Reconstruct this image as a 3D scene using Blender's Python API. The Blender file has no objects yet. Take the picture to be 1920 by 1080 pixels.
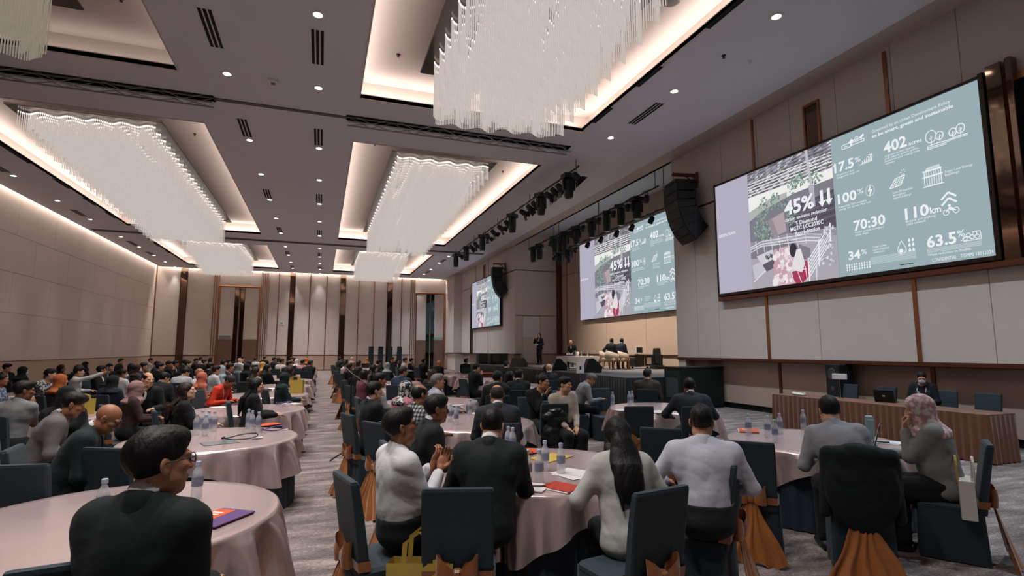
import bpy, bmesh, math, random
import numpy as np
from mathutils import Vector, Matrix, Euler
random.seed(7)
R = math.radians
PI = math.pi
SC = bpy.context.scene
COL = SC.collection

# ------------------------------------------------------------------ camera
cam_d = bpy.data.cameras.new('camera')
cam_d.sensor_width = 36.0
cam_d.lens = 36.0 * 1000.0 / 1920.0
cam_d.clip_end = 200
cam = bpy.data.objects.new('camera', cam_d)
COL.objects.link(cam)
cam.location = (0, 0, 1.75)
cam.rotation_euler = (R(90 + 6.617), 0, R(-19.627))
SC.camera = cam

# ------------------------------------------------------------------ world and exposure
W = bpy.data.worlds.new('world'); SC.world = W
W.use_nodes = True
W.node_tree.nodes['Background'].inputs[0].default_value = (0.30, 0.29, 0.32, 1)
W.node_tree.nodes['Background'].inputs[1].default_value = 0.10
vs = SC.view_settings
vs.view_transform = 'Standard'; vs.look = 'None'; vs.gamma = 1; vs.exposure = 0.45
vs.use_curve_mapping = False
try:
    SC.cycles.max_bounces = 8; SC.cycles.diffuse_bounces = 5; SC.cycles.glossy_bounces = 3
    SC.cycles.transmission_bounces = 3; SC.cycles.transparent_max_bounces = 6
    SC.cycles.sample_clamp_indirect = 4.0; SC.cycles.caustics_reflective = False; SC.cycles.caustics_refractive = False
except Exception:
    pass

LAMP_SPOT = 430.0      # watts of each recessed downlight
COVE_EMIT = 10.0
WASH_EMIT = 19.0
CHAND_EMIT = 0.29
SCREEN_EMIT = 0.735

# ------------------------------------------------------------------ materials
def srgb(r, g, b):
    f = lambda c: (c / 12.92) if c <= 0.04045 else ((c + 0.055) / 1.055) ** 2.4
    return (f(r / 255), f(g / 255), f(b / 255), 1)

MATS = {}
def mat(name, col, rough=0.6, metal=0.0, spec=0.5, noise=0.0, nscale=8.0, stretch=(1, 1, 1), bump=0.0, bscale=60.0,
        sheen=0.0, coat=0.0, emit=None, estr=0.0, alpha=1.0, trans=0.0, sss=0.0, aniso=0.0):
    if name in MATS: return MATS[name]
    m = bpy.data.materials.new(name); m.use_nodes = True
    nt = m.node_tree; b = nt.nodes['Principled BSDF']
    if len(col) == 3: col = srgb(*col)
    b.inputs['Base Color'].default_value = col
    b.inputs['Roughness'].default_value = rough
    b.inputs['Metallic'].default_value = metal
    b.inputs['Specular IOR Level'].default_value = spec
    if sheen: b.inputs['Sheen Weight'].default_value = sheen
    if coat: b.inputs['Coat Weight'].default_value = coat
    if trans: b.inputs['Transmission Weight'].default_value = trans
    if sss:
        b.inputs['Subsurface Weight'].default_value = sss
        b.inputs['Subsurface Radius'].default_value = (0.01, 0.004, 0.002)
    if aniso: b.inputs['Anisotropic'].default_value = aniso
    if alpha < 1: b.inputs['Alpha'].default_value = alpha
    if emit is not None:
        b.inputs['Emission Color'].default_value = emit if len(emit) == 4 else srgb(*emit)
        b.inputs['Emission Strength'].default_value = estr
    if noise or bump:
        tc = nt.nodes.new('ShaderNodeTexCoord'); mp = nt.nodes.new('ShaderNodeMapping')
        mp.inputs['Scale'].default_value = stretch
        nt.links.new(tc.outputs['Object'], mp.inputs['Vector'])
    if noise:
        n = nt.nodes.new('ShaderNodeTexNoise'); n.inputs['Scale'].default_value = nscale; n.inputs['Detail'].default_value = 5
        nt.links.new(mp.outputs[0], n.inputs['Vector'])
        mx = nt.nodes.new('ShaderNodeMix'); mx.data_type = 'RGBA'
        mx.inputs['A'].default_value = tuple(max(0, c * (1 - noise)) for c in col[:3]) + (1,)
        mx.inputs['B'].default_value = tuple(min(1, c * (1 + noise)) for c in col[:3]) + (1,)
        nt.links.new(n.outputs['Fac'], mx.inputs['Factor'])
        nt.links.new(mx.outputs['Result'], b.inputs['Base Color'])
    if bump:
        n2 = nt.nodes.new('ShaderNodeTexNoise'); n2.inputs['Scale'].default_value = bscale; n2.inputs['Detail'].default_value = 3
        nt.links.new(mp.outputs[0], n2.inputs['Vector'])
        bp = nt.nodes.new('ShaderNodeBump'); bp.inputs['Strength'].default_value = bump; bp.inputs['Distance'].default_value = 0.02
        nt.links.new(n2.outputs['Fac'], bp.inputs['Height']); nt.links.new(bp.outputs[0], b.inputs['Normal'])
    MATS[name] = m
    return m

def emat(name, col, s=1.0):
    if name in MATS: return MATS[name]
    m = bpy.data.materials.new(name); m.use_nodes = True
    nt = m.node_tree; nt.nodes.clear()
    o = nt.nodes.new('ShaderNodeOutputMaterial'); e = nt.nodes.new('ShaderNodeEmission')
    e.inputs[0].default_value = col if len(col) == 4 else srgb(*col); e.inputs[1].default_value = s
    nt.links.new(e.outputs[0], o.inputs[0]); MATS[name] = m
    return m

# ------------------------------------------------------------------ mesh builder
class MB:
    def __init__(s): s.v = []; s.f = []; s.m = []
    def add(s, vs_, fs_, mi=0, M=None):
        o = len(s.v)
        if M is not None: vs_ = [M @ Vector(p) for p in vs_]
        s.v += [tuple(p) for p in vs_]
        s.f += [tuple(i + o for i in f) for f in fs_]; s.m += [mi] * len(fs_)
        return s
    def box(s, x0, x1, y0, y1, z0, z1, mi=0, M=None):
        v = [(x0, y0, z0), (x1, y0, z0), (x1, y1, z0), (x0, y1, z0), (x0, y0, z1), (x1, y0, z1), (x1, y1, z1), (x0, y1, z1)]
        return s.add(v, [(0, 3, 2, 1), (4, 5, 6, 7), (0, 1, 5, 4), (1, 2, 6, 5), (2, 3, 7, 6), (3, 0, 4, 7)], mi, M)
    def cbox(s, c, d, mi=0, M=None):
        return s.box(c[0]-d[0]/2, c[0]+d[0]/2, c[1]-d[1]/2, c[1]+d[1]/2, c[2]-d[2]/2, c[2]+d[2]/2, mi, M)
    def rbox(s, x0, x1, y0, y1, z0, z1, r=0.01, mi=0, M=None):
        # chamfered box
        X = (x0, x1); Y = (y0, y1); Z = (z0, z1); vs_ = []; idx = {}
        for i in (0, 1):
            for j in (0, 1):
                for k in (0, 1):
                    sx, sy, sz = (1, -1)[i], (1, -1)[j], (1, -1)[k]
                    for a in range(3):
                        p = [X[i] + sx * r, Y[j] + sy * r, Z[k] + sz * r]
                        p[a] = (X[i], Y[j], Z[k])[a]
                        idx[i, j, k, a] = len(vs_); vs_.append(tuple(p))
        fs_ = []
        for a in range(3):
            for e in (0, 1):
                q = []
                for (u, w) in ((0, 0), (1, 0), (1, 1), (0, 1)):
                    t = [0, 0, 0]; t[a] = e; t[(a+1) % 3] = u; t[(a+2) % 3] = w
                    q.append(idx[t[0], t[1], t[2], a])
                fs_.append(tuple(q if e else q[::-1]))
        for a in range(3):
            b_, c_ = (a+1) % 3, (a+2) % 3
            for u in (0, 1):
                for w in (0, 1):
                    def g(av, ax):
                        t = [0, 0, 0]; t[a] = av; t[b_] = u; t[c_] = w
                        return idx[t[0], t[1], t[2], ax]
                    q = [g(0, b_), g(1, b_), g(1, c_), g(0, c_)]
                    fs_.append(tuple(q if (u ^ w) else q[::-1]))
        for i in (0, 1):
            for j in (0, 1):
                for k in (0, 1):
                    q = [idx[i, j, k, 0], idx[i, j, k, 1], idx[i, j, k, 2]]
                    fs_.append(tuple(q if ((i + j + k) % 2 == 1) else q[::-1]))
        return s.add(vs_, fs_, mi, M)
    def tube(s, pts, r, n=8, mi=0, caps=True, M=None, closed=False):
        pts = [Vector(p) for p in pts]; k = len(pts)
        rs = r if isinstance(r, (list, tuple)) else [r] * k
        vs_ = []; fs_ = []; prev = None
        for i, p in enumerate(pts):
            if closed: d = pts[(i+1) % k] - pts[i-1]
            else: d = pts[min(i+1, k-1)] - pts[max(i-1, 0)]
            d = d.normalized() if d.length > 1e-9 else Vector((0, 0, 1))
            u = prev if prev is not None else (Vector((0, 0, 1)) if abs(d.z) < 0.9 else Vector((1, 0, 0)))
            u = (u - d * u.dot(d)).normalized(); w = d.cross(u); prev = u
            for a in range(n):
                t = 2 * PI * a / n
                vs_.append(p + (u * math.cos(t) + w * math.sin(t)) * rs[i])
        for i in range(k if closed else k - 1):
            i2 = (i + 1) % k
            for a in range(n):
                a2 = (a + 1) % n
                fs_.append((i*n+a, i*n+a2, i2*n+a2, i2*n+a))
        if caps and not closed:
            fs_.append(tuple(range(n))[::-1]); fs_.append(tuple((k-1)*n + a for a in range(n)))
        return s.add(vs_, fs_, mi, M)
    def lathe(s, prof, n=16, mi=0, M=None, capb=True, capt=True):
        vs_ = []; fs_ = []; k = len(prof)
        for (r, z) in prof:
            for a in range(n):
                t = 2 * PI * a / n; vs_.append((r * math.cos(t), r * math.sin(t), z))
        for i in range(k - 1):
            for a in range(n):
                a2 = (a + 1) % n; fs_.append((i*n+a, i*n+a2, (i+1)*n+a2, (i+1)*n+a))
        if capb: fs_.append(tuple(range(n))[::-1])
        if capt: fs_.append(tuple((k-1)*n + a for a in range(n)))
        return s.add(vs_, fs_, mi, M)
    def prism(s, poly, h0, h1, axis=2, mi=0, M=None):
        # poly: 2d points; extruded along axis between h0 and h1
        n = len(poly)
        def P(p, h):
            return {2: (p[0], p[1], h), 1: (p[0], h, p[1]), 0: (h, p[0], p[1])}[axis]
        vs_ = [P(p, h0) for p in poly] + [P(p, h1) for p in poly]
        fs_ = [tuple(range(n))[::-1], tuple(range(n, 2*n))] + [(i, (i+1) % n, n + (i+1) % n, n + i) for i in range(n)]
        return s.add(vs_, fs_, mi, M)
    def mesh(s, name, mats, smooth=False):
        me = bpy.data.meshes.new(name); me.from_pydata(s.v, [], s.f)
        for m in (mats if isinstance(mats, (list, tuple)) else [mats]): me.materials.append(m)
        if len(me.materials) > 1: me.polygons.foreach_set('material_index', s.m)
        if smooth: me.polygons.foreach_set('use_smooth', [True] * len(me.polygons))
        me.update()
        return me
    def build(s, name, mats, parent=None, smooth=False, loc=None, rz=0):
        return link(name, s.mesh(name, mats, smooth), parent, loc, rz)

def fixn(me):
    bm = bmesh.new(); bm.from_mesh(me); bmesh.ops.recalc_face_normals(bm, faces=bm.faces); bm.to_mesh(me); bm.free(); return me

def link(name, me, parent=None, loc=None, rz=0):
    o = bpy.data.objects.new(name, me); COL.objects.link(o)
    if parent is not None: o.parent = parent
    if loc is not None: o.location = loc
    if rz: o.rotation_euler = (0, 0, rz)
    return o

def thing(name, label, cat, loc=(0, 0, 0), rz=0, group=None):
    o = bpy.data.objects.new(name, None); COL.objects.link(o)
    o.location = loc; o.rotation_euler = (0, 0, rz); o.empty_display_size = 0.1
    return tag(o, label, cat, group)
def tag(o, label, cat, group=None):
    o['label'] = label; o['category'] = cat
    if group: o['group'] = group
    return o
def struct(o, label=None):
    o['kind'] = 'structure'
    if label: o['label'] = label
    return o
ORD = ['first', 'second', 'third', 'fourth', 'fifth', 'sixth', 'seventh', 'eighth', 'ninth', 'tenth', 'eleventh', 'twelfth', 'thirteenth', 'fourteenth', 'fifteenth', 'sixteenth']

M_wall = mat('wall_panel_fabric', (214, 204, 197), 0.75, noise=0.05, nscale=3, bump=0.08, bscale=120)
M_wain = mat('wainscot_panel', (190, 168, 150), 0.6, noise=0.05, nscale=3)
M_back = mat('joint_backing', (140, 122, 108), 0.8)  # backing colour that shows in the joints between panels
M_ceil = mat('ceiling_paint', (226, 225, 233), 0.85, noise=0.03, nscale=1.5)
M_ceil2 = mat('cove_paint', (206, 192, 184), 0.85)
M_bronze = mat('bronze_trim', (176, 120, 86), 0.28, metal=0.9)
M_mirror = mat('bronze_mirror', (120, 98, 84), 0.06, metal=1.0)
M_darkmir = mat('dark_mirror', (60, 72, 78), 0.06, metal=1.0)
M_black = mat('black_metal', (20, 24, 26), 0.45, metal=0.3)
M_blackp = mat('black_plastic', (18, 24, 26), 0.5)
M_steel = mat('truss_steel', (158, 160, 160), 0.5, metal=0.2)
M_chrome = mat('chrome', (200, 195, 188), 0.15, metal=1.0)
M_white = mat('white_paint', (225, 222, 220), 0.5)
M_bframe = mat('bronze_frame', (112, 66, 48), 0.35, metal=0.55)

# ------------------------------------------------------------------ floor
def carpet():
    m = bpy.data.materials.new('carpet'); m.use_nodes = True; nt = m.node_tree; b = nt.nodes['Principled BSDF']
    b.inputs['Roughness'].default_value = 0.95; b.inputs['Specular IOR Level'].default_value = 0.15
    tc = nt.nodes.new('ShaderNodeTexCoord')
    def N(sc, st, det=4, rough=0.6):
        mp = nt.nodes.new('ShaderNodeMapping'); mp.inputs['Scale'].default_value = st
        nt.links.new(tc.outputs['Object'], mp.inputs['Vector'])
        n = nt.nodes.new('ShaderNodeTexNoise'); n.inputs['Scale'].default_value = sc; n.inputs['Detail'].default_value = det
        n.inputs['Roughness'].default_value = rough
        nt.links.new(mp.outputs[0], n.inputs['Vector']); return n
    n1 = N(1.0, (1.3, 5, 1), 4, 0.6); n2 = N(1.0, (26, 90, 1), 2, 0.8); n3 = N(0.35, (1, 1, 1), 2)
    ma = nt.nodes.new('ShaderNodeMath'); ma.operation = 'MULTIPLY_ADD'; ma.inputs[1].default_value = 0.9
    nt.links.new(n1.outputs['Fac'], ma.inputs[0]); 
    m2 = nt.nodes.new('ShaderNodeMath'); m2.operation = 'MULTIPLY_ADD'; m2.inputs[1].default_value = 0.75; m2.inputs[2].default_value = -0.36
    nt.links.new(n2.outputs['Fac'], m2.inputs[0]); nt.links.new(m2.outputs[0], ma.inputs[2])
    cr = nt.nodes.new('ShaderNodeValToRGB')
    e = cr.color_ramp.elements
    e[0].position = 0.28; e[0].color = srgb(88, 80, 80); e[1].position = 0.72; e[1].color = srgb(186, 174, 168)
    x = cr.color_ramp.elements.new(0.5); x.color = srgb(132, 122, 120)
    nt.links.new(ma.outputs[0], cr.inputs[0]); nt.links.new(cr.outputs[0], b.inputs['Base Color'])
    bp = nt.nodes.new('ShaderNodeBump'); bp.inputs['Strength'].default_value = 0.35; bp.inputs['Distance'].default_value = 0.02
    nt.links.new(n2.outputs['Fac'], bp.inputs['Height']); nt.links.new(bp.outputs[0], b.inputs['Normal'])
    return m
XL, XR, XLOW, XNICHE, YF, YB, ZC = -12.4, 11.5, 11.9, 14.73, 48.4, -6.0, 8.23
fl = MB().box(XL - .3, XNICHE + .3, YB - .3, YF + .3, -0.2, 0).build('floor', carpet()); struct(fl, 'grey mauve streaked ballroom carpet')

# ------------------------------------------------------------------ ceiling
COVES = []  # x0,x1,y0,y1
for (a, b) in ((-9.8, -3.4), (0.72, 7.1)):
    for (c, d) in ((1.2, 13.7), (16.8, 32.6), (35.9, 46.4)):
        COVES.append((a, b, c, d))
SLOTS = [(-11.9, -2.85, 14.86, 15.22), (0.44, 7.32, 14.86, 15.22)]
XE = 10.55  # edge of the flat ceiling on the stage side
def rects_minus(x0, x1, y0, y1, holes):
    xs = sorted({x0, x1} | {h[i] for h in holes for i in (0, 1)}); ys = sorted({y0, y1} | {h[i] for h in holes for i in (2, 3)})
    out = []
    for j in range(len(ys) - 1):
        run = None
        for i in range(len(xs) - 1):
            cx, cy = (xs[i] + xs[i+1]) / 2, (ys[j] + ys[j+1]) / 2
            inside = any(h[0] < cx < h[1] and h[2] < cy < h[3] for h in holes)
            if inside:
                if run: out.append((run[0], run[1], ys[j], ys[j+1]))
                run = None
            else: run = (run[0], xs[i+1]) if run else (xs[i], xs[i+1])
        if run: out.append((run[0], run[1], ys[j], ys[j+1]))
    return out
mb = MB()
for (a, b, c, d) in rects_minus(XL + 0.28, XE, YB, YF - 0.22, COVES + SLOTS): mb.box(a, b, c, d, ZC, ZC + 0.1)
ceil = mb.build('ceiling', M_ceil); struct(ceil, 'flat grey ballroom ceiling with lit coves')
# raised border strip over the stage side wall, wall wash slot caps, roof over everything
mb = MB()
mb.box(XE, XR + .12, YB, YF, 8.42, 8.5)          # raised border over stage side
mb.box(XE, XE + 0.06, YB, YF, ZC + .1, 8.42)
mb.build('border_panel', M_ceil2, ceil)
for (a, b, c, d) in COVES:                              # cove trays: sides set back behind the lip, top
    e = 0.38; t = 8.86; mb = MB()
    mb.box(a - e, b + e, c - e, d + e, t, t + .06)
    mb.box(a - e - .05, a - e, c - e, d + e, ZC + .1, t); mb.box(b + e, b + e + .05, c - e, d + e, ZC + .1, t)
    mb.box(a - e, b + e, c - e - .05, c - e, ZC + .1, t); mb.box(a - e, b + e, d + e, d + e + .05, ZC + .1, t)
    mb.build('cove_tray', M_ceil2, ceil)
    mb = MB()
    for q in ((a - .03, a, c - .03, d + .03), (b, b + .03, c - .03, d + .03), (a, b, c - .03, c), (a, b, d, d + .03)):
        mb.box(q[0], q[1], q[2], q[3], ZC - 0.012, ZC + 0.12)
    mb.build('cove_lip', M_ceil2, ceil)
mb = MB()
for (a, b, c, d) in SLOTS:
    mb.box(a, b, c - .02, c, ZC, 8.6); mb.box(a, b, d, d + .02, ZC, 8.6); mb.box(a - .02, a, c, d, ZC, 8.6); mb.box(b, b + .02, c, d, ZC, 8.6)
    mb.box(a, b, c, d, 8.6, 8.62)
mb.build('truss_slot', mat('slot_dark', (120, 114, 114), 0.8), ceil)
# second folding wall track, thin dark channel
mb = MB()
for (a, b) in ((-11.9, 10.2),):
    mb.box(a, b, 34.15, 34.3, ZC - 0.03, ZC); mb.box(a, b, 34.45, 34.6, ZC - 0.03, ZC)
mb.box(-2.85, 0.44, 14.95, 15.1, ZC - 0.02, ZC)
mb.build('track_rail', mat('track_metal', (88, 80, 80), 0.5, metal=0.4), ceil)
# trusses in the slots: thing each
for k, (a, b, c, d) in enumerate(SLOTS):
    t = thing('ceiling_truss', ['grey steel lattice truss recessed in the ceiling on the left', 'grey steel lattice truss recessed in the ceiling behind the nearest chandelier'][k], 'truss', ((a + b) / 2, (c + d) / 2, 8.03), 0, 'recessed ceiling trusses')
    L = b - a; mb = MB()
    for yy in (-.15, .15):
        for zz in (0.03, 0.28): mb.tube([(-L/2 + .02, yy, zz), (L/2 - .02, yy, zz)], 0.022, 6)
    mb.build('chord', M_steel, t)
    n = int(L / .62); mb = MB()
    for i in range(n):
        x0 = -L/2 + .05 + i * (L - .1) / n; x1 = x0 + (L - .1) / n
        s_ = 1 if i % 2 else -1
        mb.tube([(x0, -.15 * s_, .03), (x1, .15 * s_, .03)], 0.016, 5)
        for yy in (-.15, .15): mb.tube([(x0, yy, .03 if i % 2 else .28), (x1, yy, .28 if i % 2 else .03)], 0.011, 5)
    mb.build('bracing', M_steel, t)
# cove light strips: on the ledge behind the lip, shining up
def strip_light(name, label, q, z, s, col=(1, 0.90, 0.83, 1), group=None, up=True):
    o = MB().box(q[0], q[1], q[2], q[3], z, z + .02).build(name, emat('led_%s_%d' % (name, int(s * 10)), col, s))
    tag(o, label, 'light strip', group); return o
CN = ['left nearest', 'left middle', 'left farthest', 'right nearest', 'right middle', 'right farthest']
for i, (a, b, c, d) in enumerate(COVES):
    e = 0.22
    for nm, q in (('stage side edge', (b + .1, b + e, c, d)), ('left edge', (a - e, a - .1, c, d)), ('far edge', (a, b, d + .1, d + e)), ('near edge', (a, b, c - e, c - .1))):
        if i in (0, 3) and nm == 'near edge': continue
        strip_light('cove_light', 'warm white cove light strip along the %s of the %s ceiling cove' % (nm, CN[i]), q, ZC + .11, COVE_EMIT * (.22 if i == 0 else 1), group='cove lights')

# ------------------------------------------------------------------ walls
def panels(mb_list): pass
# left wall
wl = struct(MB().box(XL - .3, XL, YB, YF, 0, 9.2).build('wall_left', M_back), 'beige panelled left ballroom wall')
ys = [YB + .1 + 3.4 * i for i in range(17)]
zs = [0.14, 1.27, 3.3, 5.0, 6.6, 9.2]
for j in range(len(zs) - 1):
    off = 0 if j % 2 == 0 else 1.7
    for i in range(len(ys)):
        y0, y1 = ys[i] + off, ys[i] + off + 3.4
        y1 = min(y1, YF - .02)
        if y1 < y0 or y1 < 16: continue
        MB().rbox(XL - .02, XL + .03, y0 + .006, y1 - .006, zs[j] + .006, zs[j+1] - .006, .006).build('wall_panel', M_wain if j == 0 else M_wall, wl)
MB().box(XL, XL + .045, 15, YF, 0, .13).build('baseboard', M_bframe, wl)
MB().box(XL, XL + .04, 15, YF, 1.255, 1.285).build('trim', M_bframe, wl)
struct(MB().box(XL, XL + .06, YF - .06, YF, 0, 8.2).build('trim_1', M_bronze), 'bronze corner trim between left and far wall')
# far wall
wf = struct(MB().box(XL, XNICHE, YF, YF + .3, 0, 9.2).build('wall_far', M_back), 'beige panelled far wall with bronze trims')
seg = [-12.3, -10.67, -10.18, -8.35, -7.92, -4.82, -4.29, -3.48, -2.62, -2.21, -1.01, .31, 1.42, 1.88, 2.97, 4.30, 5.43, 5.88, 6.7, 7.46, 7.94, 10.68, 11.2]
mirrors = {(-10.67, -10.18), (-2.62, -2.21), (1.42, 1.88), (5.43, 5.88)}
skip = {(-8.35, -7.92), (-7.92, -4.82), (-4.82, -4.29), (7.46, 7.94), (7.94, 10.68)}
trimn = 2
for i in range(len(seg) - 1):
    a, b = seg[i], seg[i+1]
    if (a, b) in mirrors:
        struct(MB().rbox(a + .01, b - .01, YF - .09, YF, 0, 7.96, .01).build('trim_%d' % trimn, M_mirror), 'tall dark bronze mirror strip on the far wall'); trimn += 1; continue
    if (a, b) in skip: continue
    MB().rbox(a + .02, b - .02, YF - .03, YF + .02, 1.34, 9.1, .008).build('wall_panel', M_wall, wf)
    MB().rbox(a + .02, b - .02, YF - .03, YF + .02, .1, 1.26, .008).build('wall_panel', M_wain, wf)
for x in (-3.48, -1.01, .31, 2.97, 4.30, 6.7):
    MB().box(x - .035, x + .035, YF - .07, YF, 0.1, 8.1).build('trim', M_bronze, wf)
for x0 in (-8.29, -4.72, 7.5):
    MB().rbox(x0 - .08, x0 + .5, YF - .03, YF + .02, .1, 9.1, .008).build('wall_panel', M_wall, wf)
    for k in range(3): MB().box(x0 + k * .16, x0 + k * .16 + .06, YF - .07, YF, 0.05, 8.1).build('trim', M_bronze, wf)
MB().box(XL + .06, 11.4, YF - .05, YF, 1.28, 1.32).build('trim', M_bframe, wf)
for (a, b, top) in ((-7.92, -4.82, 9.1), (7.94, 10.68, 9.1)): MB().rbox(a, b, YF - .02, YF + .02, 6.98, top, .008).build('wall_panel', M_wall, wf)
# two tall doors on the far wall
M_leaf = mat('door_leaf', (126, 98, 84), 0.5, noise=0.15, nscale=3, stretch=(4, 1, .3))
def tall_door(n, a, b, lab):
    d = struct(MB().box(a + .1, b - .1, YF - .02, YF + .03, 0, 6.9).build('door_%d' % n, M_back), lab)
    for q in ((a, a + .12, 0, 6.95), (b - .12, b, 0, 6.95), (a + .12, b - .12, 6.83, 6.95)):
        MB().rbox(q[0], q[1], YF - .1, YF, q[2], q[3], .01).build('door_frame', M_bronze, d)
    c = (a + b) / 2; mw = 0.3
    for s_ in (-1, 1):
        x0, x1 = sorted((c + s_ * .06, c + s_ * (.06 + mw)))
        MB().rbox(x0, x1, YF - .07, YF, .05, 6.8, .01).build('mirror_strip', M_mirror if n == 1 else M_darkmir, d)
        y0, y1 = sorted((c + s_ * (.08 + mw), (b if s_ > 0 else a) - s_ * .14))
        MB().rbox(y0, y1, YF - .06, YF, 2.6, 6.8, .01).build('overdoor_panel', M_wall, d)
        lf = MB().rbox(y0, y1, YF - .06, YF, .03, 2.54, .01).build('door_leaf', M_leaf, d)
        hx = c + s_ * (.14 + mw)
        MB().tube([(hx, YF - .07, .85), (hx, YF - .12, .87), (hx, YF - .12, 1.4), (hx, YF - .07, 1.42)], .018, 6).build('door_handle', M_bronze, lf)
tall_door(1, -7.92, -4.82, 'tall double door with bronze mirror strips on the left of the far wall')
tall_door(2, 7.94, 10.68, 'tall double door with dark mirror strips beside the stage wall')
M_green = emat('exit_green', (96, 128, 112), 0.55)
for (x, lab) in ((-7.28, 'unlit grey exit sign over the left double door'), (10.06, 'dim green exit sign over the right double door')):
    t = thing('exit_sign', lab, 'sign', (x, YF - .09, 2.78)); 
    MB().rbox(-.42, .42, -.03, .03, -.12, .12, .01).build('sign_body', mat('sign_grey', (150, 150, 145), .5), t)
    MB().box(-.38, .38, -.035, -.03, -.09, .09).build('sign_face', M_green if x > 0 else mat('sign_face_grey', (140, 142, 138), .4), t)
t = thing('wall_box', 'small white control box on the far wall beside a bronze mirror strip', 'box', (-3.15, YF - .06, 3.96))
MB().rbox(-.2, .2, -.03, .03, -.16, .16, .01).build('cover', M_white, t); MB().rbox(-.1, .1, -.045, -.03, -.08, .08, .005).build('display', mat('grey_disp', (150, 150, 155), .3), t)
# wall behind the camera and stage side walls
struct(MB().box(XL, XNICHE, YB - .3, YB, 0, 9.2).build('wall_back', M_wall), 'plain wall behind the camera')
ND0, ND1 = 15.4, 31.75   # stage niche
wrl = struct(MB().box(XLOW, XLOW + .3, YB, ND0, 0, 1.42).build('wall_right_base', M_back), 'set back wainscot below the nearest screen')
wr = struct(MB().box(XR + .12, XLOW + .3, YB, ND0, 1.42, 9.2).build('wall_right', M_back), 'beige panelled stage wall carrying the nearest screen')
wrl2 = struct(MB().box(XLOW, XLOW + .3, ND1, YF, 0, 1.42).build('wall_right_far_base', M_back), 'set back wainscot beyond the stage')
wr2 = struct(MB().box(XR + .12, XLOW + .3, ND1, YF, 1.42, 9.2).build('wall_right_far', M_back), 'beige panelled stage wall beyond the stage')
def wall_x(parent, yc, z0, z1, x, m):
    for i in range(len(yc) - 1):
        MB().rbox(x, x + .13, yc[i] + .005, yc[i+1] - .005, z0, z1, .005).build('wall_panel', m, parent)
wall_x(wr, [YB, -2, 1.2, 3.6, 6.3, 7.6, 8.95, 10.3, 11.45, 12.9, 14.05, 15.4], 6.42, 9.1, XR, M_wall)
wall_x(wr, [YB, -2, 1.2, 3.6, 6.2, 7.5, 9.8, 11.39, 13.3, 14.3, 15.4], 1.5, 6.38, XR, M_wall)
wall_x(wrl, [YB, -2, 1.2, 3.6, 7.5, 11.39, 15.4], .16, 1.40, XLOW - .06, M_wain)
wall_x(wr2, [31.75, 34.3, 37.4, 40.9, 43.6, 46.2, YF], 6.85, 9.1, XR, M_wall)
wall_x(wr2, [31.75, 34.3, 37.4, 40.9, 43.6, 46.2, YF], 1.5, 6.81, XR, M_wall)
wall_x(wrl2, [31.75, 36, 40.4, 44.4, YF], .16, 1.40, XLOW - .06, M_wain)
for p_, p2_, q0, q1 in ((wr, wrl, YB, ND0), (wr2, wrl2, ND1, YF)):
    MB().box(XR - .02, XLOW, q0, q1, 1.42, 1.50).build('trim', M_bframe, p_)
    MB().box(XLOW - .02, XLOW, q0, q1, 0, .16).build('baseboard', M_black, p2_)
for y, z0, z1 in ((11.58, 6.4, 8.35), (7.72, 6.4, 8.3), (11.40, 1.5, 3.4), (7.51, 1.5, 3.4)):
    MB().box(XR - .03, XR + .02, y - .04, y + .04, z0, z1).build('trim', M_bronze, wr)
for y, z0, z1 in ((11.40, .1, 1.4), (7.51, .1, 1.4)): MB().box(XLOW - .09, XLOW - .05, y - .04, y + .04, z0, z1).build('trim', M_bframe, wrl)
for y in (40.9, 37.4): MB().box(XR - .02, XR + .02, y - .03, y + .03, 1.5, 8.4).build('trim', M_bframe, wr2)
MB().box(XR - .012, XR + .02, 13.2, 15.4, 6.37, 6.43).build('trim', M_bframe, wr); MB().box(XR - .012, XR + .02, YB, 5.7, 6.37, 6.43).build('trim', M_bframe, wr)
MB().box(XR - .012, XR + .02, 31.75, YF, 6.80, 6.86).build('trim', M_bframe, wr2)
# end pier where far wall meets the stage wall
struct(MB().rbox(10.75, XR + .1, 45.2, YF, 1.5, 8.5, .01).rbox(10.95, XLOW, 45.4, YF, 0, 1.45, .01).build('wall_pier', M_wall), 'beige pier in the corner by the right double door')
# framed narrow mirrors above the screens and the large dark mirror at the right edge
def framed_mirror(name, lab, y0, y1, z0, z1, x, m, fw=.06):
    o = thing(name, lab, 'mirror', (x, (y0 + y1) / 2, z0)); h = z1 - z0; w = (y1 - y0) / 2
    MB().box(-.02, .0, -w + fw, w - fw, fw, h - fw).build('glass', m, o)
    f = MB(); f.rbox(-.05, 0, -w, -w + fw, 0, h, .006); f.rbox(-.05, 0, w - fw, w, 0, h, .006); f.rbox(-.05, 0, -w + fw, w - fw, h - fw, h, .006); f.rbox(-.05, 0, -w + fw, w - fw, 0, fw, .006)
    f.build('frame', M_bronze, o)
framed_mirror('wall_mirror', 'narrow bronze framed mirror above the nearest screen', 9.38, 9.86, 6.5, 7.98, XR, M_mirror)
framed_mirror('wall_mirror', 'narrow bronze framed mirror above the farthest screen', 38.2, 38.7, 6.6, 8.2, XR, M_mirror)
framed_mirror('wall_mirror', 'large dark bronze framed mirror right of the nearest screen', 2.4, 5.62, 3.2, 6.66, XR, M_darkmir, .14)
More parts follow.
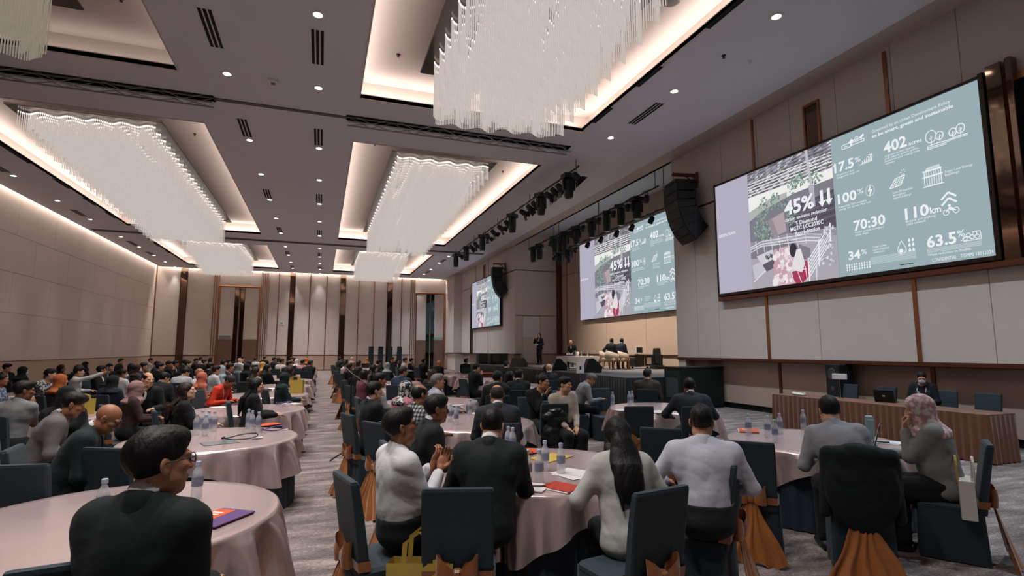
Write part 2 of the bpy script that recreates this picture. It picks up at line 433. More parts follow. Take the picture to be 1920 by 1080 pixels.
# stage niche
wn = struct(MB().box(XNICHE, XNICHE + .3, ND0 - .5, ND1 + .5, 0, 10).build('wall_stage_back', M_back), 'back wall of the stage recess')
wall_xn = [ND0 - .4, 18.2, 22.0, 25.8, 29.6, 30.7, ND1]
for i in range(len(wall_xn) - 1):
    MB().rbox(XNICHE - .05, XNICHE + .02, wall_xn[i] + .01, wall_xn[i+1] - .01, 1.52, 6.48, .008).build('wall_panel', M_wain, wn)
    MB().rbox(XNICHE - .05, XNICHE + .02, wall_xn[i] + .01, wall_xn[i+1] - .01, 6.52, 9.9, .008).build('wall_panel', M_wain, wn)
    MB().rbox(XNICHE - .02, XNICHE + .02, wall_xn[i] + .01, wall_xn[i+1] - .01, .0, 1.46, .008).build('wall_panel', M_wain, wn)
MB().box(XNICHE - .07, XNICHE, ND0, ND1, 1.46, 1.52).build('trim', M_bframe, wn)
MB().box(XNICHE - .08, XNICHE, 30.66, 30.74, .9, 9).build('trim', M_bronze, wn)
struct(MB().box(XNICHE - .3, XNICHE - .1, ND1 - .3, ND1 - .08, 1.5, 9).build('trim_8', M_bframe), 'dark bronze post in the far corner of the stage recess')
we = struct(MB().box(XR + .02, XNICHE, ND1, ND1 + .3, 0, 10).build('wall_stage_side', M_back), 'grey side wall of the stage recess with a service door')
for (a, b, c, d) in ((XR, 12.0, 1.5, 3.9), (13.25, XNICHE - .35, 1.5, 3.9), (XR, XNICHE - .35, 3.94, 6.81), (XR, XNICHE - .35, 6.87, 9.9)):
    MB().rbox(a, b, ND1 - .06, ND1 + .02, c, d, .008).build('wall_panel', M_wall, we)
for (a, b) in ((XLOW, 12.0), (13.25, XNICHE)): MB().rbox(a, b, ND1 - .02, ND1 + .02, 0, 1.45, .008).build('wall_panel', M_wain, we)
dd = struct(MB().box(12.02, 13.23, ND1 - .02, ND1 + .04, .9, 3.88).build('door_3', M_wall), 'pale service door in the stage side wall')
MB().rbox(12.05, 13.2, ND1 - .03, ND1 + .02, 2.55, 3.85, .006).build('overdoor_panel', M_ceil, dd); lf = MB().rbox(12.08, 13.17, ND1 - .045, ND1 + .02, .92, 2.5, .006).build('door_leaf', M_wall, dd)
MB().tube([(12.95, ND1 - .05, 1.55), (12.95, ND1 - .1, 1.55), (12.8, ND1 - .1, 1.55)], .015, 6).build('door_handle', M_chrome, lf)
struct(MB().box(XR + .02, XNICHE, ND0 - .4, ND0 - .02, 0, 10).build('wall_stage_near', M_wall), 'near return wall of the stage recess')
struct(MB().box(XR, XNICHE + .3, ND0 - .4, ND1 + .4, 9.15, 9.25).build('ceiling_stage', mat('stage_ceiling', (205, 208, 214), .85)), 'pale raised ceiling over the stage')
# the raised border must stop at the niche opening: upstand
mbx = MB().box(XR - .02, XR + .1, ND0, ND1, 8.42, 9.2).build('stage_upstand', M_ceil2, ceil)
# wall wash strips hidden in the slots along the left and far wall tops
strip_light('wall_wash_light', 'warm wall wash light strip hidden above the left wall', (XL + .08, XL + .2, 16, YF - .4), 8.55, WASH_EMIT, (1, .80, .67, 1), 'wall wash lights')
strip_light('wall_wash_light', 'warm wall wash light strip hidden above the far wall', (XL + .3, 10.5, YF - .16, YF - .05), 8.55, WASH_EMIT * 2.4, (1, .80, .67, 1), 'wall wash lights')
MB().box(XL, XL + .3, YB, YF, 8.75, 8.8).box(XL, XE, YF - .24, YF, 8.75, 8.8).build('slot_cap', M_ceil2, ceil)
# ------------------------------------------------------------------ ceiling fixtures
M_lens = emat('downlight_lens', (255, 246, 235), 9.0)
me_ring = fixn(MB().lathe([(.085, .005), (.085, -.012), (.115, -.018), (.135, -.01), (.14, .004)], 20, capb=False, capt=False).mesh('trim_ring', M_white, True))
me_lens = MB().lathe([(.088, -.008), (.02, -.012)], 20).mesh('lens', M_lens)
spot_data = bpy.data.lights.new('downlight_beam', 'SPOT')
spot_data.energy = LAMP_SPOT; spot_data.spot_size = R(100); spot_data.spot_blend = 0.9; spot_data.color = (1, .94, .91); spot_data.shadow_soft_size = .09
spot_edge = spot_data.copy(); spot_edge.spot_size = R(46); spot_edge.spot_blend = .8; spot_edge.energy = LAMP_SPOT * .35
spot_cool = spot_data.copy(); spot_cool.color = (.78, .89, 1.0); spot_cool.energy = LAMP_SPOT * 1.4
def downlight(x, y, lab):
    t = thing('downlight', lab, 'ceiling light', (x, y, ZC), 0, 'recessed ceiling downlights')
    link('trim_ring', me_ring, t); link('lens', me_lens, t)
    s_ = bpy.data.objects.new('downlight_beam', spot_edge if (x < -10 or y > 47) else spot_cool if x > 8 else spot_data); COL.objects.link(s_); s_.parent = t; s_.location = (0, 0, -.04)
YS = [1.2, 4.3, 7.4, 10.4, 13.5, 17.75, 21.2, 24.8, 28.3, 31.9, 36.0, 39.25, 42.4, 45.5, 48.0]
for x, ylist, nm in ((-.3, YS, 'over the aisle'), (-2.33, YS, 'beside the left coves'), (8.15, [1.2, 4.3, 7.45, 10.67, 13.82, 36, 39.1, 42.4, 45.4, 48.0], 'nearest the stage wall'),
                     (-11.08, [17.75, 21.2, 24.5, 28.06, 31.6, 36, 39.3, 42.5, 45.4, 48.1], 'along the left wall')):
    vis = [y for y in ylist if y > {'over the aisle': 10, 'beside the left coves': 13, 'nearest the stage wall': 7, 'along the left wall': 24}[nm]]
    for y in ylist:
        if y in vis: lab = 'recessed round downlight, %s from the camera in the row %s' % (ORD[vis.index(y)], nm)
        else: lab = 'round downlight out of view, %s in the row %s' % (ORD[ylist.index(y)], nm)
        downlight(x, y, lab)
M_slot = mat('vent_slot', (12, 12, 14), .9); M_vent = mat('vent_fin', (120, 112, 112), .6)
def vent(x, y0, y1, lab, w=.3):
    t = thing('air_vent', lab, 'air vent', (x, (y0 + y1) / 2, ZC), 0, 'linear ceiling air vents'); L = (y1 - y0) / 2
    MB().box(-w/2, w/2, -L, L, -.006, .0).build('frame', M_ceil, t)
    for k in (-1, 0, 1): MB().box(k * w * .31 - w * .1, k * w * .31 + w * .1, -L + .03, L - .03, -.012, -.006).build('slot', M_slot, t)
for x, nm in ((-2.35, 'left aisle line'), (-.31, 'centre aisle line')):
    for k, (a, b) in enumerate(((10.9, 12.35), (16.1, 17.5), (23.15, 24.55), (30.3, 31.65), (37.6, 39.0), (44.0, 45.25))):
        vent(x, a, b, 'three slot air vent, %s from the camera along the %s' % (ORD[k], nm))
for k, (a, b) in enumerate(((11.3, 12.75), (37.3, 38.7), (43.4, 44.8))): vent(8.2, a, b, 'three slot air vent, %s from the camera near the stage wall' % ORD[k])
for k, (a, b) in enumerate(((22.6, 24.1), (29.6, 31.0), (37.3, 38.8), (41, 42.2))): vent(-11.1, a, b, 'three slot air vent, %s from the camera along the left wall' % ORD[k])
for k, (a, b) in enumerate(((20.2, 22.6), (24.4, 25.7), (27.1, 28.4), (29.6, 30.9), (37.4, 38.6), (40, 41))): 
    t = MB().box(-9.86, -9.72, a, b, ZC - .02, ZC - .013).build('air_vent', M_slot); tag(t, 'dark slot vent on the left cove edge, %s from the camera' % ORD[k], 'air vent', 'cove edge vents')
for k, (a, b) in enumerate(((7.0, 8.2), (9.76, 10.75), (12.0, 13.0))):
    t = MB().box(7.06, 7.18, a, b, ZC - .02, ZC - .013).build('air_vent', M_slot); tag(t, 'dark slot vent on the nearest right cove edge, %s from the camera' % ORD[k], 'air vent', 'cove edge vents')
# ceiling odds and ends
t = thing('ceiling_box', 'white rectangular access point on the ceiling between the downlight rows', 'device', (-1.33, 13.5, ZC)); MB().rbox(-.12, .12, -.12, .12, -.07, 0, .01).build('cover', M_white, t); MB().rbox(-.05, .05, -.05, .05, -.08, -.07, .003).build('cap', M_vent, t)
t = thing('ceiling_speaker', 'round grey ceiling speaker above the nearest chandelier cove', 'speaker', (6.5, 8.5, 8.86)); MB().lathe([(.16, 0), (.16, -.03), (.13, -.04), (.02, -.042)], 20, capb=False).build('grille', mat('grille_grey', (96, 92, 90), .6), t); MB().lathe([(.18, 0), (.18, -.02), (.16, -.025)], 20, capb=False, capt=False).build('rim', M_vent, t)
for x, y, z, lab in ((8.16, 8.92, ZC, 'dark dome sensor on the ceiling by the stage wall'), (8.9, 8.92, ZC, 'small white sprinkler on the ceiling by the stage wall'), (-4.1, 12.2, 8.86, 'dark sprinkler in the left nearest cove'), (1.5, 12.4, 8.86, 'dark sprinkler in the right nearest cove'),
                     (1.5, 18.4, 8.86, 'dark sprinkler in the right middle cove'), (-4.2, 19.5, 8.86, 'dark sprinkler in the left middle cove'), (6.6, 19.6, 8.86, 'dark sprinkler in the right middle cove near the stage')):
    t = thing('sprinkler', lab, 'sprinkler', (x, y, z), 0, 'ceiling sprinklers')
    MB().lathe([(.05, 0), (.05, -.012), (.02, -.02), (.012, -.06)], 10).build('head', M_white if 'white' in lab else M_black, t); MB().lathe([(.035, -.06), (.035, -.066)], 10).build('deflector', M_white if 'white' in lab else M_black, t)

# ------------------------------------------------------------------ chandeliers
def rod_mat():
    m = mat('glass_rod', (154, 147, 142), .18, spec=.8, emit=(1, .92, .86, 1), estr=CHAND_EMIT)
    m.cycles.emission_sampling = 'NONE'
    return m
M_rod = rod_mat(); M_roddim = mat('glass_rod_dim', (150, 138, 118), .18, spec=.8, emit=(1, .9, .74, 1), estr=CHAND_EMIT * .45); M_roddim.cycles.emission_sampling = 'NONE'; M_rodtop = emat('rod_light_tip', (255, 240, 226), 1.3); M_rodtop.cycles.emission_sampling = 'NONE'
M_plate = mat('chandelier_plate', (92, 84, 78), .25, metal=.8)
ZT = 8.44
def rod_arrays(hw, y0, y1, zn, zf, row=.29, lam=.66, amp=.1, ds=.042):
    P = []
    n = int(round((y1 - y0 - 2 * amp) / row)) + 1
    for k in range(n):
        yc = y0 + amp + (y1 - y0 - 2 * amp) * k / (n - 1)
        w = hw - (.13 if k % 2 else 0)
        x = -w
        while x < w:
            t = (yc - y0) / (y1 - y0)
            e = max(0, abs(x) - (w - .12)) / .12                      # rounded row ends
            yy = yc + amp * math.sin(2 * PI * (x + hw) / lam) - .06 * e * e
            zb = zn + (zf - zn) * (t ** .8) + (.05 if k % 2 else 0)
            P.append((x, yy, zb))
            slope = amp * 2 * PI / lam * math.cos(2 * PI * (x + hw) / lam)
            x += ds / math.sqrt(1 + slope * slope)
    return np.array(P)
def rods_mesh(name, P, r=.011, ns=5):
    n = len(P); ang = np.arange(ns) * 2 * np.pi / ns
    ring = np.stack([np.cos(ang) * r, np.sin(ang) * r], 1)
    V = np.zeros((n, 4, ns, 3))
    V[:, :, :, :2] = P[:, None, None, :2] + ring[None, None]
    V[:, 0, :, 2] = P[:, 2][:, None]; V[:, 1, :, 2] = ZT - .05; V[:, 2, :, 2] = ZT - .05; V[:, 3, :, 2] = ZT
    V[:, 2:, :, :2] = P[:, None, None, :2] + ring[None, None] * 1.25
    idx = np.arange(n * 4 * ns).reshape(n, 4, ns); nx = np.roll(idx, -1, 2)
    F1 = np.stack([idx[:, 0], nx[:, 0], nx[:, 1], idx[:, 1]], -1).reshape(-1, 4)
    F2 = np.stack([idx[:, 2], nx[:, 2], nx[:, 3], idx[:, 3]], -1).reshape(-1, 4)
    me = bpy.data.meshes.new(name); F = np.concatenate([F1, F2])
    me.from_pydata(V.reshape(-1, 3).tolist(), [], F.tolist())
    me.materials.append(M_rod); me.materials.append(M_rodtop)
    me.polygons.foreach_set('material_index', np.r_[np.zeros(len(F1), int), np.ones(len(F2), int)].tolist())
    me.polygons.foreach_set('use_smooth', [True] * len(F)); me.update()
    return me
def chandelier(x, y0, y1, zn, zf, lab, shared=None, front_parts=0, dim=False):
    hw = 1.66; L = y1 - y0
    t = thing('chandelier', lab, 'chandelier', (x, y0, 0), 0, 'crystal rod chandeliers')
    pl = MB().rbox(-hw - .22, hw + .22, -.25, L + .25, ZT + .04, ZT + .1, .01).build('mounting_plate', M_plate, t)
    hg = MB()
    for xx in (-1.2, 1.2):
        for yy in np.linspace(.6, L - .6, 4): hg.tube([(xx, yy, ZT + .1), (xx, yy, 8.87)], .015, 5)
    hg.build('hanger', M_steel, t)
    P = rod_arrays(hw, 0, L, zn, zf)
    if front_parts and shared is None:
        # rods of the outline that the photograph shows singly
        edge = [i for i in range(len(P)) if P[i][1] > L - .75]
        edge = edge[:front_parts]; keep = np.ones(len(P), bool); keep[edge] = False
        one = None
        for i in edge:
            p = P[i]
            if one is None:
                one = rods_mesh('glass_rod', np.array([[0, 0, zf]]), .011, 6)
            o = link('glass_rod', one, t, (p[0], p[1], 0))
        P = P[keep]
    me = shared or rods_mesh('glass_rods', P)
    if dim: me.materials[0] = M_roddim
    o = link('glass_rods', me, t); o['kind'] = 'stuff'
    return me
chandelier(3.91, 4.6, 12.15, 8.05, 7.1, 'nearest crystal rod chandelier, at the top centre of the picture', front_parts=200)
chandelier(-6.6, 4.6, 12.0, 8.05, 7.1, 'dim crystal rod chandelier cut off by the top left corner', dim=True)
mm = chandelier(3.91, 18.1, 31.0, 7.95, 7.18, 'middle crystal rod chandelier right of the aisle')
chandelier(-6.6, 18.1, 31.0, 7.95, 7.18, 'long crystal rod chandelier in the left middle cove', shared=mm)
mf = chandelier(3.91, 37.1, 44.0, 7.95, 7.15, 'farthest crystal rod chandelier right of the aisle')
chandelier(-6.6, 37.1, 44.0, 7.95, 7.15, 'farthest crystal rod chandelier left of the aisle', shared=mf)

# ------------------------------------------------------------------ screens with the slide
SW = 2.132
def attr_emat(name, s):
    m = bpy.data.materials.new(name); m.use_nodes = True; nt = m.node_tree; nt.nodes.clear()
    o = nt.nodes.new('ShaderNodeOutputMaterial'); e = nt.nodes.new('ShaderNodeEmission'); a = nt.nodes.new('ShaderNodeAttribute')
    a.attribute_name = 'Col'; e.inputs[1].default_value = s
    nt.links.new(a.outputs['Color'], e.inputs[0]); nt.links.new(e.outputs[0], o.inputs[0]); return m
M_slide = attr_emat('screen_picture', SCREEN_EMIT)
M_slidew = emat('screen_white', (236, 238, 240), SCREEN_EMIT)
class Pic:
    """flat coloured picture on the screen: polygons in slide coordinates (u right, v up), later ones on top"""
    def __init__(s): s.v = []; s.f = []; s.c = []; s.d = 0.0
    def poly(s, pts, col, step=True):
        if step: s.d += 0.00002
        o = len(s.v); s.v += [(p[0], p[1], s.d) for p in pts]; s.f.append(tuple(range(o, o + len(pts)))); s.c.append(srgb(*col))
    def rect(s, x0, y0, x1, y1, col): s.poly([(x0, y0), (x1, y0), (x1, y1), (x0, y1)], col)
    def line(s, pts, w, col):
        for a, b in zip(pts[:-1], pts[1:]):
            d = Vector((b[0]-a[0], b[1]-a[1])); n = Vector((-d.y, d.x)).normalized() * w / 2
            s.poly([(a[0]-n.x, a[1]-n.y), (b[0]-n.x, b[1]-n.y), (b[0]+n.x, b[1]+n.y), (a[0]+n.x, a[1]+n.y)], col)
    def disc(s, x, y, r, col, n=12, sy=1.0): s.poly([(x + r * math.cos(2*PI*k/n), y + r * sy * math.sin(2*PI*k/n)) for k in range(n)], col)
    def ring(s, x, y, r, w, col, n=14, sy=1.0): s.line([(x + r * math.cos(2*PI*k/n), y + r * sy * math.sin(2*PI*k/n)) for k in range(n + 1)], w, col)
    def mesh(s, name, m):
        me = bpy.data.meshes.new(name); me.from_pydata(s.v, [], s.f); me.materials.append(m)
        ca = me.color_attributes.new('Col', 'FLOAT_COLOR', 'CORNER')
        arr = []
        for f, c in zip(s.f, s.c): arr += list(c) * len(f)
        ca.data.foreach_set('color', arr); me.update(); return me
rp = random.Random(3)
pb = Pic(); pb.rect(0, 0, .40, 1, (178, 174, 192)); lgm = pb.mesh('slide_margin', M_slide)
pb = Pic(); pb.rect(1.205, 0, SW, 1, (152, 172, 178)); bgm = pb.mesh('slide_panel', M_slide)
pc = Pic(); PX0, PX1 = .40, 1.205
pc.rect(PX0, 0, PX1, 1, (150, 146, 156))
pc.rect(PX0, .60, PX1, .92, (238, 236, 234))                    # white sky
for k in range(9):                                             # pergola roof slats
    v = .995 - k * .024
    pc.poly([(PX0, v), (PX1, v + .01), (PX1, v - .006), (PX0, v - .016)], (112 + 10 * (k % 2), 110 + 10 * (k % 2), 120))
    for j in range(13):
        u = PX0 + .01 + j * .062 + rp.uniform(0, .03); l = rp.uniform(.02, .05)
        pc.poly([(u, v - .004), (u + l, v + .004), (u + l, v - .006), (u, v - .014)], rp.choice([(214, 212, 220), (84, 84, 96), (180, 178, 190)]))
pc.poly([(PX0, .66), (.62, .72), (.80, .73), (.80, .58), (PX0, .55)], (176, 180, 178))
pc.poly([(PX0, .58), (.55, .64), (.86, .70), (PX1, .72), (PX1, .40), (PX0, .40)], (128, 124, 136))
pc.poly([(.80, .58), (PX1, .64), (PX1, .36), (.80, .40)], (92, 86, 98))
for k in range(9):
    v = .60 - k * .025; pc.poly([(.82, v), (PX1, v + .03), (PX1, v + .022), (.82, v - .008)], (112, 106, 118) if k % 2 else (78, 74, 86))
def leafcloud(cx, cy, rx, ry, n, cols, s=.012):
    for _ in range(n):
        a = rp.uniform(0, 2*PI); q = rp.random() ** .5; x = cx + rx * q * math.cos(a); y = cy + ry * q * math.sin(a)
        if x < PX0 + .008 or x > PX1 - .008: continue
        t = rp.uniform(0, PI); pc.poly([(x + s * math.cos(t + j * 2.1) * rp.uniform(.6, 1.3), y + s * math.sin(t + j * 2.1) * rp.uniform(.6, 1.3)) for j in range(3)], rp.choice(cols))
gr = [(128, 156, 144), (104, 132, 122), (160, 182, 172), (92, 116, 110), (140, 166, 154)]
for (x, y, rx, ry, n) in ((.56, .66, .05, .10, 55), (.68, .70, .045, .06, 40), (.86, .76, .05, .06, 45), (.93, .79, .05, .05, 45), (1.06, .76, .07, .04, 45), (.52, .50, .07, .12, 90), (.58, .43, .06, .07, 60), (.74, .64, .1, .03, 40), (.83, .52, .04, .07, 40)):
    leafcloud(x, y, rx, ry, n, gr)
pc.poly([(.60, .54), (.76, .58), (.78, .42), (.66, .40)], (176, 162, 166)); pc.poly([(.60, .54), (.64, .56), (.70, .40), (.64, .41)], (150, 140, 148))
pc.poly([(.985, 1), (1.01, 1), (1.035, .72), (1.015, .72)], (190, 190, 198)); pc.poly([(1.0, .72), (1.05, .72), (1.05, .55), (1.02, .55)], (176, 176, 186))
pc.poly([(PX0, .36), (PX0, 0), (PX1, 0), (PX1, .30), (.80, .38)], (170, 166, 176))          # terrace
pc.poly([(PX0, .34), (.80, .34), (.98, .25), (.98, .16), (.72, .22), (PX0, .26)], (128, 124, 136))
pc.poly([(.46, .27), (.62, .30), (.70, .24), (.52, .19)], (206, 204, 210)); pc.poly([(.52, .19), (.70, .24), (.70, .17), (.53, .12)], (94, 90, 102))
pc.poly([(PX0 + .01, .20), (.50, .22), (.56, .13), (PX0 + .03, .08)], (196, 194, 200)); leafcloud(.59, .25, .04, .02, 30, [(60, 66, 66), (96, 100, 100)], .01)
pc.poly([(.62, 0), (.70, .30), (.84, .30), (.97, .10), (.95, .02), (.88, 0)], (206, 176, 186))   # reddish deck
for _ in range(60): pc.disc(rp.uniform(.64, .80), rp.uniform(.02, .28), rp.uniform(.012, .03), rp.choice([(226, 212, 218), (198, 160, 172), (236, 228, 232)]), 8)
pc.poly([(.80, .06), (.84, .18), (.95, .16), (.96, .04), (.90, .0), (.84, .0)], (168, 60, 92)); pc.disc(.83, .26, .035, (60, 54, 66), 10, 1.6)
pc.poly([(.80, .11), (.86, .26), (.90, .26), (.93, .14), (.90, .08)], (222, 220, 222))
for (a, b) in (((.80, .10), (.82, .02)), ((.86, .09), (.89, .0)), ((.93, .12), (.94, .01)), ((.80, .10), (.94, .10)), ((.79, .22), (.85, .12)), ((.88, .30), (.90, .12))): pc.line([a, b], .006, (232, 226, 226))
for v0, v1 in ((.385, .36), (.365, .335), (.345, .31)):
    pc.line([(PX0, v0 - .03), (.52, v0), (.96, v1), (1.09, v1 - .03)], .007, (226, 224, 230))
for u in (.46, .54, .62, .70, .78, .86, .94): pc.line([(u, .40), (u + .012, .29)], .006, (214, 212, 220))
for k in range(6): pc.line([(.96, .03 + k * .026), (1.16, .27 + k * .024)], .008, (232, 232, 238))
for (a, b) in (((.96, .0), (.96, .18)), ((1.05, .10), (1.06, .30)), ((1.15, .22), (1.16, .40))): pc.line([a, b], .009, (236, 236, 240))
pc.line([(1.02, 0), (1.03, .12), (1.10, .16), (1.19, .11)], .007, (224, 224, 228)); pc.line([(.42, .06), (.55, .14)], .008, (226, 224, 230))
for _ in range(60): pc.disc(rp.uniform(1.08, 1.19), rp.uniform(.10, .38), rp.uniform(.006, .012), rp.choice([(196, 200, 204), (160, 158, 168), (210, 214, 214)]), 6)
pcm = pc.mesh('slide_photo', M_slide)
# white icons
pi = Pic(); Wt = (238, 240, 242); Wl = (206, 216, 220)
for (u0) in (1.085, 1.142):
    pi.poly([(u0 + .012, .655), (u0 + .036, .655), (u0 + .036, .575), (u0 + .054, .575), (u0 + .024, .53), (u0 - .006, .575), (u0 + .012, .575)], Wt)
# 402 acres trees
for (x, y, r) in ((1.868, .768, .030), (1.915, .757, .020), (1.985, .75, .019), (2.025, .757, .022)):
    pi.ring(x, y, r, .005, Wt, 16, 1.25); pi.line([(x, y - r * 1.9), (x, y + .006)], .004, Wt); pi.line([(x, y - .015), (x + .01, y)], .003, Wt); pi.line([(x, y - .02), (x - .01, y - .008)], .003, Wt)
pi.line([(1.848, .714), (1.90, .716), (1.95, .712), (2.0, .716), (2.06, .714)], .005, Wt); pi.line([(1.845, .704), (1.94, .702), (1.98, .708), (2.06, .706)], .004, Wt); pi.line([(1.845, .714), (1.845, .694), (1.95, .694)], .004, Wt)
# top left house icon
for q in ([(1.295, .893), (1.295, .922), (1.36, .922), (1.36, .893), (1.295, .893)], [(1.365, .900), (1.365, .917), (1.458, .917), (1.458, .900), (1.365, .900)]): pi.line(q, .005, Wt)
pi.line([(1.31, .905), (1.345, .905)], .005, Wt); pi.poly([(1.345, .925), (1.372, .948), (1.385, .925), (1.37, .912)], Wt); pi.poly([(1.42, .93), (1.455, .952), (1.46, .935), (1.44, .925)], Wt); pi.ring(1.405, .932, .014, .004, Wt); pi.line([(1.36, .91), (1.38, .93), (1.42, .93)], .005, Wt)
# hill chart
pi.poly([(1.40, .738), (1.45, .755), (1.505, .768), (1.505, .742)], Wl)
for k in range(5):
    u = 1.435 + k * .015; pi.line([(u, .745), (u, .762 + k * .006)], .006, Wt)
pi.line([(1.47, .785), (1.485, .770), (1.50, .786)], .005, Wt); pi.line([(1.48, .790), (1.505, .790), (1.505, .765)], .005, Wt)
# lightning
pi.ring(1.472, .549, .030, .004, Wl, 18, 1.2); pi.poly([(1.478, .590), (1.455, .545), (1.470, .545), (1.464, .505), (1.490, .556), (1.475, .556)], Wt)
# solar panel
pi.line([(1.602, .522), (1.672, .528), (1.700, .585), (1.640, .575), (1.602, .522)], .006, Wt)
for k in range(1, 4): pi.line([(1.602 + k * .0175, .522 + k * .0015), (1.640 + k * .015, .575 + k * .0025)], .003, Wt)
for k in range(1, 4): pi.line([(1.602 + k * .0095, .522 + k * .013), (1.672 + k * .007, .528 + k * .014)], .003, Wt)
for k in range(6): pi.line([(1.690 + .008 * math.cos(k * 1.05), .604 + .01 * math.sin(k * 1.05)), (1.690 + .018 * math.cos(k * 1.05), .604 + .022 * math.sin(k * 1.05))], .003, Wt)
# building
for v, h in ((.472, .055), (.532, .030)):
    pi.line([(1.812, v), (1.812, v + h), (1.905, v + h), (1.905, v), (1.812, v)], .005, Wt)
    for k in range(1, 7): pi.line([(1.812 + k * .0133, v + .004), (1.812 + k * .0133, v + h - .004)], .006, Wl)
pi.line([(1.800, .530), (1.915, .530)], .007, Wt); pi.line([(1.803, .566), (1.912, .566)], .007, Wt); pi.line([(1.80, .470), (1.918, .470)], .004, Wt)
pi.poly([(1.818, .570), (1.83, .585), (1.90, .588), (1.905, .570)], Wl)
# chevrons and cyclist
for dv in (0, .034): pi.line([(1.892, .335 + dv), (1.932, .372 + dv), (1.972, .340 + dv)], .011, Wt)
pi.ring(1.912, .290, .015, .004, Wt, 12, 1.1); pi.ring(1.965, .293, .015, .004, Wt, 12, 1.1); pi.disc(1.932, .328, .008, Wt, 8)
pi.poly([(1.930, .322), (1.952, .310), (1.950, .292), (1.935, .300), (1.925, .310)], Wt); pi.line([(1.912, .290), (1.93, .312), (1.965, .293)], .006, Wt)
# drops
def drop(x, y, r, col, fill=True):
    pts = [(x, y + 2.1 * r)] + [(x + r * math.cos(R(a)), y + r * 1.15 * math.sin(R(a))) for a in range(30, -211, -30)]
    if fill: pi.poly(pts, col)
    else: pi.line(pts + [pts[0]], .004, col)
drop(1.645, .120, .026, Wt, False); pi.disc(1.640, .112, .013, Wt)
for i in range(2):
    for j in range(3): drop(1.693 + i * .022, .107 + j * .03, .0075, Wt)
for j in range(6): pi.line([(1.44 + k * .0125, .056 + j * .0085 + (.003 if k % 2 else -.003)) for k in range(24)], .0028, Wl)
for i in range(10):
    for j in range(3): drop(1.270 + i * .018, .040 + j * .0165, .005, Wt)
# waste icons
for k in range(4): pi.line([(1.79, .072 + k * .007), (2.075, .070 + k * .007)], .0026, Wl)
pi.line([(1.975, .108), (2.0, .130), (2.02, .122), (2.03, .108)], .004, Wt)
for (x, y) in ((1.995, .118), (2.013, .135), (2.03, .122), (2.045, .138), (2.056, .120)): pi.ring(x, y, .011, .0035, Wt, 9, 1.1)
pi.line([(2.035, .150), (2.072, .150), (2.074, .104), (1.985, .104)], .004, Wt)
pi.rect(1.628, .021, 1.708, .026, (30, 44, 50))
pim = pi.mesh('slide_icons', M_slide)
def text_mesh(txt, size, bold=0.0, align='LEFT'):
    cu = bpy.data.curves.new('lettering', 'FONT'); cu.body = txt; cu.size = size; cu.align_x = align; cu.offset = bold * size; cu.resolution_u = 2
    o = bpy.data.objects.new('lettering', cu); COL.objects.link(o)
    dg = bpy.context.evaluated_depsgraph_get(); me = bpy.data.meshes.new_from_object(o.evaluated_get(dg))
    bpy.data.objects.remove(o); bpy.data.curves.remove(cu); return me
def text_fit(txt, u0, v0, u1, cap, bold=.0):
    """lettering whose baseline starts at u0,v0, ends at u1 and whose capitals are cap high"""
    me = text_mesh(txt, 1.0, bold); co = np.zeros(len(me.vertices) * 3); me.vertices.foreach_get('co', co); co = co.reshape(-1, 3)
    w = co[:, 0].max() - co[:, 0].min(); s = cap / .70
    co[:, 0] = (co[:, 0] - co[:, 0].min()) * ((u1 - u0) / w) + u0; co[:, 1] = co[:, 1] * s + v0; co[:, 2] = .0022
    F = [tuple(p.vertices) for p in me.polygons]; bpy.data.meshes.remove(me)
    return co, F
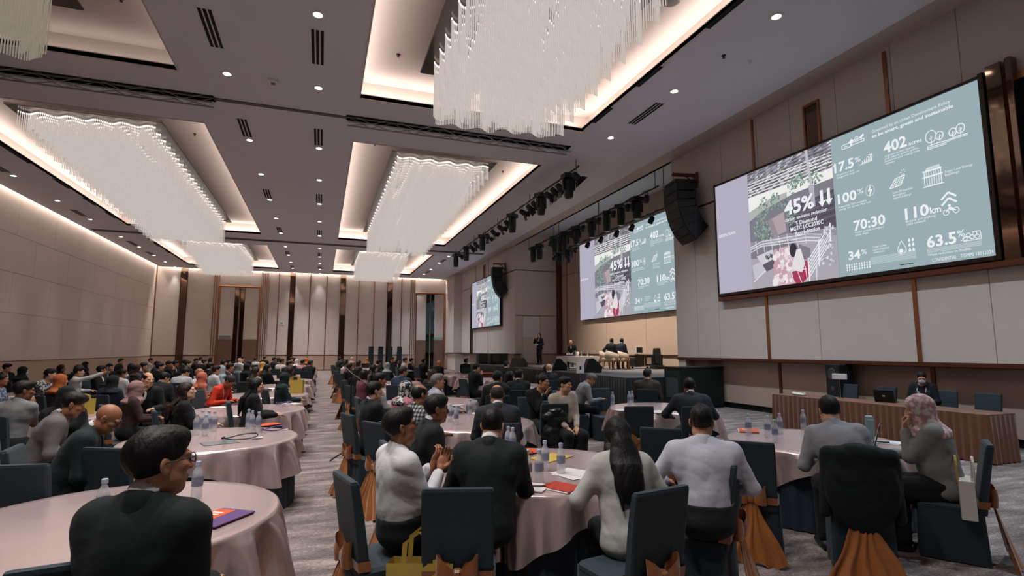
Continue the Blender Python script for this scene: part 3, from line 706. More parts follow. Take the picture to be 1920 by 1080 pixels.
TX = [('GREEN PLAN', .032, .512, .239, .026, .01), ('45%', .776, .545, 1.045, .105, .03), ('carbon emission reduction', .778, .492, 1.15, .026, .02), ('5 Diamond', .876, .444, 1.062, .031, .02),
      ('MGTC LCC2030C', .823, .406, 1.113, .031, .02), ('Accreditation', .862, .366, 1.08, .030, .02),
      ('Governed by an Urban Development Policy', 1.518, .927, 1.989, .020, 0), ('to be smart, green and sustainable', 1.516, .893, 2.003, .021, .025),
      ('402', 1.585, .762, 1.731, .070, .025), ('acres', 1.741, .758, 1.818, .024, .015), ('of green public spaces', 1.586, .736, 1.775, .013, 0), ('and natural assets: parks,', 1.587, .719, 1.80, .013, 0), ('beaches and mangrove', 1.588, .702, 1.80, .013, 0), ('walkways', 1.589, .685, 1.65, .013, 0),
      ('17.5', 1.228, .745, 1.376, .066, .025), ('%', 1.385, .768, 1.425, .036, .005), ('of total land area', 1.240, .716, 1.375, .014, 0), ('designated as green', 1.241, .698, 1.41, .014, 0),
      ('100', 1.238, .516, 1.378, .068, .025), ('%', 1.386, .545, 1.428, .036, .005), ('Powered by 100% renewable', 1.240, .484, 1.445, .014, 0), ('energy for Green Plan hub', 1.241, .466, 1.474, .014, 0),
      ('70:30', 1.342, .303, 1.559, .066, .025), ('Public: private transport', 1.348, .281, 1.545, .014, 0), ('mode share', 1.349, .264, 1.44, .014, 0),
      ('34', 1.287, .110, 1.374, .056, .025), ('%', 1.382, .132, 1.42, .034, .005), ('Total water', 1.460, .160, 1.555, .014, 0), ('consumption', 1.461, .142, 1.57, .014, 0), ('reduction', 1.462, .124, 1.54, .014, 0),
      ('110', 1.683, .300, 1.823, .068, .025), ('km', 1.828, .302, 1.888, .040, .02), ('Bicycle and walking', 1.686, .280, 1.856, .015, 0), ('track network', 1.687, .262, 1.80, .015, 0),
      ('63.5', 1.794, .103, 1.954, .066, .025), ('%', 1.958, .133, 1.998, .040, .005), ('Waste reduction to landfills', 1.793, .051, 2.02, .015, 0),
      ('CONFIDENTIAL', 1.814, .014, 1.945, .020, 0), ('TGMPS 18012024', 1.965, .014, 2.124, .020, 0), ('Super Low Energy', 1.926, .522, 2.069, .015, 0), ('buildings', 1.927, .503, 2.0, .015, 0),
      ('Solar PV installed', 1.620, .482, 1.74, .014, 0), ('throughout', 1.621, .464, 1.70, .014, 0), ('district buildings', 1.622, .446, 1.73, .014, 0)]
allv = []; allf = []
for a in TX:
    co, F = text_fit(*a); o = len(allv); allv += co.tolist(); allf += [tuple(i + o for i in f) for f in F]
txm = bpy.data.meshes.new('slide_lettering'); txm.from_pydata(allv, [], allf); txm.materials.append(M_slidew); txm.update()
def screen(y_left, y_right, z0, z1, x, lab, frame):
    """screen on a wall facing -x; y_left is the far end"""
    w = y_left - y_right; h = z1 - z0
    t = thing('projection_screen', lab, 'screen', (x, y_left, z0), 0, 'screens showing the green plan slide')
    MB().box(0, .08 if frame else .174, -w, 0, 0, h).build('panel', M_blackp, t)
    Rm = Matrix(((0, 0, -1), (-1, 0, 0), (0, 1, 0))).to_4x4()
    for k, (nm, me) in enumerate((('slide_margin', lgm), ('slide_panel', bgm), ('slide_photo', pcm), ('slide_icons', pim), ('slide_lettering', txm))):
        o = link(nm, me, t); o.matrix_local = Matrix.Translation((-(.004, .006, .008, .030, .040)[k], 0, 0)) @ Rm @ Matrix.Diagonal((w / SW, h, 1.0, 1))
        if nm in ('slide_icons', 'slide_lettering'): o['kind'] = 'stuff'
    if frame:
        f = MB(); b = .09
        for q in ((-w - b, -w, -b, h + b), (0, b * .4, -b, h + b), (-w, 0, -b, 0), (-w, 0, h, h + b * .6)): f.rbox(-.05, .1, q[0], q[1], q[2], q[3], .008)
        f.build('frame', mat('screen_frame', (52, 40, 36), .3, metal=.5), t)
    return t
# bronze and mirror surround of the near screen
s1 = screen(13.05, 5.96, 3.43, 6.76, 11.36, 'nearest large screen with a bronze surround, showing the green plan slide', True)
MB().rbox(-.02, .12, -7.45, -7.2, -.2, 3.5, .01).rbox(-.06, .12, -7.62, -7.52, -.2, 3.5, .01).build('mirror_surround', M_mirror, s1)
MB().rbox(-.03, .12, -7.62, .05, -.22, -.1, .01).build('lower_surround', M_bframe, s1)
s2 = screen(28.5, 18.6, 3.5, 8.0, 14.5, 'middle screen above the stage, partly hidden by the near wall', False)
s3 = screen(41.4, 34.2, 3.45, 7.05, 11.36, 'farthest small screen beyond the stage', True)
MB().rbox(-.02, .12, .15, .5, -2.0, 3.6, .01).build('mirror_surround', M_mirror, s3)
# ------------------------------------------------------------------ stage
M_skirt = mat('black_skirt', (16, 24, 24), .8, sheen=.2)
M_stagetop = mat('stage_carpet', (112, 112, 114), .95, noise=.25, nscale=20, bump=.2, bscale=200)
SX0, SY0, SZ = 8.95, 14.5, .9
stg = thing('stage', 'low stage platform with a black pleated skirt and grey carpet top', 'stage', (0, 0, 0))
MB().box(SX0, XNICHE - .1, ND0 + .0, ND1 - .1, SZ - .06, SZ).box(SX0, XR - .1, SY0, ND0, SZ - .06, SZ).box(SX0, XR - .1, ND1 - .1, 33.0, SZ - .06, SZ).build('deck', M_stagetop, stg)
def pleats(path, z0, z1, amp=.025, pitch=.11):
    """pleated cloth along a 2d path"""
    pts = []; nrm = []
    for a, b in zip(path[:-1], path[1:]):
        a = Vector(a); b = Vector(b); d = b - a; n = max(2, int(d.length / (pitch / 4))); nn = Vector((d.y, -d.x)).normalized()
        for i in range(n): pts.append(a + d * i / n); nrm.append(nn)
    pts.append(Vector(path[-1])); nrm.append(nrm[-1])
    mb = MB(); v = []; f = []; rr = random.Random(5)
    ph = 0
    for i, (p, n) in enumerate(zip(pts, nrm)):
        ph += (2 * PI / 4) * rr.uniform(.8, 1.2); o = amp * (1 + math.sin(ph))
        v += [(p.x + n.x * amp * .3, p.y + n.y * amp * .3, z1), (p.x + n.x * o * .8, p.y + n.y * o * .8, (z0 + z1) / 2), (p.x + n.x * o * 1.2, p.y + n.y * o * 1.2, z0)]
    for i in range(len(pts) - 1):
        for k in range(2): f.append((i*3+k, (i+1)*3+k, (i+1)*3+k+1, i*3+k+1))
    mb.add(v, f); return mb
pleats([(SX0, 33.0), (SX0, SY0), (XR - .1, SY0)], 0.01, SZ - .02, .03, .16).build('skirt', M_skirt, stg, smooth=True)
# black draped box in front of the stage corner
t = thing('black_box', 'large black draped box against the stage wall', 'box', (10.98, 13.95, 0))
MB().rbox(-.8, .8, -.4, .4, .04, 1.22, .02).build('body', mat('black_drape', (14, 26, 26), .7, noise=.2, nscale=4), t)
MB().rbox(-.82, .82, -.42, .42, 1.20, 1.235, .01).build('lid', mat('black_lid', (30, 40, 40), .4), t)
MB().box(-.74, -.70, -.42, -.40, 1.1, 1.16).build('latch', M_chrome, t); MB().rbox(-.81, -.79, -.3, .3, .3, .9, .005).build('side_flap', M_skirt, t)
MB().box(-.78, .78, -.38, .38, 0, .04).build('plinth', M_black, t)
# wedge monitors
M_grille = mat('speaker_grille', (74, 72, 74), .7, noise=.2, nscale=60, metal=.3)
def wedge(x, y, rz, lab, s=1.0):
    t = thing('stage_monitor', lab, 'speaker', (x, y, SZ), rz, 'floor monitor speakers on the stage')
    w = .33 * s; p = [(-.30*s, 0), (.26*s, 0), (.30*s, .18*s), (.02*s, .46*s), (-.14*s, .44*s)]
    MB().prism([(q[0], q[1]) for q in p], -w, w, axis=0).build('cabinet', M_blackp, t)
    a = Vector((0, .30*s, .18*s)); b = Vector((0, .02*s, .46*s)); d = (b - a); n = Vector((0, d.z, -d.y)).normalized() * .012
    n = Vector((0, .7, .7)) * .012
    mb = MB(); v = []
    for (xx, q) in ((-w + .03, a), (w - .03, a), (w - .03, b), (-w + .03, b)): v.append((xx, q.y + n.y, q.z + n.z))
    mb.add(v, [(0, 1, 2, 3)]); v2 = [(p_[0], p_[1] - n.y, p_[2] - n.z) for p_ in v]
    mb.add(v + v2, [(0, 4, 5, 1), (1, 5, 6, 2), (2, 6, 7, 3), (3, 7, 4, 0)]); mb.build('grille', M_grille, t)
    MB().tube([(-w - .01, -.05, .2*s), (-w - .03, -.05, .22*s), (-w - .03, .05, .22*s), (-w - .01, .05, .2*s)], .01, 5).build('handle', M_black, t)
# wedges: grille side towards the stage (+x) seen from behind left
wedge(9.35, 25.2, R(-60), 'black floor monitor speaker on the stage below the standing presenter', 1.0)
wedge(9.45, 20.6, R(-110), 'black floor monitor speaker on the stage left of the white table', 1.05)
wedge(9.75, 18.3, R(-110), 'black floor monitor speaker on the stage edge right of the white table', 1.15)
t = thing('stage_case', 'black slant front case with a monitor on the far end of the stage', 'case', (10.0, 30.6, SZ)); MB().rbox(-.55, .55, -.35, .35, 0, .62, .02).build('body', M_blackp, t); MB().rbox(-.45, -.02, -.42, -.33, .12, .52, .02).build('panel', M_grille, t); MB().box(-.55, .55, -.36, .36, .62, .64).build('top', M_black, t)
t = thing('subwoofer', 'small black speaker box at the far end of the stage', 'speaker', (9.5, 32.0, SZ)); MB().rbox(-.35, .35, -.3, .3, 0, .62, .02).build('body', M_blackp, t); MB().rbox(-.31, .31, -.32, -.3, .05, .57, .01).build('grille', M_grille, t)
# low stage table with a white cloth, bottles
M_wcloth = mat('white_cloth', (222, 218, 216), .8, sheen=.3)
t = thing('coffee_table', 'low table under a white cloth on the stage', 'table', (11.4, 22.6, SZ), R(10))
MB().rbox(-.95, .95, -.38, .38, .50, .53, .01).build('tabletop', mat('wood_dark', (90, 60, 42), .5), t)
for sx in (-1, 1):
    for sy in (-1, 1): MB().rbox(sx*.82-.03, sx*.82+.03, sy*.3-.03, sy*.3+.03, 0, .5, .005).build('leg', M_black, t)
cl = MB().rbox(-1.0, 1.0, -.44, .44, 0, .02, .008)
v = []; f = []; per = []
for (a, b) in (((-1, -.44), (1, -.44)), ((1, -.44), (1, .44)), ((1, .44), (-1, .44)), ((-1, .44), (-1, -.44))):
    for i in range(10): per.append((a[0] + (b[0]-a[0]) * i / 10, a[1] + (b[1]-a[1]) * i / 10))
for i, (x, y) in enumerate(per):
    k = 1 + .03 * (i % 2); dz = .20 + .12 * abs(math.sin(i * .35)); v += [(x, y, .01), (x * k, y * k, -dz)]
n = len(per)
for i in range(n): f.append((2*i, 2*((i+1) % n), 2*((i+1) % n)+1, 2*i+1))
cl.add(v, f); cl.build('tablecloth', M_wcloth, t, loc=(0, 0, .53))
# tub chairs on the stage
M_tub = mat('cream_leather', (206, 190, 170), .5); M_oak = mat('oak_legs', (150, 100, 58), .5, noise=.2, nscale=10)
def tub_chair(x, y, rz, lab):
    t = thing('tub_chair', lab, 'chair', (x, y, SZ + .006), rz, 'cream tub chairs on the stage')
    MB().rbox(-.27, .27, -.25, .28, .36, .48, .03).build('seat', M_tub, t)
    mb = MB(); v = []; f = []; n = 20
    for i in range(n + 1):
        a = R(200 - 220 * i / n) + PI  # wrap round the back
        a = R(-20 + 220 * i / n) + PI
        c, s_ = math.cos(a), math.sin(a); top = .80 - .17 * abs(i / n - .5) * 2
        for (r_, z) in ((.31, .40), (.33, top), (.28, top), (.27, .40)): v.append((c * r_, s_ * r_ * .95 + .02, z))
    for i in range(n):
        for k in range(4): f.append((i*4+k, i*4+(k+1) % 4, (i+1)*4+(k+1) % 4, (i+1)*4+k))
    f += [(0, 1, 2, 3), (n*4+3, n*4+2, n*4+1, n*4)]
    mb.add(v, f); me = fixn(mb.mesh('backrest', M_tub, True)); link('backrest', me, t)
    for sx in (-1, 1):
        for sy in (-1, 1): MB().tube([(sx*.22, sy*.2, .38), (sx*.27, sy*.26, 0)], [.028, .018], 6).build('leg', M_oak, t)
    MB().rbox(-.26, .26, -.27, .27, .32, .37, .01).build('seat_frame', M_oak, t)
    return t
# the seats face the screen behind the stage (+x); local +y is the front
CH = [(12.15, 24.8, R(125), 'cream tub chair under the seated grey haired panellist on stage'), (12.4, 21.9, R(-100), 'empty cream tub chair on the stage right of the white table'),
      (12.3, 20.55, R(-80), 'cream tub chair under the left of the two panellists seen from behind'), (12.7, 20.05, R(-80), 'cream tub chair under the right of the two panellists seen from behind')]
CH[2] = (12.1, 20.85, R(-62), CH[2][3]); CH[3] = (12.75, 21.1, R(-62), CH[3][3])
for a in CH: tub_chair(*a)
t = thing('end_table', 'small wooden side table between the two panellists', 'table', (12.6, 20.3, SZ)); 
MB().lathe([(.0, .50), (.28, .50), (.28, .53), (0, .53)], 18).build('tabletop', M_oak, t); MB().tube([(0, 0, 0), (0, 0, .5)], .03, 8).build('leg', M_oak, t); MB().lathe([(.18, 0), (.18, .02), (.03, .04)], 14).build('base', M_oak, t)
# equipment racks and moving head on the stage floor
t = thing('flight_case', 'silver edged equipment case with a small monitor, at the stage back wall', 'case', (13.95, 21.5, SZ), R(10))
MB().rbox(-.55, .55, -.3, .3, .08, .62, .01).build('body', mat('case_black', (34, 32, 30), .5), t)
e = MB()
for z in (.08, .60):
    for q in ((-.57, .57, -.32, -.28), (-.57, .57, .28, .32), (-.57, -.53, -.32, .32), (.53, .57, -.32, .32), (-.02, .02, -.32, -.29)): e.box(q[0], q[1], q[2], q[3], z, z + .05)
for x in (-.55, 0, .55): e.box(x - .02, x + .02, -.32, -.28, .08, .65)
e.build('edging', M_chrome, t); MB().rbox(.1, .45, -.34, -.3, .2, .5, .01).build('drawer', M_chrome, t)
for sx in (-.45, .45): MB().lathe([(.05, 0), (.05, .08)], 8, M=Matrix.Translation((sx, 0, 0))).build('castor', M_black, t)
t = thing('preview_monitor', 'small white framed monitor on the equipment case', 'monitor', (13.9, 21.45, SZ + .652), R(10)); MB().rbox(-.22, .22, -.03, .03, .02, .36, .01).build('housing', M_white, t); MB().box(-.17, .17, -.035, -.03, .07, .31).build('display', M_blackp, t); MB().rbox(-.12, .12, -.1, .1, 0, .02, .005).build('base', M_white, t)
def moving_head(parent_loc, rz, lab, floor=True, s=1.0, group=None):
    t = thing('moving_head_light', lab, 'stage light', parent_loc, rz, group); k = 1 if floor else -1
    MB().rbox(-.2*s, .2*s, -.16*s, .16*s, min(0, k*.14*s), max(0, k*.14*s), .01).build('base', M_blackp, t)
    y = MB()
    for sx in (-1, 1): y.rbox(sx*.17*s-.03*s, sx*.17*s+.03*s, -.06*s, .06*s, min(k*.14*s, k*.5*s), max(k*.14*s, k*.5*s), .008)
    y.build('yoke', M_black, t)
    zc = k * .42 * s
    pr = [(.10*s, zc - k*.30*s), (.14*s, zc - k*.22*s), (.15*s, zc), (.135*s, zc + k*.26*s), (.12*s, zc + k*.32*s)]
    if not floor: pr = [(p[0], p[1]) for p in pr]
    MB().lathe(pr if floor else pr[::-1], 14).build('lamp_head', M_blackp, t, smooth=False)
    MB().lathe([(.095*s, zc + k*.325*s), (.02*s, zc + k*.33*s)], 12).build('lens', mat('lens_glass', (70, 76, 80), .1, metal=.6), t)
moving_head((14.2, 20.5, SZ), 0, 'black moving head light standing on the stage floor by the back wall', True, 1.25)
# ------------------------------------------------------------------ lighting bars and stage lights
M_barn = mat('barn_door', (34, 32, 32), .35, metal=.6); M_refl = mat('par_reflector', (214, 190, 160), .12, metal=1.0)
me_par = {}
wash = bpy.data.lights.new('added_stage_beam', 'SPOT'); wash.energy = 540; wash.spot_size = R(75); wash.spot_blend = .9; wash.color = (1, .86, .74); wash.shadow_soft_size = .1  # beam added under the par cans to brighten the stage recess
def par_can(x, y, z, rz, tilt, lab, barn, group, beam=None):
    t = thing('par_can_light', lab, 'stage light', (x, y, z), rz, group)
    if not me_par:
        me_par['yoke'] = MB().tube([(-.13, 0, -.22), (-.13, 0, -.04), (0, 0, 0), (.13, 0, -.04), (.13, 0, -.22)], .012, 5).mesh('yoke', M_black)
        me_par['can'] = fixn(MB().lathe([(.04, -.14), (.09, -.12), (.115, 0), (.12, .16), (.105, .16), (.09, .02), (.02, .0)], 14, capt=False).mesh('can', M_blackp, True))
        me_par['reflector'] = MB().lathe([(.1, .10), (.02, .03)], 12).mesh('reflector', M_refl)
        b = MB()
        for k in range(4):
            M = Matrix.Rotation(k * PI / 2, 4, 'Z'); b.add([(-.11, .12, .16), (.11, .12, .16), (.13, .24, .32), (-.13, .24, .32), (-.11, .128, .16), (.11, .128, .16), (.13, .248, .32), (-.13, .248, .32)], [(0, 1, 2, 3), (7, 6, 5, 4), (0, 4, 5, 1), (2, 6, 7, 3)], 0, M)
        me_par['barn_doors'] = b.mesh('barn_doors', M_barn)
    link('yoke', me_par['yoke'], t)
    M = Matrix.Translation((0, 0, -.22)) @ Matrix.Rotation(tilt, 4, 'X')
    for nm in ('can', 'reflector') + (('barn_doors',) if barn else ()):
        o = link(nm, me_par[nm], t); o.matrix_local = M
    if beam:
        s_ = bpy.data.objects.new('added_stage_beam', wash); COL.objects.link(s_); s_.parent = t
        s_.matrix_local = Matrix.Translation((0, 0, -.42)) @ Matrix.Rotation(beam, 4, 'X')
def bar(x, y0, y1, z, lab, ztop):
    t = thing('lighting_bar', lab, 'lighting bar', (x, y0, z), 0, 'stage lighting bars')
    MB().tube([(0, 0, 0), (0, y1 - y0, 0)], .03, 8).build('pipe', M_black, t)
    n = max(2, int((y1 - y0) / 4)); h = MB()
    for i in range(n + 1): yy = .2 + (y1 - y0 - .4) * i / n; h.tube([(0, yy, 0), (0, yy, ztop - z - .004)], .014, 5)
    h.build('drop_rod', M_black, t)
    c = MB(); pts = []
    for i in range(60): pts.append((.04 * math.sin(i * 1.3), (y1 - y0) * i / 59, .03 + .03 * math.sin(i * 2.1)))
    c.tube(pts, .014, 5); c.build('cable', M_blackp, t)
bar(8.0, 15.7, 33.4, 7.93, 'black lighting bar with barn door lights nearest the ceiling coves', ZC)
bar(11.8, 16.6, 30.2, 7.9, 'black lighting bar along the front of the stage recess', 9.15)
bar(12.9, 17.6, 28.9, 7.45, 'rear black lighting bar in front of the middle screen', 9.15)
for k, y in enumerate((16.5, 19.0, 22.4, 27.2, 30.6, 33.2)): moving_head((8.0, y, 7.902), R(20 * k), 'moving head light, %s from the camera on the bar nearest the coves' % ORD[k], False, 1.15, 'moving heads on the front bar')
for k, y in enumerate((15.95, 17.3, 17.8, 18.35, 19.75, 20.3, 21.1, 23.2, 24.2, 25.3, 26.3, 28.6, 29.5, 32.3)):
    par_can(8.0, y, 7.895, R(-90 + random.uniform(-25, 25)), R(-125 + random.uniform(-15, 15)), 'barn door stage light, %s from the camera on the bar nearest the coves' % ORD[k], True, 'barn door lights on the front bar')
for k, y in enumerate((18.1, 19.3, 20.5, 21.9, 23.5, 24.9, 26.1, 28.3, 29.3)): moving_head((11.8, y, 7.872), R(33 * k), 'moving head light, %s from the camera on the bar along the stage recess' % ORD[k], False, 1.2, 'moving heads on the stage bar')
for k, y in enumerate((17.4, 18.75, 19.9, 21.2, 22.8, 24.2, 25.5, 26.7)): par_can(11.8, y, 7.865, R(90 + random.uniform(-12, 12)), R(-165), 'plain par can light, %s from the camera on the bar along the stage recess' % ORD[k], False, 'par cans on the stage bar', R(-18))
for k, y in enumerate((18.7, 20.2, 21.5, 23.0, 24.4, 25.8, 26.7, 27.8, 28.6)):
    if k in (6, 7): moving_head((12.9, y, 7.422), 0, 'moving head light hung at the far end of the rear bar, %s one' % ORD[k - 6], False, 1.1, 'moving heads on the rear bar')
    else: par_can(12.9, y, 7.415, R(90), R(-150), 'small flood light, %s from the camera on the rear bar' % ORD[k], False, 'flood lights on the rear bar')
# ------------------------------------------------------------------ line array speakers
def line_array(y, lab, rz):
    t = thing('line_array_speaker', lab, 'speaker', (11.0, y, 0), rz, 'hung line array speakers')
    # bracket
    br = MB(); br.rbox(-.35, .5, -.05, .05, 7.42, 7.52, .01); br.rbox(.42, .5, -.12, .12, 7.05, 7.55, .01); br.tube([(.46, 0, 7.1), (.15, 0, 7.42)], .03, 6); br.tube([(-.3, 0, 7.42), (-.3, 0, 7.22)], .012, 5); br.tube([(.1, 0, 7.42), (.1, 0, 7.2)], .012, 5)
    br.build('bracket', M_bframe, t)
    MB().rbox(-.45, .32, -.42, .42, 7.1, 7.2, .01).build('rigging_frame', M_blackp, t)
    p = Vector((-.42, 7.09)); ang = 0.0
    for k in range(7):
        h = .285; d = .62; w = .5; taper = .05
        a = R(ang); dn = Vector((math.sin(a), -math.cos(a))); fw_ = Vector((math.cos(a), math.sin(a)))
        q = [p, p + dn * h, p + dn * (h - taper) + fw_ * d, p + dn * taper + fw_ * d]
        cab = MB().prism([(v_.x, v_.y) for v_ in q], -w, w, axis=1).mesh('cabinet', M_blackp)
        c = link('cabinet', fixn(cab), t)
        g = [p + dn * .02 - fw_ * .015, p + dn * (h - .02) - fw_ * .015, p + dn * (h - .02) + fw_ * .01, p + dn * .02 + fw_ * .01]
        link('grille', fixn(MB().prism([(v_.x, v_.y) for v_ in g], -w + .02, w - .02, axis=1).mesh('grille', mat('array_grille', (30, 36, 38), .6))), c)
        p = p + dn * (h + .008); ang += (2, 5, 7, 9, 10, 11, 11)[k]
line_array(14.15, 'black curved line array speaker hung beside the nearest screen', R(-12))
line_array(33.6, 'black curved line array speaker hung in front of the farthest screen', R(-12))
# ------------------------------------------------------------------ round tables
def satin(name, a, b):
    m = mat(name, a, .24, metal=.55, spec=.6, noise=.06, nscale=4); return m
M_satin = satin('champagne_satin', (216, 194, 193), None)
M_under = mat('navy_skirt', (30, 46, 60), .75, sheen=.05, noise=.12, nscale=6)
M_ply = mat('plywood', (150, 120, 90), .7)
TR = .9
def overlay_mesh(seed):
    rr = random.Random(seed); n = 208; rows = 9; V = []; F = []
    ph = [rr.uniform(0, 6.28) for _ in range(6)]
    V.append((0, 0, .752))
    rings = [(.45, .752), (.82, .752), (.886, .751), (.903, .742), (.909, .725)]
    for (r, z) in rings:
        for i in range(n): a = 2*PI*i/n; V.append((r*math.cos(a), r*math.sin(a), z))
    for k in range(1, rows + 1):
        t = k / rows
        for i in range(n):
            a = 2*PI*i/n; sq = abs(math.sin(2*a + ph[0]))
            drop = .20 + .25 * sq ** 1.6 + .02 * math.sin(5*a + ph[1])
            fold = math.sin(19*a + 1.3*math.sin(3*a + ph[2]) + ph[3]); fold = math.copysign(abs(fold) ** .7, fold) + .5*math.sin(13*a + ph[4])
            r = .916 + t * (.024 + .034 * sq) + fold * (.034 + .030 * sq) * t ** .65
            z = .725 - (drop - .02) * t
            V.append((r*math.cos(a), r*math.sin(a), z))
    for i in range(n): F.append((0, 1 + i, 1 + (i+1) % n))
    R_ = len(rings) + rows
    for k in range(R_ - 1):
        for i in range(n): o = 1 + k*n; F.append((o + i, o + n + i, o + n + (i+1) % n, o + (i+1) % n))
    me = bpy.data.meshes.new('satin_overlay'); me.from_pydata(V, [], F); me.materials.append(M_satin)
    me.polygons.foreach_set('use_smooth', [True]*len(F)); me.update(); return me
OVER = [overlay_mesh(s) for s in (11, 12, 13)]
def skirt_mesh():
    n = 180; V = []; F = []
    for (z, k) in ((.72, .2), (.4, .8), (.012, 1.0)):
        for i in range(n):
            a = 2*PI*i/n; r = .885 + .012*k*math.sin(45*a) - .006 + .02*k; V.append((r*math.cos(a)*.985, r*math.sin(a)*.985, z))
    for k in range(2):
        for i in range(n): F.append((k*n+i, (k+1)*n+i, (k+1)*n+(i+1) % n, k*n+(i+1) % n))
    me = bpy.data.meshes.new('table_skirt'); me.from_pydata(V, [], F); me.materials.append(M_under); me.polygons.foreach_set('use_smooth', [True]*len(F)); me.update(); return me
me_skirt = skirt_mesh(); me_top = MB().lathe([(.88, .715), (.88, .748)], 48).mesh('table_top', M_ply); me_ped = MB().tube([(0, 0, 0), (0, 0, .71)], .06, 10).mesh('pedestal', M_black)
TABLES = {}
def table(key, x, y, lab, rot=0):
    t = thing('round_table', lab, 'table', (x, y, 0), rot, 'round banquet tables')
    link('table_top', me_top, t); link('pedestal', me_ped, t); link('table_skirt', me_skirt, t); link('satin_overlay', OVER[len(TABLES) % 3], t)
    TABLES[key] = (x, y); return t
SIDE = {'A': 'left of the aisle', 'B': 'right of the aisle', 'C': 'in the stage side column', 'D': 'in the second column left of the aisle', 'E': 'in the third column left of the aisle', 'F': 'in the column by the left wall'}
GRID = {'A': [(-1.12, 3.95), (-1.12, 7.0), (-1.12, 10.15), (-1.12, 13.35), (-1.12, 16.5), (-1.12, 19.6), (-1.12, 22.8), (-1.12, 26), (-1.12, 29.4), (-1.12, 33)],
        'B': [(1.82, 4.38), (2.0, 7.4), (2.1, 10.6), (2.1, 13.8), (2.1, 17.0), (2.1, 20.2), (2.1, 23.4), (2.1, 26.8), (2.1, 30.4), (2.1, 34)],
        'C': [(5.2, 4.6), (5.65, 8.05), (5.3, 11.4), (5.3, 14.6), (5.3, 17.9), (5.3, 21.4), (5.3, 25)],
        'D': [(-4.0, 6.9), (-4.0, 10.0), (-4.0, 13.2), (-4.0, 16.4), (-4.0, 19.6), (-4.0, 22.8), (-4.0, 26), (-4.0, 29.4), (-4, 33), (-4, 36.6)],
        'E': [(-7.1, 15.1), (-7.1, 18.3), (-7.1, 21.5), (-7.1, 24.8), (-7.1, 28.2), (-7.1, 31.8), (-7.1, 35.6)]}
TPH = {}
rt_ = random.Random(21)
for c, L in GRID.items():
    for i, (x, y) in enumerate(L):
        ph = '%s round table %s' % (ORD[i] if i else 'nearest', SIDE[c]); TPH[c + str(i)] = ph
        table(c + str(i), x, y, '%s, satin overlay and navy skirt' % ph, rt_.uniform(0, 6.28) if (c, i) not in (('A', 0), ('A', 1)) else .5 + i)
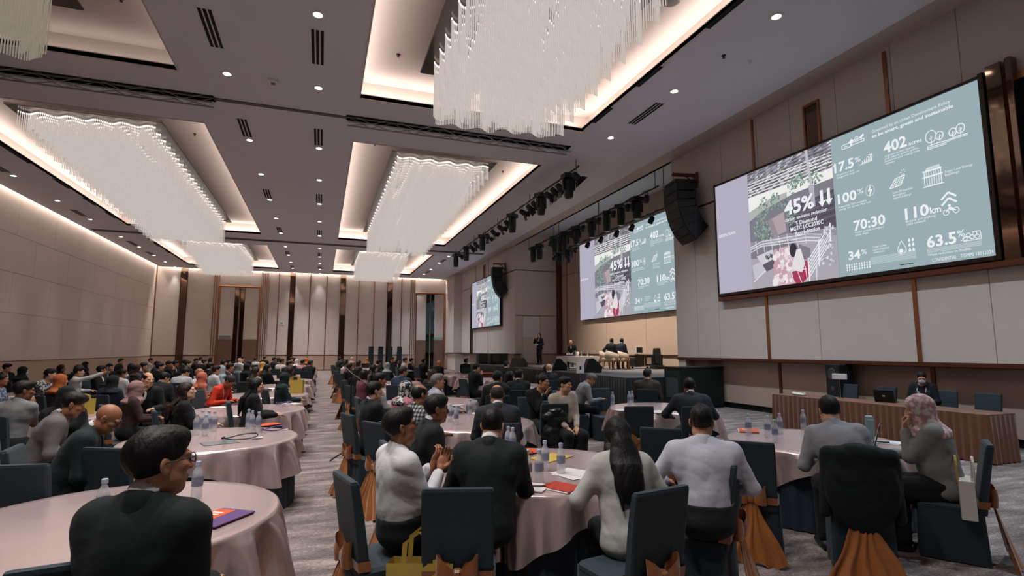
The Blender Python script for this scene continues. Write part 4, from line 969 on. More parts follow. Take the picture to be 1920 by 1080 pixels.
# ------------------------------------------------------------------ covered chairs with sash and bow
M_cover = mat('navy_chair_cover', (34, 50, 59), .68, sheen=.05, noise=.10, nscale=5, bump=.15, bscale=35)
M_sash = mat('bronze_satin_sash', (152, 90, 38), .34, spec=.6, sheen=.3, noise=.18, nscale=9)
def chair_meshes():
    d = {}
    # backrest: rounded slab leaning back, slightly narrower at the bottom
    bm = bmesh.new(); rows = [(-.195, .40, .200, .030), (-.215, .55, .203, .030), (-.240, .72, .205, .029), (-.262, .86, .205, .028), (-.280, .955, .203, .026)]
    prev = None
    for (y, z, w, t) in rows:
        ring = [bm.verts.new(p) for p in ((-w, y - t + .008, z), (-w + .012, y - t, z), (w - .012, y - t, z), (w, y - t + .008, z), (w, y + t - .008, z), (w - .012, y + t, z), (-w + .012, y + t, z), (-w, y + t - .008, z))]
        if prev:
            for i in range(8): bm.faces.new((prev[i], prev[(i+1) % 8], ring[(i+1) % 8], ring[i]))
        else: bm.faces.new(ring[::-1])
        prev = ring
    cap = [bm.verts.new((v.co.x * .97, -.284 + (v.co.y + .280) * .75, .972)) for v in prev]
    for i in range(8): bm.faces.new((prev[i], prev[(i+1) % 8], cap[(i+1) % 8], cap[i]))
    bm.faces.new(cap)
    me = bpy.data.meshes.new('backrest'); bm.to_mesh(me); bm.free(); me.materials.append(M_cover); d['backrest'] = me
    d['seat'] = MB().rbox(-.215, .215, -.19, .235, .40, .465, .02).mesh('seat', M_cover)
    # skirt with folds to the floor
    per = []; m = 14
    for (a, b) in (((-.212, -.205), (.212, -.205)), ((.212, -.205), (.212, .232)), ((.212, .232), (-.212, .232)), ((-.212, .232), (-.212, -.205))):
        for i in range(m): per.append((a[0] + (b[0]-a[0])*i/m, a[1] + (b[1]-a[1])*i/m))
    V = []; F = []; n = len(per)
    for (z, k) in ((.445, 0), (.36, .2), (.18, .7), (.008, 1)):
        for i, (x, y) in enumerate(per):
            f = 1 + k * (.05 + .028*math.sin(i*1.35) + .02*math.sin(i*.7)); V.append((x*f, y*f, z))
    for k in range(3):
        for i in range(n): F.append((k*n+i, k*n+(i+1) % n, (k+1)*n+(i+1) % n, (k+1)*n+i))
    me = bpy.data.meshes.new('chair_skirt'); me.from_pydata(V, [], F); me.materials.append(M_cover); me.polygons.foreach_set('use_smooth', [True]*len(F)); me.update(); d['chair_skirt'] = me
    # sash band round the back
    mb = MB(); loop = []
    def yb(z): return -.195 - (z - .40) * .153
    V = []; F = []; prof = [(-.212, .034), (-.2, -.04), (0, -.043), (.2, -.04), (.212, .034), (0, .042)]
    for z in (.455, .515):
        for (x, dy) in prof: V.append((x, yb(z) + dy, z))
    k = len(prof)
    for i in range(k): F.append((i, (i+1) % k, k + (i+1) % k, k + i))
    me = bpy.data.meshes.new('sash_band'); me.from_pydata(V, [], F); me.materials.append(M_sash); me.update(); d['sash_band'] = me
    # bow: two loops and a knot
    y0 = yb(.50) - .055
    ZB = .50
    def loop_mesh(s):
        V = []; F = []; n = 10
        for i in range(n + 1):
            t = i / n; a = 2*PI*t; x = s * (.02 + .085*(1 - math.cos(a))/2*1.15); off = .032*math.sin(a)
            h = .018 + .062*math.sin(PI*min(t, 1-t)*1.0 if True else 0)*1.0
            up = .035*(1 - math.cos(a))/2
            V += [(x, y0 - .01 + off, ZB + up - h), (x, y0 - .018 + off, ZB + up), (x, y0 - .01 + off, ZB + up + h)]
        for i in range(n):
            for j in range(2): F.append((i*3+j, (i+1)*3+j, (i+1)*3+j+1, i*3+j+1))
        me = bpy.data.meshes.new('bow_loop'); me.from_pydata(V, [], F); me.materials.append(M_sash); me.polygons.foreach_set('use_smooth', [True]*len(F)); me.update(); return me
    d['bow_l'] = loop_mesh(-1); d['bow_r'] = loop_mesh(1)
    d['knot'] = MB().rbox(-.026, .026, y0 - .035, y0 + .02, .47, .535, .012).mesh('bow_knot', M_sash)
    # tail drape: fan of folds from the knot to the floor
    V = []; F = []; n = 26; rows = 9
    for k in range(rows):
        t = k / (rows - 1); z = .49 - .48*t; w = .035 + .235*t ** 1.0
        for i in range(n):
            u = i / (n - 1) * 2 - 1; fold = math.sin(u*13 + 1.2*math.sin(2.5*u)) * .020 * (t + .15) + .012*math.sin(u*29)*t
            V.append((u*w + .012*math.sin(7*t + u*3), -.262 - .10*t - .012 + fold - .03*(1 - u*u)*t, z + (.02*math.sin(u*9) if k == rows - 1 else 0)))
    for k in range(rows - 1):
        for i in range(n - 1): F.append((k*n+i, k*n+i+1, (k+1)*n+i+1, (k+1)*n+i))
    me = bpy.data.meshes.new('sash_tail'); me.from_pydata(V, [], F); me.materials.append(M_sash); me.polygons.foreach_set('use_smooth', [True]*len(F)); me.update(); d['sash_tail'] = me
    return d
CHM = chair_meshes()
CHAIR_N = {}
def chair(x, y, rz, lab, full=True, sash=True):
    t = thing('banquet_chair', lab, 'chair', (x, y, 0), rz, 'navy covered banquet chairs')
    link('backrest', CHM['backrest'], t); link('seat', CHM['seat'], t); link('chair_skirt', CHM['chair_skirt'], t)
    if sash:
        link('sash_band', CHM['sash_band'], t)
        if full:
            link('bow_loop', CHM['bow_l'], t); link('bow_loop', CHM['bow_r'], t); link('bow_knot', CHM['knot'], t)
        link('sash_tail', CHM['sash_tail'], t)
    return t
def face(x, y, tx, ty):
    """z rotation that turns local +y towards a target"""
    return math.atan2(ty - y, tx - x) - PI / 2
# ------------------------------------------------------------------ small things on tables
M_pet = mat('clear_bottle', (226, 232, 238), .08, spec=.8, alpha=.42); M_lab = mat('bottle_label', (126, 134, 160), .5, noise=.4, nscale=40); M_cap = mat('bottle_cap', (176, 190, 214), .5); M_capg = mat('bottle_cap_green', (150, 190, 180), .5)
BM = {'bottle_body': fixn(MB().lathe([(.026, 0), (.031, .006), (.031, .05), (.028, .06), (.031, .07), (.031, .135), (.026, .16), (.013, .185), (.013, .198)], 14).mesh('bottle_body', M_pet, True)),
      'bottle_label': MB().lathe([(.0318, .075), (.0318, .128)], 14, capb=False, capt=False).mesh('bottle_label', M_lab, True), 'bottle_cap': MB().lathe([(.0155, .195), (.0155, .215), (.013, .218)], 12).mesh('bottle_cap', M_cap),
      'bottle_capg': MB().lathe([(.0155, .195), (.0155, .215), (.013, .218)], 12).mesh('bottle_cap', M_capg)}
def bottle(x, y, lab, z=.753, s=1.12, green=False):
    t = thing('water_bottle', lab, 'bottle', (x, y, z), random.uniform(0, 6), 'plastic water bottles'); t.scale = (s, s, s)
    link('bottle_body', BM['bottle_body'], t); link('bottle_label', BM['bottle_label'], t); link('bottle_cap', BM['bottle_capg' if green else 'bottle_cap'], t)
M_paper = mat('paper', (218, 214, 212), .8); M_orange = mat('orange_print', (206, 84, 40), .6, noise=.15, nscale=30); M_purple = mat('purple_print', (92, 64, 120), .6); M_yellow = mat('yellow_bag', (196, 168, 76), .7, noise=.1, nscale=6, bump=.2, bscale=12); M_red = mat('red_cover', (176, 58, 42), .5, noise=.3, nscale=12)
M_ltext = mat('print_white', (232, 226, 220), .6)
def booklet(x, y, rz, lab, cols, w=.21, h=.297, z=.754, tilt=0, name='booklet', text=False):
    t = thing(name, lab, name.replace('_', ' '), (x, y, z), rz)
    for i, m in enumerate(cols):
        o = MB().rbox(-w/2 + i*.012, w/2 + i*.012, -h/2 - i*.01, h/2 - i*.008, i*.008, i*.008 + .006, .001).build('cover' if i == len(cols) - 1 else 'pages', m, t)
    if text == 'split':
        MB().box(-w*.46, w*.05, -h*.42, h*.40, (len(cols)-1)*.008 + .006, (len(cols)-1)*.008 + .0072).build('printed_panel', M_orange, t)
        for j in range(2): MB().box(-w*.40, -w*.1, h*(.15 - j*.12), h*(.15 - j*.12) + .02, (len(cols)-1)*.008 + .0072, (len(cols)-1)*.008 + .008).build('print_line', M_ltext, t)
    elif text:
        k = len(cols) - 1
        for j in range(3): MB().box(-w*.3, w*(.2 - .1*j), h*(.2 - j*.09), h*(.2 - j*.09) + .012, k*.008 + .006, k*.008 + .0075).build('print_line', M_ltext, t)
    return t
def papers(x, y, rz, lab, n=3, z=.754):
    t = thing('papers', lab, 'papers', (x, y, z), rz)
    for i in range(n):
        o = MB().box(-.105, .105, -.148, .148, 0, .0015).build('sheet', M_paper, t); o.location = (random.uniform(-.05, .05), random.uniform(-.05, .05), i*.002); o.rotation_euler = (0, 0, random.uniform(-.5, .5))
def lanyard(x, y, rz, lab, m, z=.754, s=1.0):
    t = thing('lanyard', lab, 'lanyard', (x, y, z), rz); pts = []
    for i in range(26):
        a = 2*PI*i/26; pts.append((s*(.13*math.cos(a) + .05*math.cos(2*a)), s*(.07*math.sin(a) + .03*math.sin(3*a)), .008 + .018*(1 + math.sin(2*a + .6))))
    MB().tube(pts, .007, 5, closed=True).build('strap', m, t); MB().rbox(.13*s, .22*s, -.03, .03, .0, .004, .001).build('badge', M_paper, t)
def paper_bag(x, y, rz, lab, z=.754, s=1.0, m=None, lying=False):
    t = thing('paper_bag', lab, 'bag', (x, y, z), rz); m = m or M_yellow
    w, d, h = .16*s, .05*s, .26*s; mb = MB()
    V = [(-w, -d, 0), (w, -d, 0), (w, d, 0), (-w, d, 0), (-w*1.04, -d*.8, h), (w*1.04, -d*.8, h*1.02), (w*1.04, d*.8, h), (-w*1.04, d*.8, h*.98), (-w*.9, -.0, h*.5), (w*.9, 0, h*.5)]
    mb.add(V, [(0, 1, 5, 4), (2, 3, 7, 6), (3, 2, 1, 0), (1, 2, 9), (2, 6, 9), (6, 5, 9), (5, 1, 9), (3, 0, 8), (0, 4, 8), (4, 7, 8), (7, 3, 8)]); mb.build('bag_body', m, t)
    for sy in (-1, 1):
        pts = [(-w*.5, sy*d*.8, h*.98), (-w*.46, sy*d*.8, h*1.2), (0, sy*d*.8, h*1.32), (w*.46, sy*d*.8, h*1.2), (w*.5, sy*d*.8, h*.98)]
        V = []; F = []
        for p in pts: V += [(p[0] - .012*s, p[1], p[2]), (p[0] + .012*s, p[1] + .003, p[2] + .004)]
        for i in range(4): F.append((2*i, 2*i+1, 2*i+3, 2*i+2))
        MB().add(V, F).build('bag_handle', m, t)
    return t
def tumbler(x, y, lab, z=.754):
    t = thing('tumbler', lab, 'flask', (x, y, z)); MB().lathe([(.038, 0), (.042, .01), (.044, .2), (.042, .215)], 18).build('flask_body', mat('teal_flask', (126, 158, 160), .4), t, smooth=True)
    MB().lathe([(.041, .215), (.041, .245), (.034, .252)], 18).build('flask_lid', mat('teal_lid', (140, 170, 172), .5), t)
def laptop(x, y, rz, lab, z=.754, tilt=105, m=None):
    t = thing('laptop', lab, 'laptop', (x, y, z), rz); m = m or M_black
    MB().rbox(-.165, .165, -.115, .115, 0, .016, .004).build('keyboard_base', m, t)
    M = Matrix.Translation((0, .115, .012)) @ Matrix.Rotation(R(180 - tilt), 4, 'X') @ Matrix.Rotation(PI, 4, 'X')
    M = Matrix.Translation((0, .115, .012)) @ Matrix.Rotation(-R(tilt - 90), 4, 'X')
    l = MB().rbox(-.165, .165, -.004, .006, 0, .23, .003, M=M).build('lid', m, t); MB().box(-.152, .152, -.006, -.004, .012, .22, M=M).build('display', emat('laptop_glow', (190, 196, 206), .5), l)
    MB().box(-.02, .02, .006, .0075, .10, .13, M=M).build('emblem', M_ltext, l)
def phone(x, y, rz, lab, z=.754):
    t = thing('phone', lab, 'phone', (x, y, z), rz); MB().rbox(-.037, .037, -.076, .076, 0, .009, .002).build('phone_body', M_black, t); MB().box(-.033, .033, -.07, .07, .009, .0095).build('phone_glass', mat('phone_glass', (40, 42, 46), .05), t)
def notebook(x, y, rz, lab, z=.754, pen=True):
    t = thing('notepad', lab, 'notepad', (x, y, z), rz); MB().rbox(-.075, .075, -.105, .105, 0, .012, .002).build('pages', M_paper, t); MB().rbox(-.076, .076, .09, .107, 0, .014, .002).build('binding', M_ltext, t)
def pen(x, y, rz, lab, z=.768):
    t = thing('pen', lab, 'pen', (x, y, z), rz); MB().tube([(-.06, 0, .005), (.06, 0, .005)], .0045, 6).build('barrel', M_black, t); MB().tube([(.06, 0, .005), (.075, 0, .004)], [.0045, .001], 6).build('tip', M_chrome, t)
def spectacles(x, y, rz, lab, z=.754):
    t = thing('spectacles', lab, 'glasses', (x, y, z), rz)
    for s in (-1, 1):
        MB().tube([(s*.034 + .024*math.cos(a), 0, .022 + .02*math.sin(a)) for a in np.linspace(0, 2*PI, 12, endpoint=False)], .0022, 5, closed=True).build('rim', M_black, t)
        MB().tube([(s*.06, 0, .028), (s*.062, .1, .024), (s*.055, .13, .004)], .0022, 5).build('temple', M_black, t)
    MB().tube([(-.01, 0, .028), (.01, 0, .028)], .0022, 5).build('bridge', M_black, t)
# ------------------------------------------------------------------ people: smooth implicit bodies meshed with surface nets
def V3(*a): return np.array(a, dtype=np.float64)
class Field:
    """union of soft primitives on a regular grid"""
    def __init__(s, lo, hi, h):
        s.h = h; s.lo = np.array(lo, float)
        n = np.maximum(np.ceil((np.array(hi) - s.lo) / h).astype(int) + 1, 4)
        s.n = n; s.D = np.full(n, .25, np.float32)
        s.ax = [(s.lo[i] + h * np.arange(n[i])).astype(np.float32) for i in range(3)]
    def sub(s, lo, hi):
        i0 = np.clip(np.floor((np.array(lo) - s.lo) / s.h).astype(int), 0, s.n - 1); i1 = np.clip(np.ceil((np.array(hi) - s.lo) / s.h).astype(int) + 1, 1, s.n)
        sl = tuple(slice(a, max(b, a + 1)) for a, b in zip(i0, i1))
        return sl, s.ax[0][sl[0]][:, None, None], s.ax[1][sl[1]][None, :, None], s.ax[2][sl[2]][None, None, :]
    def comb(s, sl, d, op, k):
        D = s.D[sl]
        if op == 'u':
            if k > 0:
                hh = np.clip(.5 + .5 * (D - d) / k, 0, 1); s.D[sl] = D * (1 - hh) + d * hh - k * hh * (1 - hh)
            else: s.D[sl] = np.minimum(D, d)
        elif op == 's':
            if k > 0:
                hh = np.clip(.5 - .5 * (D + d) / k, 0, 1); s.D[sl] = D * (1 - hh) - d * hh + k * hh * (1 - hh)
            else: s.D[sl] = np.maximum(D, -d)
    def cone(s, a, b, r1, r2, op='u', k=.02):
        a = np.asarray(a, float); b = np.asarray(b, float); m = max(r1, r2) + k + 2 * s.h + .03
        sl, X, Y, Z = s.sub(np.minimum(a, b) - m, np.maximum(a, b) + m); d = b - a; L = max(d @ d, 1e-9)
        t = np.clip(((X - a[0]) * d[0] + (Y - a[1]) * d[1] + (Z - a[2]) * d[2]) / L, 0, 1)
        q = np.sqrt((X - a[0] - t * d[0]) ** 2 + (Y - a[1] - t * d[1]) ** 2 + (Z - a[2] - t * d[2]) ** 2) - (r1 + (r2 - r1) * t)
        s.comb(sl, q, op, k)
    def ell(s, c, r, op='u', k=.02, Rm=None):
        c = np.asarray(c, float); r = np.asarray(r, float); m = max(r) + k + 2 * s.h + .03
        sl, X, Y, Z = s.sub(c - m, c + m); X = X - c[0]; Y = Y - c[1]; Z = Z - c[2]
        if Rm is not None:
            Rm = np.asarray(Rm); X, Y, Z = (Rm[0, 0] * X + Rm[1, 0] * Y + Rm[2, 0] * Z, Rm[0, 1] * X + Rm[1, 1] * Y + Rm[2, 1] * Z, Rm[0, 2] * X + Rm[1, 2] * Y + Rm[2, 2] * Z)
        k0 = np.sqrt((X / r[0]) ** 2 + (Y / r[1]) ** 2 + (Z / r[2]) ** 2); k1 = np.sqrt((X / r[0] ** 2) ** 2 + (Y / r[1] ** 2) ** 2 + (Z / r[2] ** 2) ** 2)
        s.comb(sl, k0 * (k0 - 1) / np.maximum(k1, 1e-6), op, k)
    def cut(s, n, d):
        """keep the side where n.p > d"""
        X, Y, Z = s.ax[0][:, None, None], s.ax[1][None, :, None], s.ax[2][None, None, :]
        s.D = np.maximum(s.D, -(n[0] * X + n[1] * Y + n[2] * Z - d)).astype(np.float32)
    def wrinkle(s, amp, freq, seed, vert=False):
        rr = np.random.RandomState(seed); X, Y, Z = s.ax[0][:, None, None], s.ax[1][None, :, None], s.ax[2][None, None, :]
        w = 0
        for i in range(3):
            d = np.array([rr.uniform(-.9, .9), rr.uniform(-.5, .5), 1.0])
            if vert: d = np.array([rr.choice([-1., 1.]), rr.uniform(-.9, .9), rr.uniform(-.12, .12)])
            d /= np.linalg.norm(d); f = freq * rr.uniform(.6, 1.3); p = rr.uniform(0, 6.28)
            g = np.sin((d[0] * X + d[1] * Y + d[2] * Z) * f + p + 2.6 * np.sin((d[2] * X - d[0] * Z + .6 * Y) * f * .22 + p))
            w = w + np.where(g > 0, g * g, -.35 * g * g) * (.6 + .4 * np.sin((X * d[2] + Y - Z * d[0]) * f * .3 + 2 * p))
        s.D = (s.D + amp / 1.2 * w).astype(np.float32)
    def mesh(s):
        D = s.D; ins = D < 0
        c = np.zeros(tuple(x - 1 for x in D.shape), np.uint8)
        for i in (0, 1):
            for j in (0, 1):
                for k in (0, 1): c += ins[i:D.shape[0]-1+i, j:D.shape[1]-1+j, k:D.shape[2]-1+k]
        act = (c > 0) & (c < 8); A = np.argwhere(act); ids = np.full(c.shape, -1, np.int64); ids[act] = np.arange(len(A))
        P = np.zeros((len(A), 3)); N = np.zeros(len(A))
        C = [(i, j, k) for i in (0, 1) for j in (0, 1) for k in (0, 1)]
        for a in C:
            for ax in range(3):
                if a[ax]: continue
                b = list(a); b[ax] = 1
                d0 = D[A[:, 0]+a[0], A[:, 1]+a[1], A[:, 2]+a[2]]; d1 = D[A[:, 0]+b[0], A[:, 1]+b[1], A[:, 2]+b[2]]
                m = (d0 < 0) != (d1 < 0); t = d0[m] / (d0[m] - d1[m])
                p = np.tile(np.array(a, float), (m.sum(), 1)); p[:, ax] = t; P[m] += p; N[m] += 1
        P = P / N[:, None] + A; V = s.lo + P * s.h; F = []
        for ax in range(3):
            o1, o2 = [(1, 2), (2, 0), (0, 1)][ax]
            sl0 = [slice(None)] * 3; sl1 = [slice(None)] * 3; sl0[ax] = slice(0, -1); sl1[ax] = slice(1, None)
            ch = ins[tuple(sl0)] != ins[tuple(sl1)]
            for q in (o1, o2):
                g = [slice(None)] * 3; g[q] = 0; ch[tuple(g)] = False; g[q] = -1; ch[tuple(g)] = False
            E = np.argwhere(ch); fl = ins[tuple(sl0)][tuple(E.T)]
            e1 = np.zeros(3, int); e1[o1] = 1; e2 = np.zeros(3, int); e2[o2] = 1
            q = np.stack([ids[tuple((E - e1 - e2).T)], ids[tuple((E - e2).T)], ids[tuple(E.T)], ids[tuple((E - e1).T)]], 1)
            q[~fl] = q[~fl][:, ::-1]; F.append(q)
        F = np.concatenate(F); F = F[(F >= 0).all(1)]
        return V, F

def np_mesh(name, parts, mats):
    """parts: list of (V, F, material index)"""
    Vs, Fs, Ms, o = [], [], [], 0
    for (V, F, mi) in parts: Vs.append(V); Fs.append(F + o); Ms.append(np.full(len(F), mi)); o += len(V)
    V = np.concatenate(Vs); F = np.concatenate(Fs); M = np.concatenate(Ms)
    me = bpy.data.meshes.new(name); me.vertices.add(len(V)); me.vertices.foreach_set('co', V.astype(np.float32).ravel())
    me.loops.add(F.size); me.loops.foreach_set('vertex_index', F.astype(np.int32).ravel())
    me.polygons.add(len(F)); me.polygons.foreach_set('loop_start', np.arange(0, F.size, 4, dtype=np.int32))
    for m in mats: me.materials.append(m)
    me.polygons.foreach_set('material_index', M.astype(np.int32)); me.polygons.foreach_set('use_smooth', np.ones(len(F), bool))
    me.update(calc_edges=True); me.validate(); return me

def rot(yaw=0, pitch=0, roll=0):
    """head turn: yaw to the left positive, pitch down positive, roll"""
    return np.array((Matrix.Rotation(yaw, 3, 'Z') @ Matrix.Rotation(-pitch, 3, 'X') @ Matrix.Rotation(roll, 3, 'Y')))
HCACHE = {}
def head_geo(kind, h):
    """head in head space: face towards +y, origin between the ears"""
    key = ('head', kind, h)
    if key in HCACHE: return HCACHE[key]
    f = Field((-.115, -.15, -.235), (.115, .135, .14), h); w = .95 if kind == 'f' else 1.0
    f.ell((0, -.014, .03), (.075 * w, .096, .088), k=0)
    f.ell((0, .022, -.042), (.060 * w, .068, .078), k=.03)
    f.ell((0, .056, -.100), (.026 * w, .028, .022), k=.03)
    for s in (-1, 1):
        f.ell((s * .045 * w, .012, -.070), (.022, .045, .032), k=.03)      # jaw
        f.ell((s * .041 * w, .060, -.018), (.024, .024, .018), k=.02)      # cheek
        f.ell((s * .030, .078, .024), (.024, .016, .010), k=.015)          # brow
    f.cone((0, .082, .012), (0, .106, -.026), .009, .012, k=.012)           # nose
    for s in (-1, 1): f.ell((s * .011, .098, -.032), (.009, .011, .008), k=.008)
    for s in (-1, 1): f.ell((s * .032, .094, .006), (.016, .016, .010), 's', k=.012)   # eye sockets
    for s in (-1, 1): f.ell((s * .032, .074, .006), (.0145, .0135, .0105), k=.003)
    f.ell((0, .087, -.061), (.023, .011, .0055), k=.006); f.ell((0, .085, -.072), (.021, .011, .0065), k=.006)
    f.cone((-.024, .098, -.0665), (.024, .098, -.0665), .002, .002, 's', k=.004)
    f.cone((0, -.022, -.075), (0, -.045, -.225), .053 * w, .058 * w, k=.025)
    if kind != 'f': f.ell((0, .022, -.135), (.012, .014, .018), k=.02)
    for s in (-1, 1):
        Rm = np.array(Matrix.Rotation(s * .35, 3, 'Z') @ Matrix.Rotation(.2, 3, 'X'))
        f.ell((s * .079 * w, -.012, -.006), (.008, .020, .032), k=.008, Rm=Rm); f.ell((s * .087 * w, -.008, -.004), (.005, .011, .019), 's', k=.004, Rm=Rm)
    r = f.mesh(); HCACHE[key] = r; return r
def hair_geo(kind, h):
    key = ('hair', kind, h)
    if key in HCACHE: return HCACHE[key]
    lo, hi = (-.13, -.20, -.12), (.13, .13, .165)
    if kind in ('long', 'longwavy'): lo, hi = (-.17, -.24, -.52), (.17, .13, .165)
    if kind == 'bob': lo, hi = (-.15, -.18, -.2), (.15, .13, .165)
    if kind == 'hijab': lo, hi = (-.27, -.22, -.30), (.27, .19, .17)
    f = Field(lo, hi, h)
    if kind == 'short':
        f.ell((0, -.018, .037), (.0835, .104, .098), k=0); f.ell((0, .045, .085), (.058, .055, .038), k=.03); f.wrinkle(.0035, 95, 3, True)
        f.cut((0, -.66, 1), -.014); f.ell((0, .085, -.04), (.075, .05, .088), 's', k=.01)
        for s in (-1, 1): f.ell((s * .088, -.008, -.012), (.016, .026, .034), 's', k=.006)
    elif kind == 'flat':
        f.ell((0, -.018, .034), (.0815, .102, .093), k=0); f.wrinkle(.002, 110, 4, True)
        f.cut((0, -.66, 1), -.010); f.ell((0, .095, -.03), (.08, .05, .085), 's', k=.01)
        for s in (-1, 1): f.ell((s * .088, -.008, -.012), (.016, .026, .034), 's', k=.006)
    elif kind == 'thin':    # receding crown: band round the sides and back
        f.ell((0, -.016, .028), (.079, .099, .090), k=0); f.wrinkle(.0015, 110, 4, True)
        f.cut((0, -.7, 1), -.014); f.ell((0, .02, .12), (.062, .10, .062), 's', k=.012); f.ell((0, .095, -.02), (.08, .06, .09), 's', k=.01)
        for s in (-1, 1): f.ell((s * .088, -.008, -.012), (.016, .026, .034), 's', k=.006)
    elif kind == 'bob':
        f.ell((0, -.02, .035), (.09, .110, .100), k=0); f.cone((0, -.05, .0), (0, -.06, -.10), .088, .085, k=.03)
        for s in (-1, 1): f.cone((s * .075, -.01, .03), (s * .078, .0, -.11), .028, .026, k=.02)
        f.wrinkle(.003, 80, 5, True); f.ell((0, .09, -.05), (.060, .075, .115), 's', k=.012); f.cut((0, 0, 1), -.145)
    elif kind in ('long', 'longwavy'):
        f.ell((0, -.02, .036), (.088, .108, .100), k=0); f.cone((0, -.055, .0), (0, -.085, -.12), .085, .070, k=.03)
        f.ell((0, -.115, -.19), (.116, .05, .17), k=.05); f.ell((0, -.150, -.33), (.108, .040, .14), k=.04)
        for s in (-1, 1):
            f.cone((s * .072, -.01, .04), (s * .086, -.02, -.12), .026, .03, k=.02); f.cone((s * .086, -.03, -.10), (s * .115, -.10, -.34), .030, .014, k=.02)
            f.cone((s * .07, -.15, -.38), (s * .06, -.16, -.50), .024, .010, k=.012)
        f.cone((0, -.15, -.40), (.0, -.165, -.51), .030, .010, k=.012)
        f.wrinkle(.004 if kind == 'long' else .008, 75, 6, True); f.ell((0, .09, -.045), (.060, .070, .11), 's', k=.012)
    elif kind == 'bun':
        f.ell((0, -.018, .036), (.084, .105, .095), k=0); f.wrinkle(.002, 100, 7, True); f.cut((0, -.62, 1), -.02); f.ell((0, .09, -.035), (.072, .05, .09), 's', k=.01)
        f.ell((0, -.125, .03), (.042, .038, .042), k=.01)
        for s in (-1, 1): f.ell((s * .088, -.008, -.012), (.016, .026, .034), 's', k=.006)
    elif kind == 'hijab':
        f.ell((0, -.014, .022), (.095, .116, .112), k=0); f.cone((0, -.012, -.05), (0, -.02, -.17), .092, .11, k=.04)
        f.ell((0, -.02, -.215), (.205, .135, .075), k=.06); f.ell((0, .05, -.20), (.13, .085, .075), k=.05)
        f.wrinkle(.006, 48, 8); f.ell((0, .115, -.018), (.054, .075, .080), 's', k=.01)
    r = f.mesh(); HCACHE[key] = r; return r
def brow_geo(h=.003):
    key = 'brow'
    if key in HCACHE: return HCACHE[key]
    f = Field((-.07, .05, .0), (.07, .12, .05), .0035)
    for s in (-1, 1): f.cone((s * .016, .093, .024), (s * .046, .078, .027), .004, .003, k=.002)
    HCACHE[key] = f.mesh(); return HCACHE[key]
def mask_geo(h=.005):
    key = ('mask', h)
    if key in HCACHE: return HCACHE[key]
    f = Field((-.1, -.02, -.14), (.1, .15, .03), h); f.ell((0, .046, -.058), (.066, .074, .056), k=0); f.cut((0, 1, .15), .022)
    HCACHE[key] = f.mesh(); return HCACHE[key]
def hand_geo(kind, h):
    """right hand in hand space: wrist at origin, fingers towards +y, palm down (-z), thumb towards -x"""
    key = ('hand', kind, h)
    if key in HCACHE: return HCACHE[key]
    f = Field((-.085, -.05, -.10), (.07, .215, .06), h)
    f.cone((0, -.04, 0), (0, .01, 0), .026, .025, k=.01); f.ell((0, .052, -.002), (.040, .048, .0155), k=.018)
    curl = {'flat': .12, 'relaxed': .45, 'fist': 1.25, 'hold': .8}[kind]
    for i, (x, L, r) in enumerate(((-.029, .074, .0088), (-.010, .082, .0092), (.010, .076, .0088), (.028, .060, .0078))):
        p = V3(x, .088 - abs(x) * .15, 0); a = .10 * curl; segs = (.46, .30, .24); spread = -x * (1.2 if kind == 'flat' else .3)
        for j, sg in enumerate(segs):
            a += curl * (.75 if j else .55); q = p + L * sg * V3(-spread * .4, math.cos(a), -math.sin(a)); f.cone(p, q, r * (1 - .08 * j), r * (1 - .08 * (j + 1)), k=.004); p = q
    t0 = V3(-.024, .022, -.006); t1 = t0 + V3(-.026, .030, -.010); t2 = t1 + V3(-.010 + .012 * curl, .030, -.012 * (1 + curl)); t3 = t2 + V3(.004 + .012 * curl, .022, -.008 * curl)
    f.cone(t0, t1, .015, .0115, k=.010); f.cone(t1, t2, .0112, .0098, k=.005); f.cone(t2, t3, .0096, .0082, k=.004)
    HCACHE[key] = f.mesh(); return HCACHE[key]

